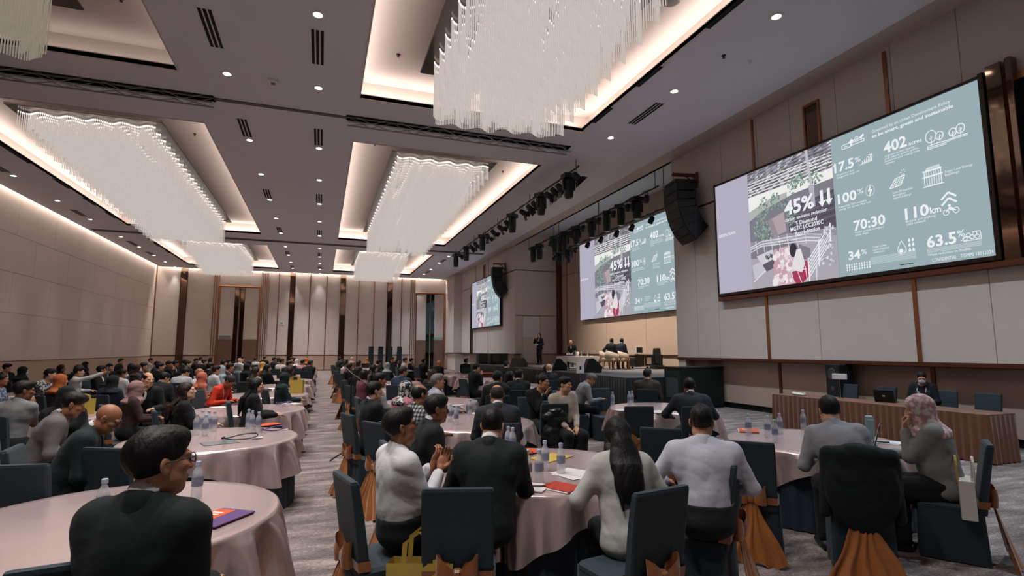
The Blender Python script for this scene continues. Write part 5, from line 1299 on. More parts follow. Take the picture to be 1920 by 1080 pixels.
SKIN = [mat('skin_%d' % i, c, .48, spec=.4, noise=.07, nscale=25) for i, c in enumerate(((206, 158, 128), (186, 134, 102), (158, 106, 78), (126, 82, 58), (222, 178, 152)))]
HAIRM = {'black': mat('hair_black', (13, 11, 12), .55, spec=.3, bump=.25, bscale=90, stretch=(1, 1, .12)), 'brown': mat('hair_brown', (40, 26, 21), .55, spec=.3, bump=.25, bscale=90, stretch=(1, 1, .12)), 'grey': mat('hair_grey', (118, 114, 110), .6, spec=.3, bump=.4, bscale=90, stretch=(1, 1, .2)), 'dgrey': mat('hair_dark_grey', (44, 41, 41), .6, spec=.3, bump=.4, bscale=90, stretch=(1, 1, .2))}
CLOTH = {}
def cloth(rgb, pat=None):
    key = (rgb, pat)
    if key in CLOTH: return CLOTH[key]
    m = mat('cloth_%d_%d_%d%s' % (rgb + ('_' + pat if pat else '',)), rgb, .8, spec=.25, sheen=.04, noise=.10, nscale=7, bump=.14, bscale=24)
    if pat:
        nt = m.node_tree; b = nt.nodes['Principled BSDF']; tc = nt.nodes.new('ShaderNodeTexCoord')
        cr = nt.nodes.new('ShaderNodeValToRGB'); cr.color_ramp.interpolation = 'CONSTANT'
        if pat == 'plaid':
            sx = nt.nodes.new('ShaderNodeSeparateXYZ'); nt.links.new(tc.outputs['Object'], sx.inputs[0]); acc = None
            for ax in ('X', 'Z'):
                w = nt.nodes.new('ShaderNodeMath'); w.operation = 'MULTIPLY'; w.inputs[1].default_value = 150; nt.links.new(sx.outputs[ax], w.inputs[0])
                s_ = nt.nodes.new('ShaderNodeMath'); s_.operation = 'SINE'; nt.links.new(w.outputs[0], s_.inputs[0])
                g = nt.nodes.new('ShaderNodeMath'); g.operation = 'GREATER_THAN'; g.inputs[1].default_value = .0; nt.links.new(s_.outputs[0], g.inputs[0])
                if acc is None: acc = g
                else:
                    a_ = nt.nodes.new('ShaderNodeMath'); a_.operation = 'ADD'; nt.links.new(acc.outputs[0], a_.inputs[0]); nt.links.new(g.outputs[0], a_.inputs[1]); acc = a_
            d_ = nt.nodes.new('ShaderNodeMath'); d_.operation = 'MULTIPLY'; d_.inputs[1].default_value = .49; nt.links.new(acc.outputs[0], d_.inputs[0]); nt.links.new(d_.outputs[0], cr.inputs[0])
            e = cr.color_ramp.elements; e[0].color = srgb(30, 32, 36); e[1].position = .4; e[1].color = srgb(92, 94, 98); x = e.new(.9); x.color = srgb(176, 176, 176)
        else:
            n = nt.nodes.new('ShaderNodeTexVoronoi' if pat == 'dots' else 'ShaderNodeTexNoise'); n.inputs['Scale'].default_value = 28 if pat != 'floral' else 22
            nt.links.new(tc.outputs['Object'], n.inputs['Vector']); nt.links.new(n.outputs[0], cr.inputs[0]); cr.color_ramp.interpolation = 'EASE'
            e = cr.color_ramp.elements; e[0].position = .40; e[1].position = .56; c0 = srgb(*rgb); e[0].color = c0
            e[1].color = {'floral': srgb(172, 130, 132), 'dots': srgb(60, 60, 70), 'print': srgb(70, 84, 120), 'mono': srgb(40, 40, 46)}[pat]
        nt.links.new(cr.outputs[0], b.inputs['Base Color'])
    CLOTH[key] = m; return m

def ik(S, Wt, l1, l2, pole):
    d = Wt - S; L = np.linalg.norm(d); mx = (l1 + l2) * .995
    if L > mx: Wt = S + d / L * mx; d = Wt - S; L = mx
    a = (l1 * l1 - l2 * l2 + L * L) / (2 * L); hgt = math.sqrt(max(0, l1 * l1 - a * a)); u = d / L
    p = pole - u * (pole @ u); p /= max(np.linalg.norm(p), 1e-6)
    return S + u * a + p * hgt, Wt

def person_geo(P, hb, hg, hh):
    """meshes of one person in own space (facing +y, floor origin). P: pose and dress"""
    s = P.get('s', 1.0); fem = P.get('fem', False); lean = R(P.get('lean', 4)); sl = R(P.get('side', 0)); tw = R(P.get('twist', 0))
    stand = P.get('stand', False); pz = .93 if stand else .605
    Rm = np.array(Matrix.Rotation(tw, 3, 'Z') @ Matrix.Rotation(sl, 3, 'Y') @ Matrix.Rotation(-lean, 3, 'X'))
    PO = V3(0, P.get('py', -.02 if stand else .025), pz); sw = (.155 if fem else .178) * P.get('broad', 1); belly = P.get('belly', 0)
    def sp(x, y, t): return PO + Rm @ V3(x, y, t)
    th = .505
    neck0 = sp(0, -.01, th); Hyaw, Hpit, Hrol = R(P.get('hyaw', 0)), R(P.get('hpitch', 0)), R(P.get('hroll', 0))
    Hr = rot(Hyaw + tw * .0, Hpit + lean * .45, Hrol + sl * .5)
    if tw: Hr = np.array(Matrix.Rotation(tw, 3, 'Z')) @ Hr
    hs = P.get('hs', 1.0) * (.97 if fem else 1.0)
    hc = neck0 + Rm @ V3(0, .012, .055) + Hr @ V3(0, .030, .098)
    head_top = hc + Hr @ V3(0, 0, .118 * hs)
    # limbs
    arms = []
    dflt = [V3(-.16, .40, .79), V3(.16, .40, .79)]
    for i, sg in enumerate((-1, 1)):
        S = sp(sg * sw, -.008, .455); Wt = P.get('hands', dflt)[i]
        Wt = V3(*Wt) if Wt is not None else dflt[i]
        pole = V3(sg * P.get('elbow_out', .5), -.45, -1.0)
        E, Wt = ik(S, Wt, .285, .255, pole); arms.append((S, E, Wt, sg))
    legs = []
    for sg in (-1, 1):
        H = PO + V3(sg * .085, .02, -.02)
        if stand: K = V3(sg * .09, .02, .50); A = V3(sg * .10, -.02, .085)
        else: K = V3(sg * P.get('knee', .12), .43, .560 + P.get('kneez', 0)); A = V3(sg * (P.get('knee', .12) + .01), .38 + P.get('foot', 0), .085)
        legs.append((H, K, A, A + V3(sg * .02, .16, -.045)))
    lo = np.minimum.reduce([PO - .25, sp(-.25, -.2, .3)] + [a[k] - .13 for a in arms for k in range(3)] + [l[3] - .12 for l in legs]); lo[2] = -.02
    hi = np.maximum.reduce([PO + .25, sp(.25, .2, .62)] + [a[k] + .13 for a in arms for k in range(3)] + [l[3] + .12 for l in legs])
    lo[1] = min(lo[1], PO[1] - .28)
    def torso(f, e, hemcut=True):
        f.ell(sp(0, -.012, .01), V3(.162, .122, .115) + e, k=0, Rm=Rm); f.ell(sp(0, .008 + belly * .5, .15), V3(.146 + belly * .5, .106 + belly, .145) + e, k=.06, Rm=Rm)
        f.ell(sp(0, -.002, .335), V3(sw - .012, .108, .165) + e, k=.05, Rm=Rm); f.cone(sp(-sw + .03, -.012, .445), sp(sw - .03, -.012, .445), .062 + e, .062 + e, k=.04)
        f.ell(sp(0, -.004 + belly * .3, .23), V3(.150 + belly * .4, .108 + belly * .6, .27) + e, k=.05, Rm=Rm); f.ell(sp(0, -.028, .37), V3(sw - .03, .088, .13) + e, k=.05, Rm=Rm)
        if fem:
            for sg in (-1, 1): f.ell(sp(sg * .07, .085, .31), V3(.062, .05, .06) + e, k=.04, Rm=Rm)
        for sg in (-1, 1): f.ell(sp(sg * (sw - .035), -.014, .37), V3(.05, .075, .10) + e, k=.04, Rm=Rm)
        for sg in (-1, 1): f.cone(sp(sg * (sw - .06), -.018, .468), sp(sg * .03, -.016, .525), .045 + e, .040 + e, k=.03)
    def arm(f, a, r0, r1, r2, upto=1.0, k=.02):
        S, E, Wt, sg = a; f.cone(S, E, r0, r1, k=.065); f.cone(E, E + (Wt - E) * upto, r1, r1 + (r2 - r1) * upto, k=k)
    # body
    f = Field(lo, hi, hb * (1.0 if P.get('top') == 'short' else 1.35)); torso(f, -.006)
    for a in arms: arm(f, a, .048, .040, .027)
    for (H, K, A, T) in legs: f.cone(H, K, .082, .060, k=.04); f.cone(K, A, .058, .040, k=.02); f.cone(A + V3(0, -.03, -.04), T, .038, .032, k=.02)
    f.cone(neck0, neck0 + Rm @ V3(0, .01, .05), .054, .052, k=.02)
    parts = [f.mesh() + (0,)]
    HV, HF = head_geo('f' if fem else 'm', hh); parts.append(((HV * hs) @ Hr.T + hc, HF, 0))
    hk = P.get('hand', ('relaxed', 'relaxed')); pinch = P.get('hdir', (None, None)); palm = P.get('palm', (None, None))
    for i, (S, E, Wt, sg) in enumerate(arms):
        if P.get('lowhands'): gv, gf = hand_geo(hk[i], .011)
        else: gv, gf = hand_geo(hk[i], .0055)
        d = Wt - E; d /= np.linalg.norm(d); y = d if pinch[i] is None else V3(*pinch[i]) / np.linalg.norm(pinch[i])
        zz = V3(0, 0, 1) if palm[i] is None else V3(*palm[i]); zz = zz - y * (zz @ y); zz /= max(np.linalg.norm(zz), 1e-6); xx = np.cross(y, zz)
        gv = gv.copy()
        if sg < 0: gv[:, 0] *= -1; gf = gf[:, ::-1]
        parts.append((gv @ np.stack([xx, y, zz]) * 1.0 + Wt, gf, 0))
    out = {'body': parts}; e = {'shirt': .010, 'jacket': .020, 'short': .010, 'blouse': .014, 'coat': .022}[P.get('top', 'shirt')]
    kind = P.get('top', 'shirt'); jk = kind in ('jacket', 'coat')
    def neckhole(f, r): f.cone(neck0 + Rm @ V3(0, .012, -.005), neck0 + Rm @ V3(0, .04, .16), r, r + .02, 's', k=.006)
    f = Field(lo - .02, hi + .02, hg); torso(f, e)
    sl_r = (.060, .052, .041) if not jk else (.068, .058, .046)
    for a in arms:
        S, E, Wt, sg = a
        if kind == 'short': f.cone(S, S + (E - S) * .72, .064, .062, k=.035)
        else: arm(f, a, sl_r[0], sl_r[1], sl_r[2], P.get('cuff', .93))
    if jk:
        for sg in (-1, 1): f.ell(sp(sg * (sw - .005), -.012, .468), V3(.062, .062, .036), k=.03, Rm=Rm)
    if jk or P.get('untucked'):
        f.ell(PO + V3(0, .01, -.06), V3(.185, .165, .09), k=.05)
    f.wrinkle(P.get('wr', .0034 if not jk else .0024), 58, P.get('seed', 1)); neckhole(f, .058 if not jk else .068)
    if jk and not P.get('closed'): f.cone(sp(0, .17, .22), sp(0, .125, .50), .012, .062, 's', k=.008)
    out['top'] = [f.mesh() + (0,)]
    if jk and not P.get('noshirt'):
        f = Field(sp(0, 0, .3) - .3, sp(0, 0, .5) + .3, hg)
        f.ell(sp(0, -.002, .335), V3(sw - .012, .108, .165) + .012, k=0, Rm=Rm); f.cone(sp(-sw + .05, -.012, .445), sp(sw - .05, -.012, .445), .064, .064, k=.04)
        f.cone(neck0 + Rm @ V3(0, -.004, -.03), neck0 + Rm @ V3(0, .002, .052), .073, .066, k=.02); f.cone(neck0 + Rm @ V3(0, .01, -.02), neck0 + Rm @ V3(0, .04, .16), .058, .07, 's', k=.004)
        out['shirt'] = [f.mesh() + (0,)]
    elif kind in ('shirt', 'short') and not P.get('nocollar'):
        f = Field(neck0 - .13, neck0 + .13, hg * .7); f.cone(neck0 + Rm @ V3(0, -.004, -.035), neck0 + Rm @ V3(0, .004, .030), .076, .066, k=0)
        f.cone(neck0 + Rm @ V3(0, .01, -.03), neck0 + Rm @ V3(0, .04, .16), .059, .07, 's', k=.004); f.cone(neck0 + Rm @ V3(0, .09, -.06), neck0 + Rm @ V3(0, .075, .06), .012, .03, 's', k=.004)
        out['collar'] = [f.mesh() + (0,)]
    if jk:
        f = Field(neck0 - .15, neck0 + .13, hg * .8); f.cone(neck0 + Rm @ V3(0, -.012, -.05), neck0 + Rm @ V3(0, -.012, .012), .088, .076, k=0)
        f.cone(neck0 + Rm @ V3(0, .01, -.05), neck0 + Rm @ V3(0, .04, .16), .067, .076, 's', k=.004); f.cut(tuple(Rm @ V3(0, -1, .55)), float((Rm @ V3(0, -1, .55)) @ (neck0 + Rm @ V3(0, .062, 0))))
        out['lapel'] = [f.mesh() + (0,)]
    f = Field(lo - .02, np.minimum(hi, V3(9, 9, pz + .2)) + .02, hb)
    tuck = not jk and not P.get('untucked')
    f.ell(PO + V3(0, -.012, .0), V3(.172, .132, .118) + (.012 if tuck else -.004), k=0); f.ell(sp(0, .004 + belly * .5, .10), V3(.162 + belly * .5, .120 + belly, .12) + (.008 if tuck else -.012), k=.04, Rm=Rm)
    for (H, K, A, T) in legs: f.cone(H, K, .097, .076, k=.05); f.cone(K, A + V3(0, 0, .03), .074, .060 if not P.get('skirt') else .085, k=.03)
    if P.get('skirt'):
        f.ell(V3(0, .22, .5), (.20, .27, .10), k=.05); f.ell(V3(0, .40, .28), (.19, .11, .22), k=.05)
    f.wrinkle(.003, 45, 5); f.ell(sp(0, -.02, .275), (.32, .24, .20), 's', k=.004, Rm=Rm); out['trousers'] = [f.mesh() + (0,)]
    f = Field(lo - .02, V3(hi[0] + .05, hi[1] + .08, .2), hb)
    for (H, K, A, T) in legs: f.cone(A + V3(0, -.035, -.035), T, .045, .040, k=.02)
    f.cut((0, 0, 1), .003); out['shoes'] = [f.mesh() + (0,)]
    hair = P.get('hair', 'short')
    if hair and hair != 'bald':
        gv, gf = hair_geo(hair, .006 if hh < .0065 and hair in ('short', 'flat', 'thin') else (.008 if hh < .0065 else .010 if hh < .009 else .016)); gv = gv.copy()
        if hair in ('long', 'longwavy', 'hijab', 'bob'):
            # below the neck the fall follows the spine, not the turning head
            v = gv * hs; w = np.clip((-.06 - v[:, 2]) / .14, 0, 1)[:, None]; Hb = rot(Hyaw * .25, lean * .9, 0)
            if tw: Hb = np.array(Matrix.Rotation(tw, 3, 'Z')) @ Hb
            back = V3(0, -.05, 0) if hair in ('long', 'longwavy') else V3(0, -.03, 0)
            gv = (v @ Hr.T) * (1 - w) + ((v + back * w) @ Hb.T) * w + hc
        else: gv = (gv * hs) @ Hr.T + hc
        out['hair'] = [(gv, gf, 0)]
    if P.get('face', True) and hh < .0065:
        gv, gf = brow_geo(); out['eyebrows'] = [((gv * hs) @ Hr.T + hc, gf, 0)]
    if P.get('mask'):
        gv, gf = mask_geo(.006 if hh < .0065 else .012); out['mask'] = [((gv * hs) @ Hr.T + hc, gf, 0)]
    out['frame'] = (hc, Hr, hs, head_top, neck0, Rm, sp, arms)
    return out
NAMES = {'top': {'shirt': 'shirt', 'short': 'shirt', 'jacket': 'jacket', 'blouse': 'blouse', 'coat': 'coat'}}
def person_materials(P):
    return {'body': SKIN[P.get('skin', 1)], 'top': cloth(*P.get('tc', ((20, 26, 28),))), 'shirt': cloth(*P.get('sc', ((216, 214, 214),))), 'collar': cloth(*P.get('tc', ((20, 26, 28),))), 'lapel': cloth(*P.get('tc', ((20, 26, 28),))),
            'trousers': cloth(P.get('bc', (24, 28, 32))), 'shoes': M_blackp, 'hair': HAIRM[P.get('hc', 'black')] if P.get('hair', 'short') != 'hijab' else cloth(*P.get('hj', ((40, 40, 44),))), 'eyebrows': HAIRM['black'], 'mask': cloth((176, 192, 206))}
PARTN = {'top': 'top', 'hair': 'hair'}
def person_meshes(P, res):
    hb, hg, hh = {'hero': (.018, .0108, .0050), 'mid': (.026, .0175, .0072), 'far': (.040, .028, .013)}[res]
    g = person_geo(P, hb, hg, hh); M = {}; mm = person_materials(P)
    for k in ('body', 'top', 'shirt', 'collar', 'lapel', 'trousers', 'shoes', 'hair', 'eyebrows', 'mask'):
        if k in g: M[k] = np_mesh(k, g[k], [mm[k]])
    return M, g['frame']
def part_name(k, P):
    if k == 'top': return NAMES['top'][P.get('top', 'shirt')]
    if k == 'hair' and P.get('hair') == 'hijab': return 'headscarf'
    if k == 'trousers' and P.get('skirt'): return 'long_skirt'
    if k == 'mask': return 'face_mask'
    return k
def place_person(M, P, x, y, rz, lab, z=0, share=False, group=None, s=1.0):
    """x,y: where the person sits or stands (own origin)"""
    mm = person_materials(P); me = M['body']
    b = link('person', me, None, (x, y, z), rz); tag(b, lab, 'person', group); b.scale = (s, s, s)
    if share:
        b.material_slots[0].link = 'OBJECT'; b.material_slots[0].material = mm['body']
    for k, me in M.items():
        if k == 'body': continue
        o = link(part_name(k, P), me, b)
        if share: o.material_slots[0].link = 'OBJECT'; o.material_slots[0].material = mm[k]
    return b
def glasses_on(b, fr):
    hc, Hr, hs = fr[0], fr[1], fr[2]
    def T(p): return tuple(Hr @ (V3(*p) * hs) + hc)
    mb = MB()
    for s in (-1, 1):
        mb.tube([T((s*.032 + .024*math.cos(a), .104 - .006*abs(math.cos(a)), .004 + .017*math.sin(a))) for a in np.linspace(0, 2*PI, 14, endpoint=False)], .0022, 5, closed=True)
        mb.tube([T((s*.056, .097, .01)), T((s*.082, .03, .012)), T((s*.084, -.012, .008)), T((s*.084, -.03, -.01))], .002, 5)
    mb.tube([T((-.009, .106, .008)), T((.009, .106, .008))], .002, 5)
    return mb.build('spectacles', M_black, b)
def eyes_on(b, fr):
    hc, Hr, hs = fr[0], fr[1], fr[2]; mb = MB()
    for s in (-1, 1):
        c = hc + Hr @ (V3(s*.032, .0748, .005) * hs)
        M = Matrix.Translation(Vector(c)) @ Matrix([list(r) for r in Hr]).to_4x4()
        mb.lathe([(.0002, -.0125), (.009, -.009), (.0125, 0), (.009, .009), (.0002, .0125)], 10, 0, M @ Matrix.Rotation(PI/2, 4, 'X'))
        mb.lathe([(.0062, .0), (.004, .0015)], 10, 1, M @ Matrix.Translation((0, .0112, 0)) @ Matrix.Rotation(-PI/2, 4, 'X'))
    return mb.build('eyes', [mat('eye_white', (176, 168, 162), .3), mat('eye_dark', (24, 18, 16), .2)], b, smooth=True)
def lanyard_on(b, fr, m, badge=True):
    hc, Hr, hs, ht, n0, Rm, sp, arms = fr; mb = MB(); pts = []
    for (x, y, t) in ((0, .150, .17), (-.045, .148, .30), (-.072, .118, .42), (-.068, .02, .525), (0, -.055, .535), (.068, .02, .525), (.072, .118, .42), (.045, .148, .30), (0, .150, .17)): pts.append(tuple(sp(x, y, t)))
    mb.tube(pts, .007, 5); o = mb.build('lanyard', m, b)
    if badge:
        c = [sp(x, .155, t) for x, t in ((-.045, .17), (.045, .17), (.045, .04), (-.045, .04))]; c2 = [q + Rm @ V3(0, -.006, 0) for q in c]
        MB().add([tuple(q) for q in c + c2], [(0, 1, 2, 3), (7, 6, 5, 4), (0, 4, 5, 1), (1, 5, 6, 2), (2, 6, 7, 3), (3, 7, 4, 0)]).build('name_badge', mat('badge_print', (196, 110, 70), .5, noise=.4, nscale=30), o)
# ------------------------------------------------------------------ people at the near tables
BKc = ((20, 28, 29),)
def hero(P, hx, hy, head, lab, res='hero', z=0, extra=()):
    """hx, hy: where the top of the head is; head: heading in degrees (0 = towards the stage wall, 90 = away from the camera)"""
    M, fr = person_meshes(P, res); rz = R(head - 90); s = P.get('s', .985 if not P.get('fem') else .95)
    ht = fr[3] * s; c, sn = math.cos(rz), math.sin(rz)
    x = hx - (c * ht[0] - sn * ht[1]); y = hy - (sn * ht[0] + c * ht[1])
    b = place_person(M, P, x, y, rz, lab, z, s=s)
    if P.get('eyes', True) and res == 'hero': eyes_on(b, fr)
    if 'glasses' in extra: glasses_on(b, fr)
    if 'lanyard' in extra: lanyard_on(b, fr, mat('lanyard_white', (214, 208, 206), .6))
    if 'lanyard_red' in extra: lanyard_on(b, fr, mat('lanyard_pink', (206, 150, 150), .6))
    return x, y, rz
def seat(pos, lab, dx=0, dy=0, turn=0):
    x, y, rz = pos; chair(x + dx, y + dy, rz + R(turn), lab)
# left of the aisle
p = hero(dict(s=1.04, top='jacket', tc=BKc, lean=6, hyaw=-34, hpitch=-4, skin=1, hair='short', hands=[(-.16, .36, .77), (.10, .34, .74)], elbow_out=.25, broad=.95, belly=.03, seed=2, hs=1.04), -.58, 2.5, 68, 'man with glasses in a black suit in the left foreground', extra=('glasses',))
seat(p, 'navy covered chair under the man with glasses in the left foreground', dy=-.03)
p = hero(dict(top='jacket', tc=((22, 36, 38),), lean=24, hyaw=-8, hpitch=22, skin=2, hair='bald', hands=[(-.12, .40, .62), (.14, .40, .62)], belly=.03, seed=3), -1.63, 5.57, 8, 'bald man in a dark suit looking down, behind the nearest left table', extra=('glasses',))
seat(p, 'navy covered chair under the bald man in the dark suit')
p = hero(dict(fem=True, top='jacket', tc=((24, 22, 24),), sc=((26, 26, 28),), lean=4, hyaw=-16, hpitch=-10, skin=4, hair='longwavy', hc='brown', seed=4), -1.68, 8.32, 18, 'woman with long brown hair and a white lanyard at the second left table', extra=('lanyard',))
seat(p, 'navy covered chair under the woman with long brown hair and lanyard')
p = hero(dict(fem=True, top='jacket', tc=((24, 24, 27),), sc=((28, 28, 30),), lean=6, hyaw=-10, hpitch=-4, skin=0, hair='long', seed=5), -0.91, 9.26, 12, 'woman with long black hair in a black blazer at the third left table', res='mid')
seat(p, 'navy covered chair under the woman with long black hair and black blazer')
p = hero(dict(top='shirt', tc=((214, 62, 36),), lean=30, hyaw=6, hpitch=24, skin=2, hair='flat', hc='dgrey', hands=[(-.14, .50, .78), (.2, .46, .78)], seed=6, hs=1.05), -1.58, 11.80, -25, 'man in a bright red jacket bending over the third left table', res='mid', extra=('lanyard_red',))
seat(p, 'navy covered chair under the man in the red jacket')
# nearest table right of the aisle
p = hero(dict(top='shirt', tc=((208, 208, 212),), lean=-3, hyaw=-6, hpitch=-8, skin=2, hair='short', belly=.06, broad=1.03, hands=[(.01, .25, .99), (.08, .27, .97)], hand=('hold', 'relaxed'), hdir=((.15, .45, .9), (-.1, .4, .9)), palm=((.9, .2, 0), (-.8, .5, .1)), cuff=.82, wr=.0026, seed=7, foot=.05), 0.50, 3.64, 14, 'man with glasses and white shirt, hands raised, right of the aisle', extra=('glasses',))
seat(p, 'navy covered chair under the man in the white shirt with raised hands', dx=-.06)
p = hero(dict(top='jacket', tc=((20, 26, 28),), lean=10, hyaw=-4, hpitch=-2, skin=3, hair='short', seed=8, hands=[(-.12, .36, .78), (.16, .36, .78)]), 0.99, 4.73, 4, 'man in black jacket and white lanyard beside the man with raised hands', extra=('lanyard',))
seat(p, 'navy covered chair under the man with the white lanyard')
p = hero(dict(top='jacket', tc=((20, 27, 28),), lean=16, hyaw=-12, hpitch=12, skin=0, hair='short', broad=1.08, belly=.03, hands=[(-.22, .42, .77), (.16, .46, .775)], hand=('relaxed', 'hold'), seed=9), 1.21, 3.77, 66, 'man in a black suit seen from behind, writing on a notepad')
chair(0.85, 3.32, R(72 - 90), 'navy covered chair behind the man in the black suit who writes')
p = hero(dict(fem=True, top='jacket', closed=True, noshirt=True, tc=((178, 178, 174),), lean=13, hyaw=4, hpitch=10, skin=4, hair='long', hands=[(-.28, .36, .77), (.26, .36, .77)], elbow_out=.8, broad=.95, seed=10, untucked=True), 1.93, 3.30, 76, 'woman with long black hair and light grey jacket, seen from behind')
chair(1.79, 2.93, R(100 - 90), 'navy covered chair turned aside at the right of the long haired woman')
p = hero(dict(top='shirt', tc=((190, 192, 204),), lean=9, hyaw=-6, hpitch=4, skin=1, hair='short', broad=1.12, belly=.05, hands=[(-.26, .36, .78), (.20, .34, .74)], elbow_out=1.0, wr=.0026, seed=11), 2.62, 3.26, 58, 'man in white shirt seen from behind, right of the long haired woman')
chair(2.64, 3.35, R(128 - 90), 'navy covered chair edge on beside the man in the white shirt')
# second table on the stage side, nearest row
p = hero(dict(s=1.01, top='shirt', tc=((140, 142, 148),), lean=24, side=-4, hyaw=6, hpitch=6, skin=0, hair='short', broad=1.0, hands=[(-.17, .40, .78), (.16, .42, .78)], elbow_out=.5, seed=12), 4.31, 3.65, 52, 'man in grey shirt seen from behind, leaning on the nearest stage side table')
chair(4.24, 3.37, R(46 - 90), 'navy covered chair draped with a black jacket, behind the man in the grey shirt')
p = hero(dict(fem=True, s=.98, top='jacket', closed=True, noshirt=True, tc=((128, 130, 128),), bc=(20, 22, 26), skirt=True, lean=10, hyaw=10, hpitch=6, skin=0, hair='hijab', hj=((208, 194, 192), 'floral'), hands=[(-.05, .285, 1.07), (.16, .42, .80)], hand=('fist', 'relaxed'), hdir=((.05, .1, 1), None), palm=((.2, 1, 0), None), cuff=.85, seed=13, belly=.03, hs=1.08), 5.07, 3.39, 124, 'woman in a pale pink patterned headscarf and grey jacket, hand at her mouth')
chair(5.21, 3.26, R(124 - 90), 'navy covered chair with a white handbag, behind the woman in the patterned headscarf')
# second row right of the aisle
p = hero(dict(top='jacket', tc=((46, 50, 54),), lean=10, hyaw=4, hpitch=4, skin=1, hair='thin', hc='dgrey', broad=1.06, seed=14), 1.94, 5.97, 78, 'balding man in a dark grey suit seen from behind at the second right table', res='mid')
seat(p, 'navy covered chair under the balding man in the dark grey suit')
p = hero(dict(top='shirt', tc=((150, 150, 152),), lean=2, hyaw=-4, hpitch=2, skin=2, hair='short', seed=15), 0.97, 9.32, 6, 'man in a light grey shirt in profile beside the aisle', res='mid')
seat(p, 'navy covered chair under the man in the light grey shirt by the aisle')
p = hero(dict(top='shirt', tc=((158, 164, 176),), lean=4, hyaw=-8, hpitch=-6, skin=1, hair='short', hc='grey', seed=16), 1.80, 8.63, 4, 'grey haired man in a pale blue shirt at the third right table', res='mid')
seat(p, 'navy covered chair under the grey haired man in the pale blue shirt')
p = hero(dict(top='short', tc=((90, 92, 96), 'plaid'), lean=6, hyaw=-14, hpitch=2, skin=2, hair='thin', seed=17), 1.10, 6.18, 34, 'balding man in a black and white plaid shirt at the second right table', res='mid')
seat(p, 'navy covered chair under the man in the plaid shirt')
p = hero(dict(fem=True, top='blouse', tc=((176, 110, 120),), lean=8, hyaw=-10, hair='hijab', hj=((200, 198, 196), 'mono'), seed=18), 1.18, 7.79, 30, 'woman in a white and black patterned headscarf behind the man in the plaid shirt', res='mid')
seat(p, 'navy covered chair under the woman in the black and white headscarf')
p = hero(dict(top='shirt', tc=((134, 136, 142),), bc=(26, 30, 38), lean=26, hyaw=2, hpitch=26, skin=1, hair='short', hc='grey', hands=[(-.14, .46, .78), (.20, .50, .78)], hand=('relaxed', 'hold'), broad=1.1, wr=.0026, seed=19), 5.31, 9.86, -12, 'grey haired man in a grey shirt bending to write at the second stage side table')
seat(p, 'navy covered chair under the grey haired man who writes')
p = hero(dict(top='jacket', tc=((62, 58, 52),), lean=5, hyaw=-34, hpitch=0, skin=1, hair='short', hc='dgrey', broad=1.1, seed=20), 6.40, 9.58, 56, 'man in a brown suit seen from behind in front of the stage', res='mid')
seat(p, 'navy covered chair under the man in the brown suit')
p = hero(dict(top='jacket', tc=((44, 50, 56),), lean=16, hyaw=4, hpitch=10, skin=3, hair='short', broad=1.1, hands=[(-.28, .38, .78), (.2, .4, .78)], elbow_out=1.1, seed=21), 5.17, 6.69, 62, 'man in a dark grey suit seen from behind, before the black draped box', res='mid')
seat(p, 'navy covered chair under the man in the dark grey suit before the draped box')
# spare chairs
chair(-0.86, 2.77, R(98 - 90), 'navy covered chair back at the bottom left edge of the picture')
chair(-1.88, 4.95, R(80 - 90), 'navy covered chair cut by the left edge of the picture')
chair(-1.45, 5.47, R(62 - 90), 'empty navy covered chair in front of the bald man')
chair(3.68, 3.93, R(44 - 90), 'empty navy covered chair with a large bronze sash, left of the stage side table')
chair(3.42, 4.87, R(50 - 90), 'empty navy covered chair with a bronze bow behind the long haired woman')
chair(4.28, 6.78, R(72 - 90), 'empty navy covered chair before the brown suited man')
chair(4.09, 9.69, R(80 - 90), 'navy covered chair with a bronze rosette, beside the bending grey haired man')
chair(3.29, 7.52, R(80 - 90), 'navy covered chair under the black leather jacket')
chair(5.36, 9.55, R(-100 - 90), 'empty navy covered chair facing the camera at the second stage side table')
chair(0.90, 7.84, R(10 - 90), 'empty navy covered chair by the aisle at the second right table')
chair(0.82, 6.20, R(30 - 90), 'empty navy covered chair by the aisle, nearer the camera')
for k, (x, y) in enumerate(((11.15, 9.05), (11.15, 8.2), (11.15, 6.35))): chair(x, y, R(90), 'navy covered chair behind the brown skirted desk, %s from the left' % ORD[k])
# stacked chairs by the far wall
for k in range(4):
    for j in range(6):
        t = thing('banquet_chair', 'stacked navy chair by the far wall, stack %s from the left, %s from the floor' % (ORD[k], ORD[j]), 'chair', (4.0 + .78 * k, 46.6, j * .21), 0, 'stacked navy chairs by the far wall')
        link('backrest', CHM['backrest'], t); link('seat', CHM['seat'], t)
        if j == 0: link('chair_skirt', CHM['chair_skirt'], t)

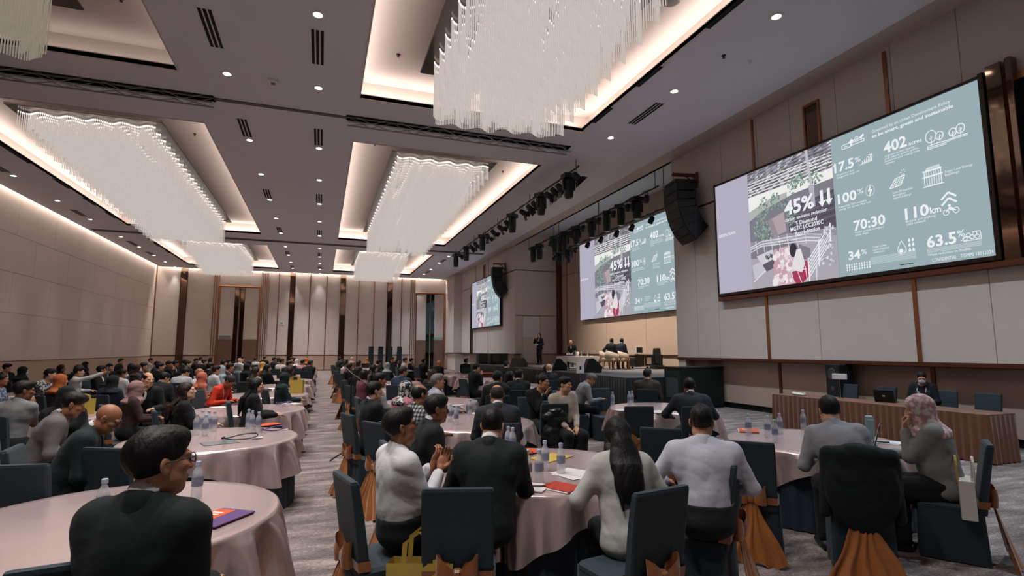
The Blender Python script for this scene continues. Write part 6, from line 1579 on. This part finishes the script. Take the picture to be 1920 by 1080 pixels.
# ------------------------------------------------------------------ the crowd at the other tables
CROWD = [
 (-5.66, 12.75, 6, 'D2', 'bun', 'black', 'short', (150, 160, 176), 'print,f'),
 (-8.35, 19.02, -27, 'E1', 'short', 'black', 'jacket', (20, 24, 26), ''),
 (-7.1, 16.86, 61, 'E1', 'hijab', 'black', 'blouse', (20, 24, 26), 'mask,f,hj:16:30:30'),
 (-5.49, 14.06, -27, 'D2', 'short', 'black', 'short', (200, 198, 200), 'mono'),
 (-7.47, 20.11, 46, 'E2', 'long', 'black', 'blouse', (20, 24, 26), 'f'),
 (-5.49, 15.54, 19, 'D3', 'short', 'black', 'shirt', (206, 206, 208), 'phone'),
 (-6.08, 17.28, 87, 'E1', 'short', 'black', 'jacket', (20, 24, 26), ''),
 (-4.4, 11.69, 57, 'D2', 'hijab', 'black', 'blouse', (40, 36, 40), 'f,hj:176:96:56'),
 (-2.75, 7.62, -76, 'D0', 'hijab', 'black', 'blouse', (18, 20, 24), 'f,hj:14:18:22'),
 (-7.96, 23.31, 38, 'E3', 'hijab', 'black', 'blouse', (26, 26, 28), 'f,hj:18:26:26'),
 (-3.55, 11.54, 74, 'D2', 'hijab', 'black', 'jacket', (24, 34, 48), 'f,hj:20:24:28'),
 (-5.39, 16.77, -14, 'D3', 'short', 'black', 'jacket', (20, 24, 26), ''),
 (-6.24, 20.01, 75, 'E2', 'long', 'black', 'jacket', (20, 24, 26), 'f,mask,lan'),
 (-5.85, 19.02, -86, 'E1', 'short', 'black', 'jacket', (20, 24, 26), ''),
 (-7.96, 26.71, 37, 'E4', 'short', 'black', 'jacket', (30, 32, 36), ''),
 (-4.4, 14.89, 59, 'D3', 'bun', 'black', 'shirt', (196, 194, 196), 'f,mask'),
 (-5.85, 20.78, 85, 'E2', 'bob', 'black', 'jacket', (20, 24, 26), 'f'),
 (-2.61, 9.29, 26, 'A2', 'hijab', 'black', 'blouse', (60, 40, 44), 'f,hj:150:116:116'),
 (-5.1, 18.5, 36, 'D4', 'hijab', 'black', 'blouse', (80, 70, 72), 'f,mask,hj:70:48:44'),
 (-5.39, 19.97, -15, 'D4', 'short', 'black', 'jacket', (20, 24, 26), ''),
 (-2.75, 10.72, -83, 'D1', 'thin', 'black', 'jacket', (20, 24, 26), ''),
 (-4.4, 18.09, 55, 'D4', 'short', 'black', 'jacket', (20, 24, 26), ''),
 (-2.98, 12.18, 84, 'D2', 'short', 'black', 'jacket', (22, 26, 30), 'lean'),
 (-5.1, 21.7, 37, 'D5', 'short', 'black', 'jacket', (20, 24, 26), ''),
 (-5.72, 22.8, 6, 'D5', 'short', 'black', 'jacket', (30, 38, 52), ''),
 (-7.88, 30.45, 35, 'E5', 'short', 'black', 'short', (206, 206, 208), ''),
 (-5.25, 23.52, -19, 'D5', 'short', 'black', 'jacket', (20, 24, 26), ''),
 (-5.35, 25.22, 24, 'D6', 'short', 'black', 'jacket', (20, 24, 26), ''),
 (-3.22, 15.05, 80, 'D3', 'flat', 'black', 'shirt', (176, 180, 184), 'lean'),
 (-4.37, 21.41, 47, 'D5', 'short', 'black', 'jacket', (20, 24, 26), ''),
 (-2.63, 13.75, -11, 'A3', 'bald', 'black', 'short', (186, 188, 190), 'lan'),
 (-5.66, 28.95, 4, 'D7', 'short', 'black', 'jacket', (20, 24, 26), ''),
 (-6.38, 34.35, 87, 'E6', 'short', 'black', 'shirt', (206, 206, 208), ''),
 (-4.45, 24.34, 58, 'D6', 'short', 'brown', 'jacket', (20, 24, 26), ''),
 (-5.49, 32.14, 22, 'D8', 'bob', 'black', 'blouse', (150, 120, 118), 'f'),
 (-3.14, 18.11, 77, 'D4', 'short', 'black', 'jacket', (20, 24, 26), ''),
 (-2.61, 15.64, 28, 'A4', 'short', 'black', 'shirt', (204, 206, 210), ''),
 (-3.28, 21.55, 81, 'D5', 'flat', 'black', 'jacket', (40, 40, 46), ''),
 (-2.37, 12.63, 27, 'A3', 'hijab', 'black', 'blouse', (150, 84, 66), 'f,hj:186:104:84'),
 (-3.55, 24.34, 79, 'D6', 'short', 'black', 'jacket', (20, 24, 26), ''),
 (-2.47, 17.28, -21, 'A4', 'short', 'black', 'jacket', (28, 30, 34), ''),
 (-2.56, 16.5, -1, 'A4', 'hijab', 'black', 'blouse', (140, 150, 160), 'f,hj:164:176:186'),
 (-2.51, 19.23, 12, 'A5', 'hijab', 'black', 'blouse', (90, 96, 104), 'f,hj:110:116:122'),
 (-1.57, 14.84, 51, 'A4', 'long', 'brown', 'blouse', (160, 138, 126), 'f'),
 (-2.22, 18.5, 26, 'A5', 'hijab', 'black', 'blouse', (20, 24, 26), 'f,hj:18:22:26'),
 (-2.63, 23.2, -14, 'A6', 'bob', 'black', 'jacket', (20, 24, 26), 'f'),
 (-3.28, 31.75, 85, 'D8', 'short', 'black', 'short', (206, 206, 208), ''),
 (-3.63, 28.01, 66, 'D7', 'bald', 'black', 'shirt', (206, 206, 208), ''),
 (-4.4, 35.09, 45, 'D9', 'short', 'brown', 'shirt', (90, 96, 120), ''),
 (-1.98, 21.31, 44, 'A6', 'hijab', 'black', 'blouse', (190, 150, 90), 'f,hj:206:160:92'),
 (-1.57, 17.94, 49, 'A5', 'long', 'black', 'jacket', (20, 24, 26), 'f'),
 (-2.14, 28.38, 32, 'A8', 'short', 'black', 'jacket', (20, 24, 26), ''),
 (-2.22, 31.9, 31, 'A9', 'long', 'brown', 'blouse', (120, 90, 80), 'f'),
 (-0.75, 15.11, 71, 'A4', 'long', 'brown', 'jacket', (50, 40, 44), 'f'),
 (-1.57, 24.34, 60, 'A7', 'short', 'black', 'shirt', (196, 190, 186), ''),
 (-1.12, 21.08, 58, 'A6', 'short', 'black', 'jacket', (20, 24, 26), ''),
 (-1.12, 27.96, 62, 'A8', 'hijab', 'black', 'blouse', (150, 146, 150), 'f,hj:206:196:190'),
 (-0.75, 31.61, 69, 'A9', 'hijab', 'black', 'blouse', (120, 60, 40), 'f,hj:196:110:66'),
 (-0.72, 24.49, 76, 'A7', 'short', 'black', 'blouse', (176, 140, 140), 'f'),
 (-0.4, 21.55, 76, 'A6', 'short', 'black', 'jacket', (20, 24, 26), ''),
 (-3.14, 35.11, 78, 'D9', 'short', 'black', 'jacket', (20, 24, 26), ''),
 (-1.57, 31.34, 56, 'A9', 'short', 'brown', 'jacket', (80, 60, 60), ''),
 (-1.49, 34.39, -55, 'A9', 'bob', 'black', 'jacket', (20, 24, 26), 'f'),
 (-0.75, 11.85, 20, 'A3', 'hijab', 'black', 'jacket', (26, 44, 48), 'f,fix,hj:20:32:36'),
 (-3.55, 8.34, 74, 'D1', 'short', 'black', 'short', (126, 128, 130), 'dark'),
 (-2.63, 6.6, 17, 'A1', 'short', 'black', 'jacket', (104, 100, 102), 'lean'),
 (0.88, 29.18, 25, 'B8', 'short', 'black', 'jacket', (20, 24, 26), ''),
 (1.0, 25.7, 24, 'B7', 'long', 'black', 'jacket', (20, 24, 26), 'f'),
 (0.85, 20.92, -25, 'B5', 'short', 'black', 'shirt', (200, 176, 170), ''),
 (1.73, 32.61, 57, 'B9', 'hijab', 'black', 'blouse', (170, 130, 120), 'f,hj:206:170:160'),
 (0.88, 18.98, 33, 'B5', 'long', 'black', 'blouse', (40, 36, 38), 'f'),
 (1.38, 22.15, 38, 'B6', 'bob', 'brown', 'blouse', (90, 56, 48), 'f'),
 (2.55, 32.34, 71, 'B9', 'hijab', 'black', 'blouse', (170, 110, 60), 'f,hj:196:128:70'),
 (2.1, 21.68, 58, 'B6', 'short', 'black', 'jacket', (20, 24, 26), ''),
 (0.85, 14.52, -22, 'B3', 'long', 'black', 'jacket', (20, 24, 26), 'f'),
 (0.88, 12.58, 24, 'B3', 'bob', 'black', 'blouse', (110, 60, 72), 'f'),
 (1.38, 15.75, 45, 'B4', 'long', 'black', 'jacket', (20, 24, 26), 'f'),
 (2.1, 18.48, 69, 'B5', 'hijab', 'black', 'blouse', (30, 36, 44), 'f,hj:150:156:160'),
 (3.76, 30.85, -73, 'B8', 'short', 'black', 'jacket', (20, 24, 26), 'lan'),
 (3.61, 27.2, -76, 'B7', 'bob', 'black', 'jacket', (20, 24, 26), 'f'),
 (3.58, 25.0, 7, 'C6', 'short', 'black', 'shirt', (206, 206, 208), 'lan'),
 (4.05, 25.72, -29, 'C6', 'short', 'black', 'jacket', (26, 34, 52), ''),
 (4.28, 23.98, 28, 'C6', 'short', 'black', 'jacket', (20, 24, 26), ''),
 (4.2, 20.3, 39, 'C5', 'bald', 'black', 'jacket', (20, 24, 26), ''),
 (1.73, 12.41, 57, 'B3', 'short', 'dgrey', 'jacket', (36, 52, 70), 'lan'),
 (2.47, 12.41, 72, 'B3', 'long', 'brown', 'jacket', (46, 36, 36), 'f'),
 (0.61, 7.03, 18, 'B1', 'short', 'black', 'jacket', (20, 24, 26), ''),
 (6.16, 23.51, 82, 'C6', 'short', 'black', 'jacket', (20, 24, 26), ''),
 (3.91, 14.23, 16, 'C3', 'short', 'black', 'jacket', (16, 20, 24), ''),
 (5.67, 16.51, 70, 'C4', 'short', 'dgrey', 'jacket', (30, 34, 38), ''),
 (2.96, 9.11, 75, 'B2', 'short', 'black', 'jacket', (20, 24, 26), ''),
 (3.79, 11.0, 10, 'C2', 'bob', 'black', 'jacket', (30, 32, 36), 'f,mask'),
 (3.76, 10.15, 74, 'B2', 'short', 'black', 'jacket', (26, 32, 36), ''),
 (3.35, 8.18, -82, 'B1', 'flat', 'black', 'jacket', (20, 24, 26), ''),
 (5.7, 13.09, 81, 'C3', 'bald', 'black', 'jacket', (34, 38, 42), ''),
 (6.55, 15.32, -83, 'C3', 'long', 'brown', 'jacket', (40, 36, 34), 'f'),
 (3.44, 7.4, -88, 'B1', 'short', 'black', 'shirt', (178, 164, 150), ''),
]

POSES = {'sit': dict(lean=5), 'lean': dict(lean=22, hpitch=12), 'lap': dict(lean=0, hands=[(-.08, .30, .66), (.08, .30, .66)]), 'chin': dict(lean=9, hands=[(-.16, .36, .79), (.02, .30, 1.06)]), 'phone': dict(lean=4, hands=[(-.14, .36, .79), (.16, .60, 1.24)], hand=('relaxed', 'hold'))}
CM = {}; rc = random.Random(9)
CNAME = lambda c: ('black' if max(c) < 48 else 'navy' if c[2] > c[0] + 12 and max(c) < 80 else 'white' if min(c) > 190 else 'grey' if max(c) - min(c) < 22 else 'light blue' if c[2] > c[0] else 'orange' if c[0] > 150 and c[1] < 130 and c[0] - c[2] > 70 else 'tan' if c[0] > 140 else 'dark brown')
HNAME = {'short': 'short %s hair', 'flat': 'short %s hair', 'thin': 'thinning %s hair', 'bald': 'a bald head', 'long': 'long %s hair', 'bob': 'chin length %s hair', 'bun': '%s hair tied back'}
crowd_lab = []
for i, (x, y, hd, tk, hair, hcol, top, rgb, ex) in enumerate(CROWD):
    ex = ex.split(','); fem = 'f' in ex; res = 'mid' if y < 11.5 else 'far'
    gaze = 8; yaw = max(-50, min(50, gaze - hd)); yaw = int(round(yaw / 40.0) * 40)
    pose = 'lean' if 'lean' in ex else 'phone' if 'phone' in ex else rc.choice(['sit', 'lap'] if fem else ['sit', 'lap', 'chin'])
    key = (fem, hair, top, pose, 'mask' in ex, yaw, res)
    P = dict(POSES[pose]); P.update(fem=fem, hair=hair, top=top, mask='mask' in ex, hyaw=yaw, lowhands=True, face=False, seed=i, skin=3 if 'dark' in ex else rc.choice([0, 1, 1, 2, 2]), hc=hcol)
    pat = [q for q in ex if q in ('print', 'mono', 'floral')]
    P['tc'] = (tuple(rgb), pat[0]) if pat else (tuple(rgb),); P['sc'] = (rc.choice([(208, 206, 208), (186, 192, 204), (150, 152, 160)]),)
    hj = [q for q in ex if q.startswith('hj:')]
    if hj: P['hj'] = (tuple(int(v_) for v_ in hj[0][3:].split(':')),)
    if key not in CM: CM[key] = person_meshes(P, res)
    M, fr = CM[key]; s = .95 if fem else .985; rz = R(hd - 90); s *= rc.uniform(.985, 1.02)
    hw = ('a %s headscarf' % CNAME(P['hj'][0])) if hair == 'hijab' else (HNAME[hair] % {'dgrey': 'dark grey'}.get(hcol, hcol) if hair != 'bald' else 'a bald head')
    lab = 'person with %s%s, %s %s,' % (hw, ', mask' if 'mask' in ex else '', CNAME(rgb), {'short': 'short sleeved shirt', 'shirt': 'shirt', 'jacket': 'jacket', 'blouse': 'blouse', 'coat': 'coat'}[top])
    b = place_person(M, P, x, y, rz, lab, share=True, group='seated audience', s=s); crowd_lab.append((b, lab, tk, x, y, rz))
    if 'lan' in ex: lanyard_on(b, fr, mat('lanyard_white', (214, 208, 206), .6), False)
    if 'phone' in ex:
        w = fr[7][1][2]; hp = Vector(w) * s; q = Matrix.Rotation(rz, 3, 'Z') @ hp
        t = thing('phone', 'black phone held up by a person in a white shirt by the left wall', 'phone', (x + q.x, y + q.y, q.z + .02), rz); MB().rbox(-.037, .037, -.005, .005, .0, .15, .002, M=Matrix.Translation((0, .09, 0))).build('phone_body', M_black, t); MB().box(-.033, .033, -.007, -.005, .01, .14, M=Matrix.Translation((0, .09, 0))).build('display', emat('phone_glow', (150, 160, 176), .5), t)
# labels: who sits where; those still alike are told apart from left to right as seen from the camera
by = {}
for e in crowd_lab: by.setdefault((e[1], e[2]), []).append(e)
for (lab, tk), L in by.items():
    L.sort(key=lambda e: e[3] / e[4])
    short = {'A': 'left of aisle', 'B': 'right of aisle', 'C': 'stage side', 'D': 'second left column', 'E': 'third left column'}[tk[0]]
    for k, e in enumerate(L):
        tail = '%s table %s' % (ORD[int(tk[1:])], short)
        e[0]['label'] = lab + (' ' + (ORD[k] + ' at ' if len(L) > 1 else '') + tail)
n_at = {}
for (b, lab, tk, x, y, rz) in sorted(crowd_lab, key=lambda e: e[3] / e[4]):
    n_at[tk] = n_at.get(tk, 0) + 1
    chair(x, y, rz, 'occupied navy chair, %s at %s' % (ORD[n_at[tk] - 1], TPH[tk].replace(' round table', ' table').replace(' the ', ' ')), full=y < 14)
# ------------------------------------------------------------------ people on the stage and at the desk
hero(dict(fem=True, stand=True, top='jacket', tc=((22, 24, 28),), bc=(22, 24, 28), lean=0, hyaw=20, hair='bob', skin=4, hands=[(-.12, .20, 1.10), (.10, .24, 1.42)], hand=('relaxed', 'fist'), lowhands=True, s=1.05), 11.75, 28.3, 205, 'woman in a black suit standing on the stage with a microphone', res='mid', z=SZ)
hero(dict(top='jacket', tc=((30, 38, 46),), lean=10, side=10, hyaw=20, hair='bald', skin=1, hands=[(-.10, .30, .70), (.12, .32, .68)], bc=(60, 66, 84), lowhands=True), 12.0, 24.75, 215, 'bald panellist in a dark jacket and pale shirt seated on the stage', res='mid', z=SZ)
hero(dict(top='jacket', tc=((32, 40, 46),), lean=6, hyaw=10, hair='short', skin=3, bc=(40, 34, 32), lowhands=True, hands=[(-.3, .12, .70), (.16, .32, .68)]), 12.15, 20.9, 28, 'left of the two dark suited panellists seen from behind on the stage', res='mid', z=SZ)
hero(dict(top='jacket', tc=((34, 44, 58),), lean=6, hyaw=-10, hair='short', skin=3, bc=(34, 40, 52), lowhands=True, hands=[(-.14, .32, .68), (.16, .32, .68)]), 12.82, 21.15, 28, 'right of the two dark suited panellists seen from behind on the stage', res='mid', z=SZ)
p = hero(dict(fem=True, top='jacket', tc=((22, 24, 28),), sc=((30, 30, 34),), lean=10, hyaw=-14, hpitch=12, hair='bun', skin=0, mask=True, s=.98), 11.00, 7.19, 1.30, 0, 0) if False else hero(dict(fem=True, top='jacket', tc=((22, 24, 28),), sc=((30, 30, 34),), lean=8, hyaw=12, hpitch=14, hair='bun', skin=0, mask=True, s=.98), 10.85, 7.1, 200, 'masked woman in a black jacket at a laptop behind the brown skirted desk', res='hero', extra=('lanyard',))
chair(11.2, 7.05, R(100), 'navy covered chair under the masked woman at the desk')
# ------------------------------------------------------------------ registration desk
M_brown = mat('brown_satin_skirt', (112, 66, 36), .42, sheen=.3, noise=.25, nscale=7, stretch=(1, 1, .15)); M_btop = mat('brown_table_cloth', (126, 88, 72), .6)
t = thing('skirted_desk', 'long desk with a brown pleated skirt along the stage wall', 'desk', (0, 0, 0))
MB().rbox(9.75, 10.42, 5.45, 9.65, .72, .755, .006).build('desk_top', M_btop, t)
pleats([(9.75, 9.65), (9.75, 5.45), (10.42, 5.45), (10.42, 9.65), (9.75, 9.65)], .015, .735, .022, .12).build('pleated_skirt', M_brown, t, smooth=True)
for y in (5.6, 7.5, 9.5): MB().rbox(9.95, 10.2, y - .03, y + .03, 0, .72, .005).build('trestle', M_black, t)
laptop(10.28, 7.4, R(110), 'open black laptop in front of the masked woman', .757)
bottle(10.2, 6.75, 'water bottle on the brown desk right of the masked woman', .757)
t = thing('plastic_bag', 'crumpled white plastic bag on the left end of the brown desk', 'bag', (10.0, 9.15, .757), R(80)); f = Field((-.25, -.15, -.02), (.25, .15, .12), .01)
f.ell((0, 0, .02), (.2, .09, .035), k=0); f.ell((.1, .03, .035), (.07, .06, .03), k=.03); f.wrinkle(.014, 60, 3); f.cut((0, 0, 1), .001); link('bag_body', np_mesh('bag_body', [f.mesh() + (0,)], [mat('white_bag', (214, 208, 202), .5)]), t)
link('knot', np_mesh('knot', [(lambda g: (g.ell((.0, 0, 0), (.03, .02, .03), k=0), g.mesh())[1] + (0,))(Field((-.06, -.06, -.06), (.06, .06, .06), .008))], [mat('white_bag', (214, 208, 202), .5)]), t).location = (-.17, 0, .04)
t = thing('sign_holder', 'white card holder on a thin pole standing on the brown desk', 'sign', (10.2, 8.3, .757), R(110)); MB().tube([(0, 0, .02), (0, 0, .40)], .006, 6).build('pole', M_chrome, t); MB().lathe([(.06, 0), (.06, .012), (.01, .02)], 14).build('base', M_chrome, t); MB().rbox(-.14, .14, -.02, .02, .38, .50, .012).build('card', M_paper, t)
t = thing('speaker_cabinet', 'black speaker cabinet standing behind the brown desk', 'speaker', (11.55, 9.4, 0), R(75)); MB().rbox(-.24, .24, -.18, .18, .0, 1.42, .02).build('cabinet', M_blackp, t); MB().lathe([(.15, 0), (.12, .01), (.04, -.01)], 16, M=Matrix.Translation((0, .185, 1.18)) @ Matrix.Rotation(-PI/2, 4, 'X')).build('woofer', M_grille, t); MB().rbox(-.05, .05, .18, .19, .8, .9, .004).build('horn', M_grille, t)
# ------------------------------------------------------------------ black jacket over the chair, handbag, floor things
t = thing('draped_jacket', 'black jacket hung over the chair back behind the man in the grey shirt', 'jacket', (0, 0, 0))
_c = [o for o in bpy.data.objects if o.get('label') == 'navy covered chair draped with a black jacket, behind the man in the grey shirt'][0]
f = Field((-.30, -.42, .28), (.30, .0, 1.05), .012)
f.ell((0, -.275, .93), (.235, .065, .075), k=0); f.ell((0, -.30, .66), (.25, .055, .33), k=.05); f.cone((-.22, -.24, .92), (-.25, -.22, .45), .055, .045, k=.04); f.cone((.22, -.24, .92), (.25, -.22, .45), .055, .045, k=.04)
f.ell((0, -.20, .62), (.195, .07, .45), 's', k=.01); f.wrinkle(.003, 38, 4)
o = link('jacket_body', np_mesh('jacket_body', [f.mesh() + (0,)], [cloth((16, 24, 25))]), t); t.location = _c.location; t.rotation_euler = _c.rotation_euler
f = Field((-.12, -.36, .88), (.12, -.16, 1.06), .01); f.ell((0, -.272, .985), (.085, .04, .03), k=0); f.wrinkle(.004, 60, 2); link('collar', np_mesh('collar', [f.mesh() + (0,)], [cloth((16, 24, 25))]), t)
t = thing('draped_jacket', 'black leather jacket hung on a chair beside the bending grey haired man', 'jacket', (3.25, 7.25, 0), R(-10))
f = Field((-.3, -.2, .2), (.3, .2, 1.0), .014); f.ell((0, 0, .78), (.2, .1, .12), k=0); f.ell((0, 0, .52), (.2, .11, .28), k=.06); f.wrinkle(.012, 32, 6); link('jacket_body', np_mesh('jacket_body', [f.mesh() + (0,)], [mat('black_leather', (22, 24, 26), .32, bump=.3, bscale=30)]), t)
f = Field((-.2, -.2, .7), (.2, .2, 1.0), .014); f.ell((0, 0, .87), (.12, .1, .06), k=0); f.wrinkle(.01, 40, 7); link('collar', np_mesh('collar', [f.mesh() + (0,)], [mat('black_leather', (22, 24, 26), .32)]), t)
# handbag on the chair behind the headscarf woman
t = thing('handbag', 'white handbag with rope handles hanging on the chair behind the headscarf woman', 'bag', (5.13, 3.08, .38), R(124 - 90))
MB().prism([(-.17, 0), (.17, 0), (.14, .30), (-.14, .30)], -.05, .05, axis=1).build('bag_body', mat('white_canvas', (206, 200, 192), .7), t)
for k, m in ((-1, mat('white_canvas', (206, 200, 192), .7)), (1, mat('yellow_scarf', (176, 150, 60), .6))): MB().tube([(-.09, k*.05, .28)] + [(.09*math.cos(a), k*.055, .36 + .12*math.sin(a)) for a in np.linspace(PI, 0, 9)] + [(.09, k*.05, .28)], .010, 6).build('bag_handle', m, t)
_b = paper_bag(.60, 3.22, R(-25), 'yellow paper carrier bag on the floor by the nearest right chair', 0.002, 2.1); _b.scale = (.55, .8, 1)
t = thing('microphone_stand', 'black tripod microphone stand with a long boom by the aisle', 'stand', (0.48, 8.93, 0))
for k in range(3): a = k * 2.1 + .4; MB().tube([(0, 0, .22), (.34*math.cos(a), .34*math.sin(a), .012)], .011, 6).build('leg', M_black, t)
MB().tube([(0, 0, .1), (0, 0, 1.38)], .012, 8).build('pole', M_black, t); MB().tube([(-.12, .25, 1.50), (.0, 0, 1.38), (.42, -.75, 1.08)], .009, 6).build('boom', M_black, t); MB().lathe([(.018, 0), (.022, .05), (.02, .1), (.008, .12)], 10, M=Matrix.Translation((-.12, .25, 1.5)) @ Matrix.Rotation(.6, 4, 'Y')).build('microphone', M_blackp, t)
t = thing('tote_bag', 'beige tote bag standing on the floor beside the aisle', 'bag', (0.68, 21.23, 0), R(10)); MB().prism([(-.20, 0), (.20, 0), (.17, .38), (-.17, .38)], -.07, .07, axis=0).build('bag_body', mat('beige_canvas', (176, 158, 140), .8), t); MB().tube([(.0, -.1, .36), (0, -.07, .52), (0, .07, .52), (0, .1, .36)], .012, 6).build('bag_handle', mat('brown_strap', (120, 84, 60), .6), t)
t = thing('tote_bag', 'brown paper bag on the floor beside the aisle', 'bag', (0.55, 19.04, 0), R(10)); MB().prism([(-.2, 0), (.2, 0), (.19, .30), (-.19, .30)], -.08, .08, axis=0).build('bag_body', mat('brown_paper', (150, 112, 92), .8), t); MB().tube([(0, -.08, .29), (0, -.05, .4), (0, .05, .4), (0, .08, .29)], .008, 6).build('bag_handle', mat('brown_strap', (120, 84, 60), .6), t)
for q, lab in (((7.60, 15.02, 1.19), 'white table number sign on a thin stand before the stage'), ((6.60, 24.86, 1.30), 'white table number sign on a stand near the far stage end')):
    t = thing('table_sign', lab, 'sign', (q[0], q[1], 0)); h = q[2]; MB().tube([(0, 0, .02), (0, 0, h)], .012, 6).build('pole', M_chrome, t); MB().lathe([(.14, 0), (.14, .015), (.02, .03)], 14).build('base', M_chrome, t); MB().rbox(-.13, .13, -.012, .012, h - .16, h + .16, .004).build('sign_board', M_paper, t); MB().box(-.03, .03, -.014, -.012, h - .05, h + .06).build('numeral', M_black, t)
t = thing('low_table', 'low table with an orange cloth before the far end of the stage', 'table', (7.62, 25.06, 0)); MB().rbox(-1.1, 1.1, -.5, .5, .60, .64, .01).build('table_cloth', mat('orange_cloth', (190, 92, 50), .7), t); MB().rbox(-1.08, 1.08, -.48, .48, .38, .60, .01).build('table_apron', mat('orange_cloth_dark', (140, 70, 40), .7), t)
for sx in (-1, 1):
    for sy in (-1, 1): MB().rbox(sx*1.0-.03, sx*1.0+.03, sy*.42-.03, sy*.42+.03, 0, .40, .004).build('leg', M_black, t)
# ------------------------------------------------------------------ things on the near tables
def bset(L, where, green=()):
    for k, (x, y) in enumerate(L): bottle(x, y, 'water bottle, %s from the left on the %s' % (ORD[k], where), green=k in green)
bset([(-1.165, 3.863), (-0.752, 4.242)], 'nearest table left of the aisle')
booklet(-0.531, 3.700, R(-35), 'purple and orange conference folder on the nearest left table', [M_orange, M_purple], .24, .31, text='split')
bset([(-1.350, 7.337), (-1.364, 7.746), (-1.233, 7.212), (-1.280, 7.669), (-1.203, 7.595), (-0.834, 7.703), (-0.767, 7.486), (-0.678, 7.316)], 'second table left of the aisle')
booklet(-0.637, 7.943, R(-60), 'orange booklet on the second left table by the aisle', [M_purple, M_orange]); lanyard(-0.557, 7.365, R(20), 'purple lanyard beside the orange booklet', M_purple)
laptop_c = booklet(-0.986, 6.627, R(-70), 'closed silver laptop on the second left table', [mat('silver_lid', (150, 156, 158), .35, metal=.5)], .24, .34, name='closed_laptop'); lanyard(-0.855, 6.725, R(15), 'black strap lying on the closed silver laptop', M_black, .766, 1.3)
bset([(-0.573, 11.716)], 'third table left of the aisle'); papers(-0.475, 10.892, .3, 'white papers on the third left table by the aisle'); lanyard(-0.636, 10.845, 0, 'purple lanyard on the third left table', M_purple)
papers(-1.630, 10.617, .5, 'white papers before the man in the red jacket')
paper_bag(-0.520, 13.525, R(-20), 'yellow paper bag standing on the fourth left table', .754, 1.15); bset([(-0.696, 14.275)], 'fourth table left of the aisle')
paper_bag(-3.468, 10.281, R(10), 'yellow paper bag lying on a table by the grey suited man', .754, .9); bset([(-3.438, 9.778)], 'table by the grey suited man')
bset([(-3.585, 13.567), (-3.560, 13.841)], 'third table in the second left column'); booklet(-3.227, 13.038, R(60), 'yellow envelope on the third table of the second left column', [M_yellow], .25, .35, name='envelope'); papers(-3.317, 12.342, 0, 'white papers on the third table of the second left column')
bset([(1.787, 5.120), (1.799, 5.028), (1.509, 3.884), (1.599, 3.869), (1.796, 4.219), (1.873, 4.069)], 'nearest table right of the aisle', (2,))
booklet(2.056, 4.689, R(-62), 'yellow envelope on the nearest right table', [M_yellow], .25, .36, name='envelope'); booklet(1.921, 5.014, R(-70), 'orange and black folder on the nearest right table', [M_black, M_orange], .22, .3); spectacles(1.888, 4.802, R(30), 'folded black spectacles on the nearest right table')
notebook(1.508, 3.702, R(-40), 'open white notepad before the man in the black suit'); pen(1.516, 3.700, R(-20), 'black pen on the white notepad')
booklet(1.674, 3.659, R(30), 'red printed folder before the long haired woman', [M_paper, M_red], .2, .26); papers(1.970, 4.015, .2, 'loose white papers before the long haired woman')
bset([(4.804, 5.143), (4.895, 4.945), (4.691, 4.638), (5.219, 5.080), (5.776, 5.248)], 'nearest stage side table', (0, 2))
booklet(5.011, 5.379, R(-40), 'orange and white booklet on the nearest stage side table', [M_paper, M_orange], .22, .3, text=True)
laptop(5.419, 4.205, R(214), 'open black laptop before the man in the grey shirt', .754, 105); tumbler(5.899, 4.468, 'tall teal tumbler beside the laptop on the stage side table'); papers(5.782, 4.285, .8, 'white papers before the headscarf woman'); phone(5.738, 4.229, R(40), 'black phone before the headscarf woman', .762)
bset([(1.737, 7.433), (1.751, 7.145), (2.204, 8.112)], 'second table right of the aisle'); papers(2.390, 8.192, .3, 'white papers on the second right table')
bset([(5.010, 8.630), (5.342, 8.611), (5.494, 8.763)], 'second stage side table'); papers(4.790, 7.973, .2, 'white papers before the grey haired man who writes'); papers(5.195, 7.499, .4, 'white papers before the man in the dark grey suit')
papers(4.572, 11.548, .6, 'white papers on the third stage side table'); papers(5.497, 17.280, .6, 'white papers on a far stage side table')
bottle(11.3, 22.75, 'left water bottle on the white stage table', SZ + .553); bottle(11.5, 22.6, 'middle water bottle on the white stage table', SZ + .553); bottle(11.75, 22.45, 'right water bottle on the white stage table', SZ + .553)
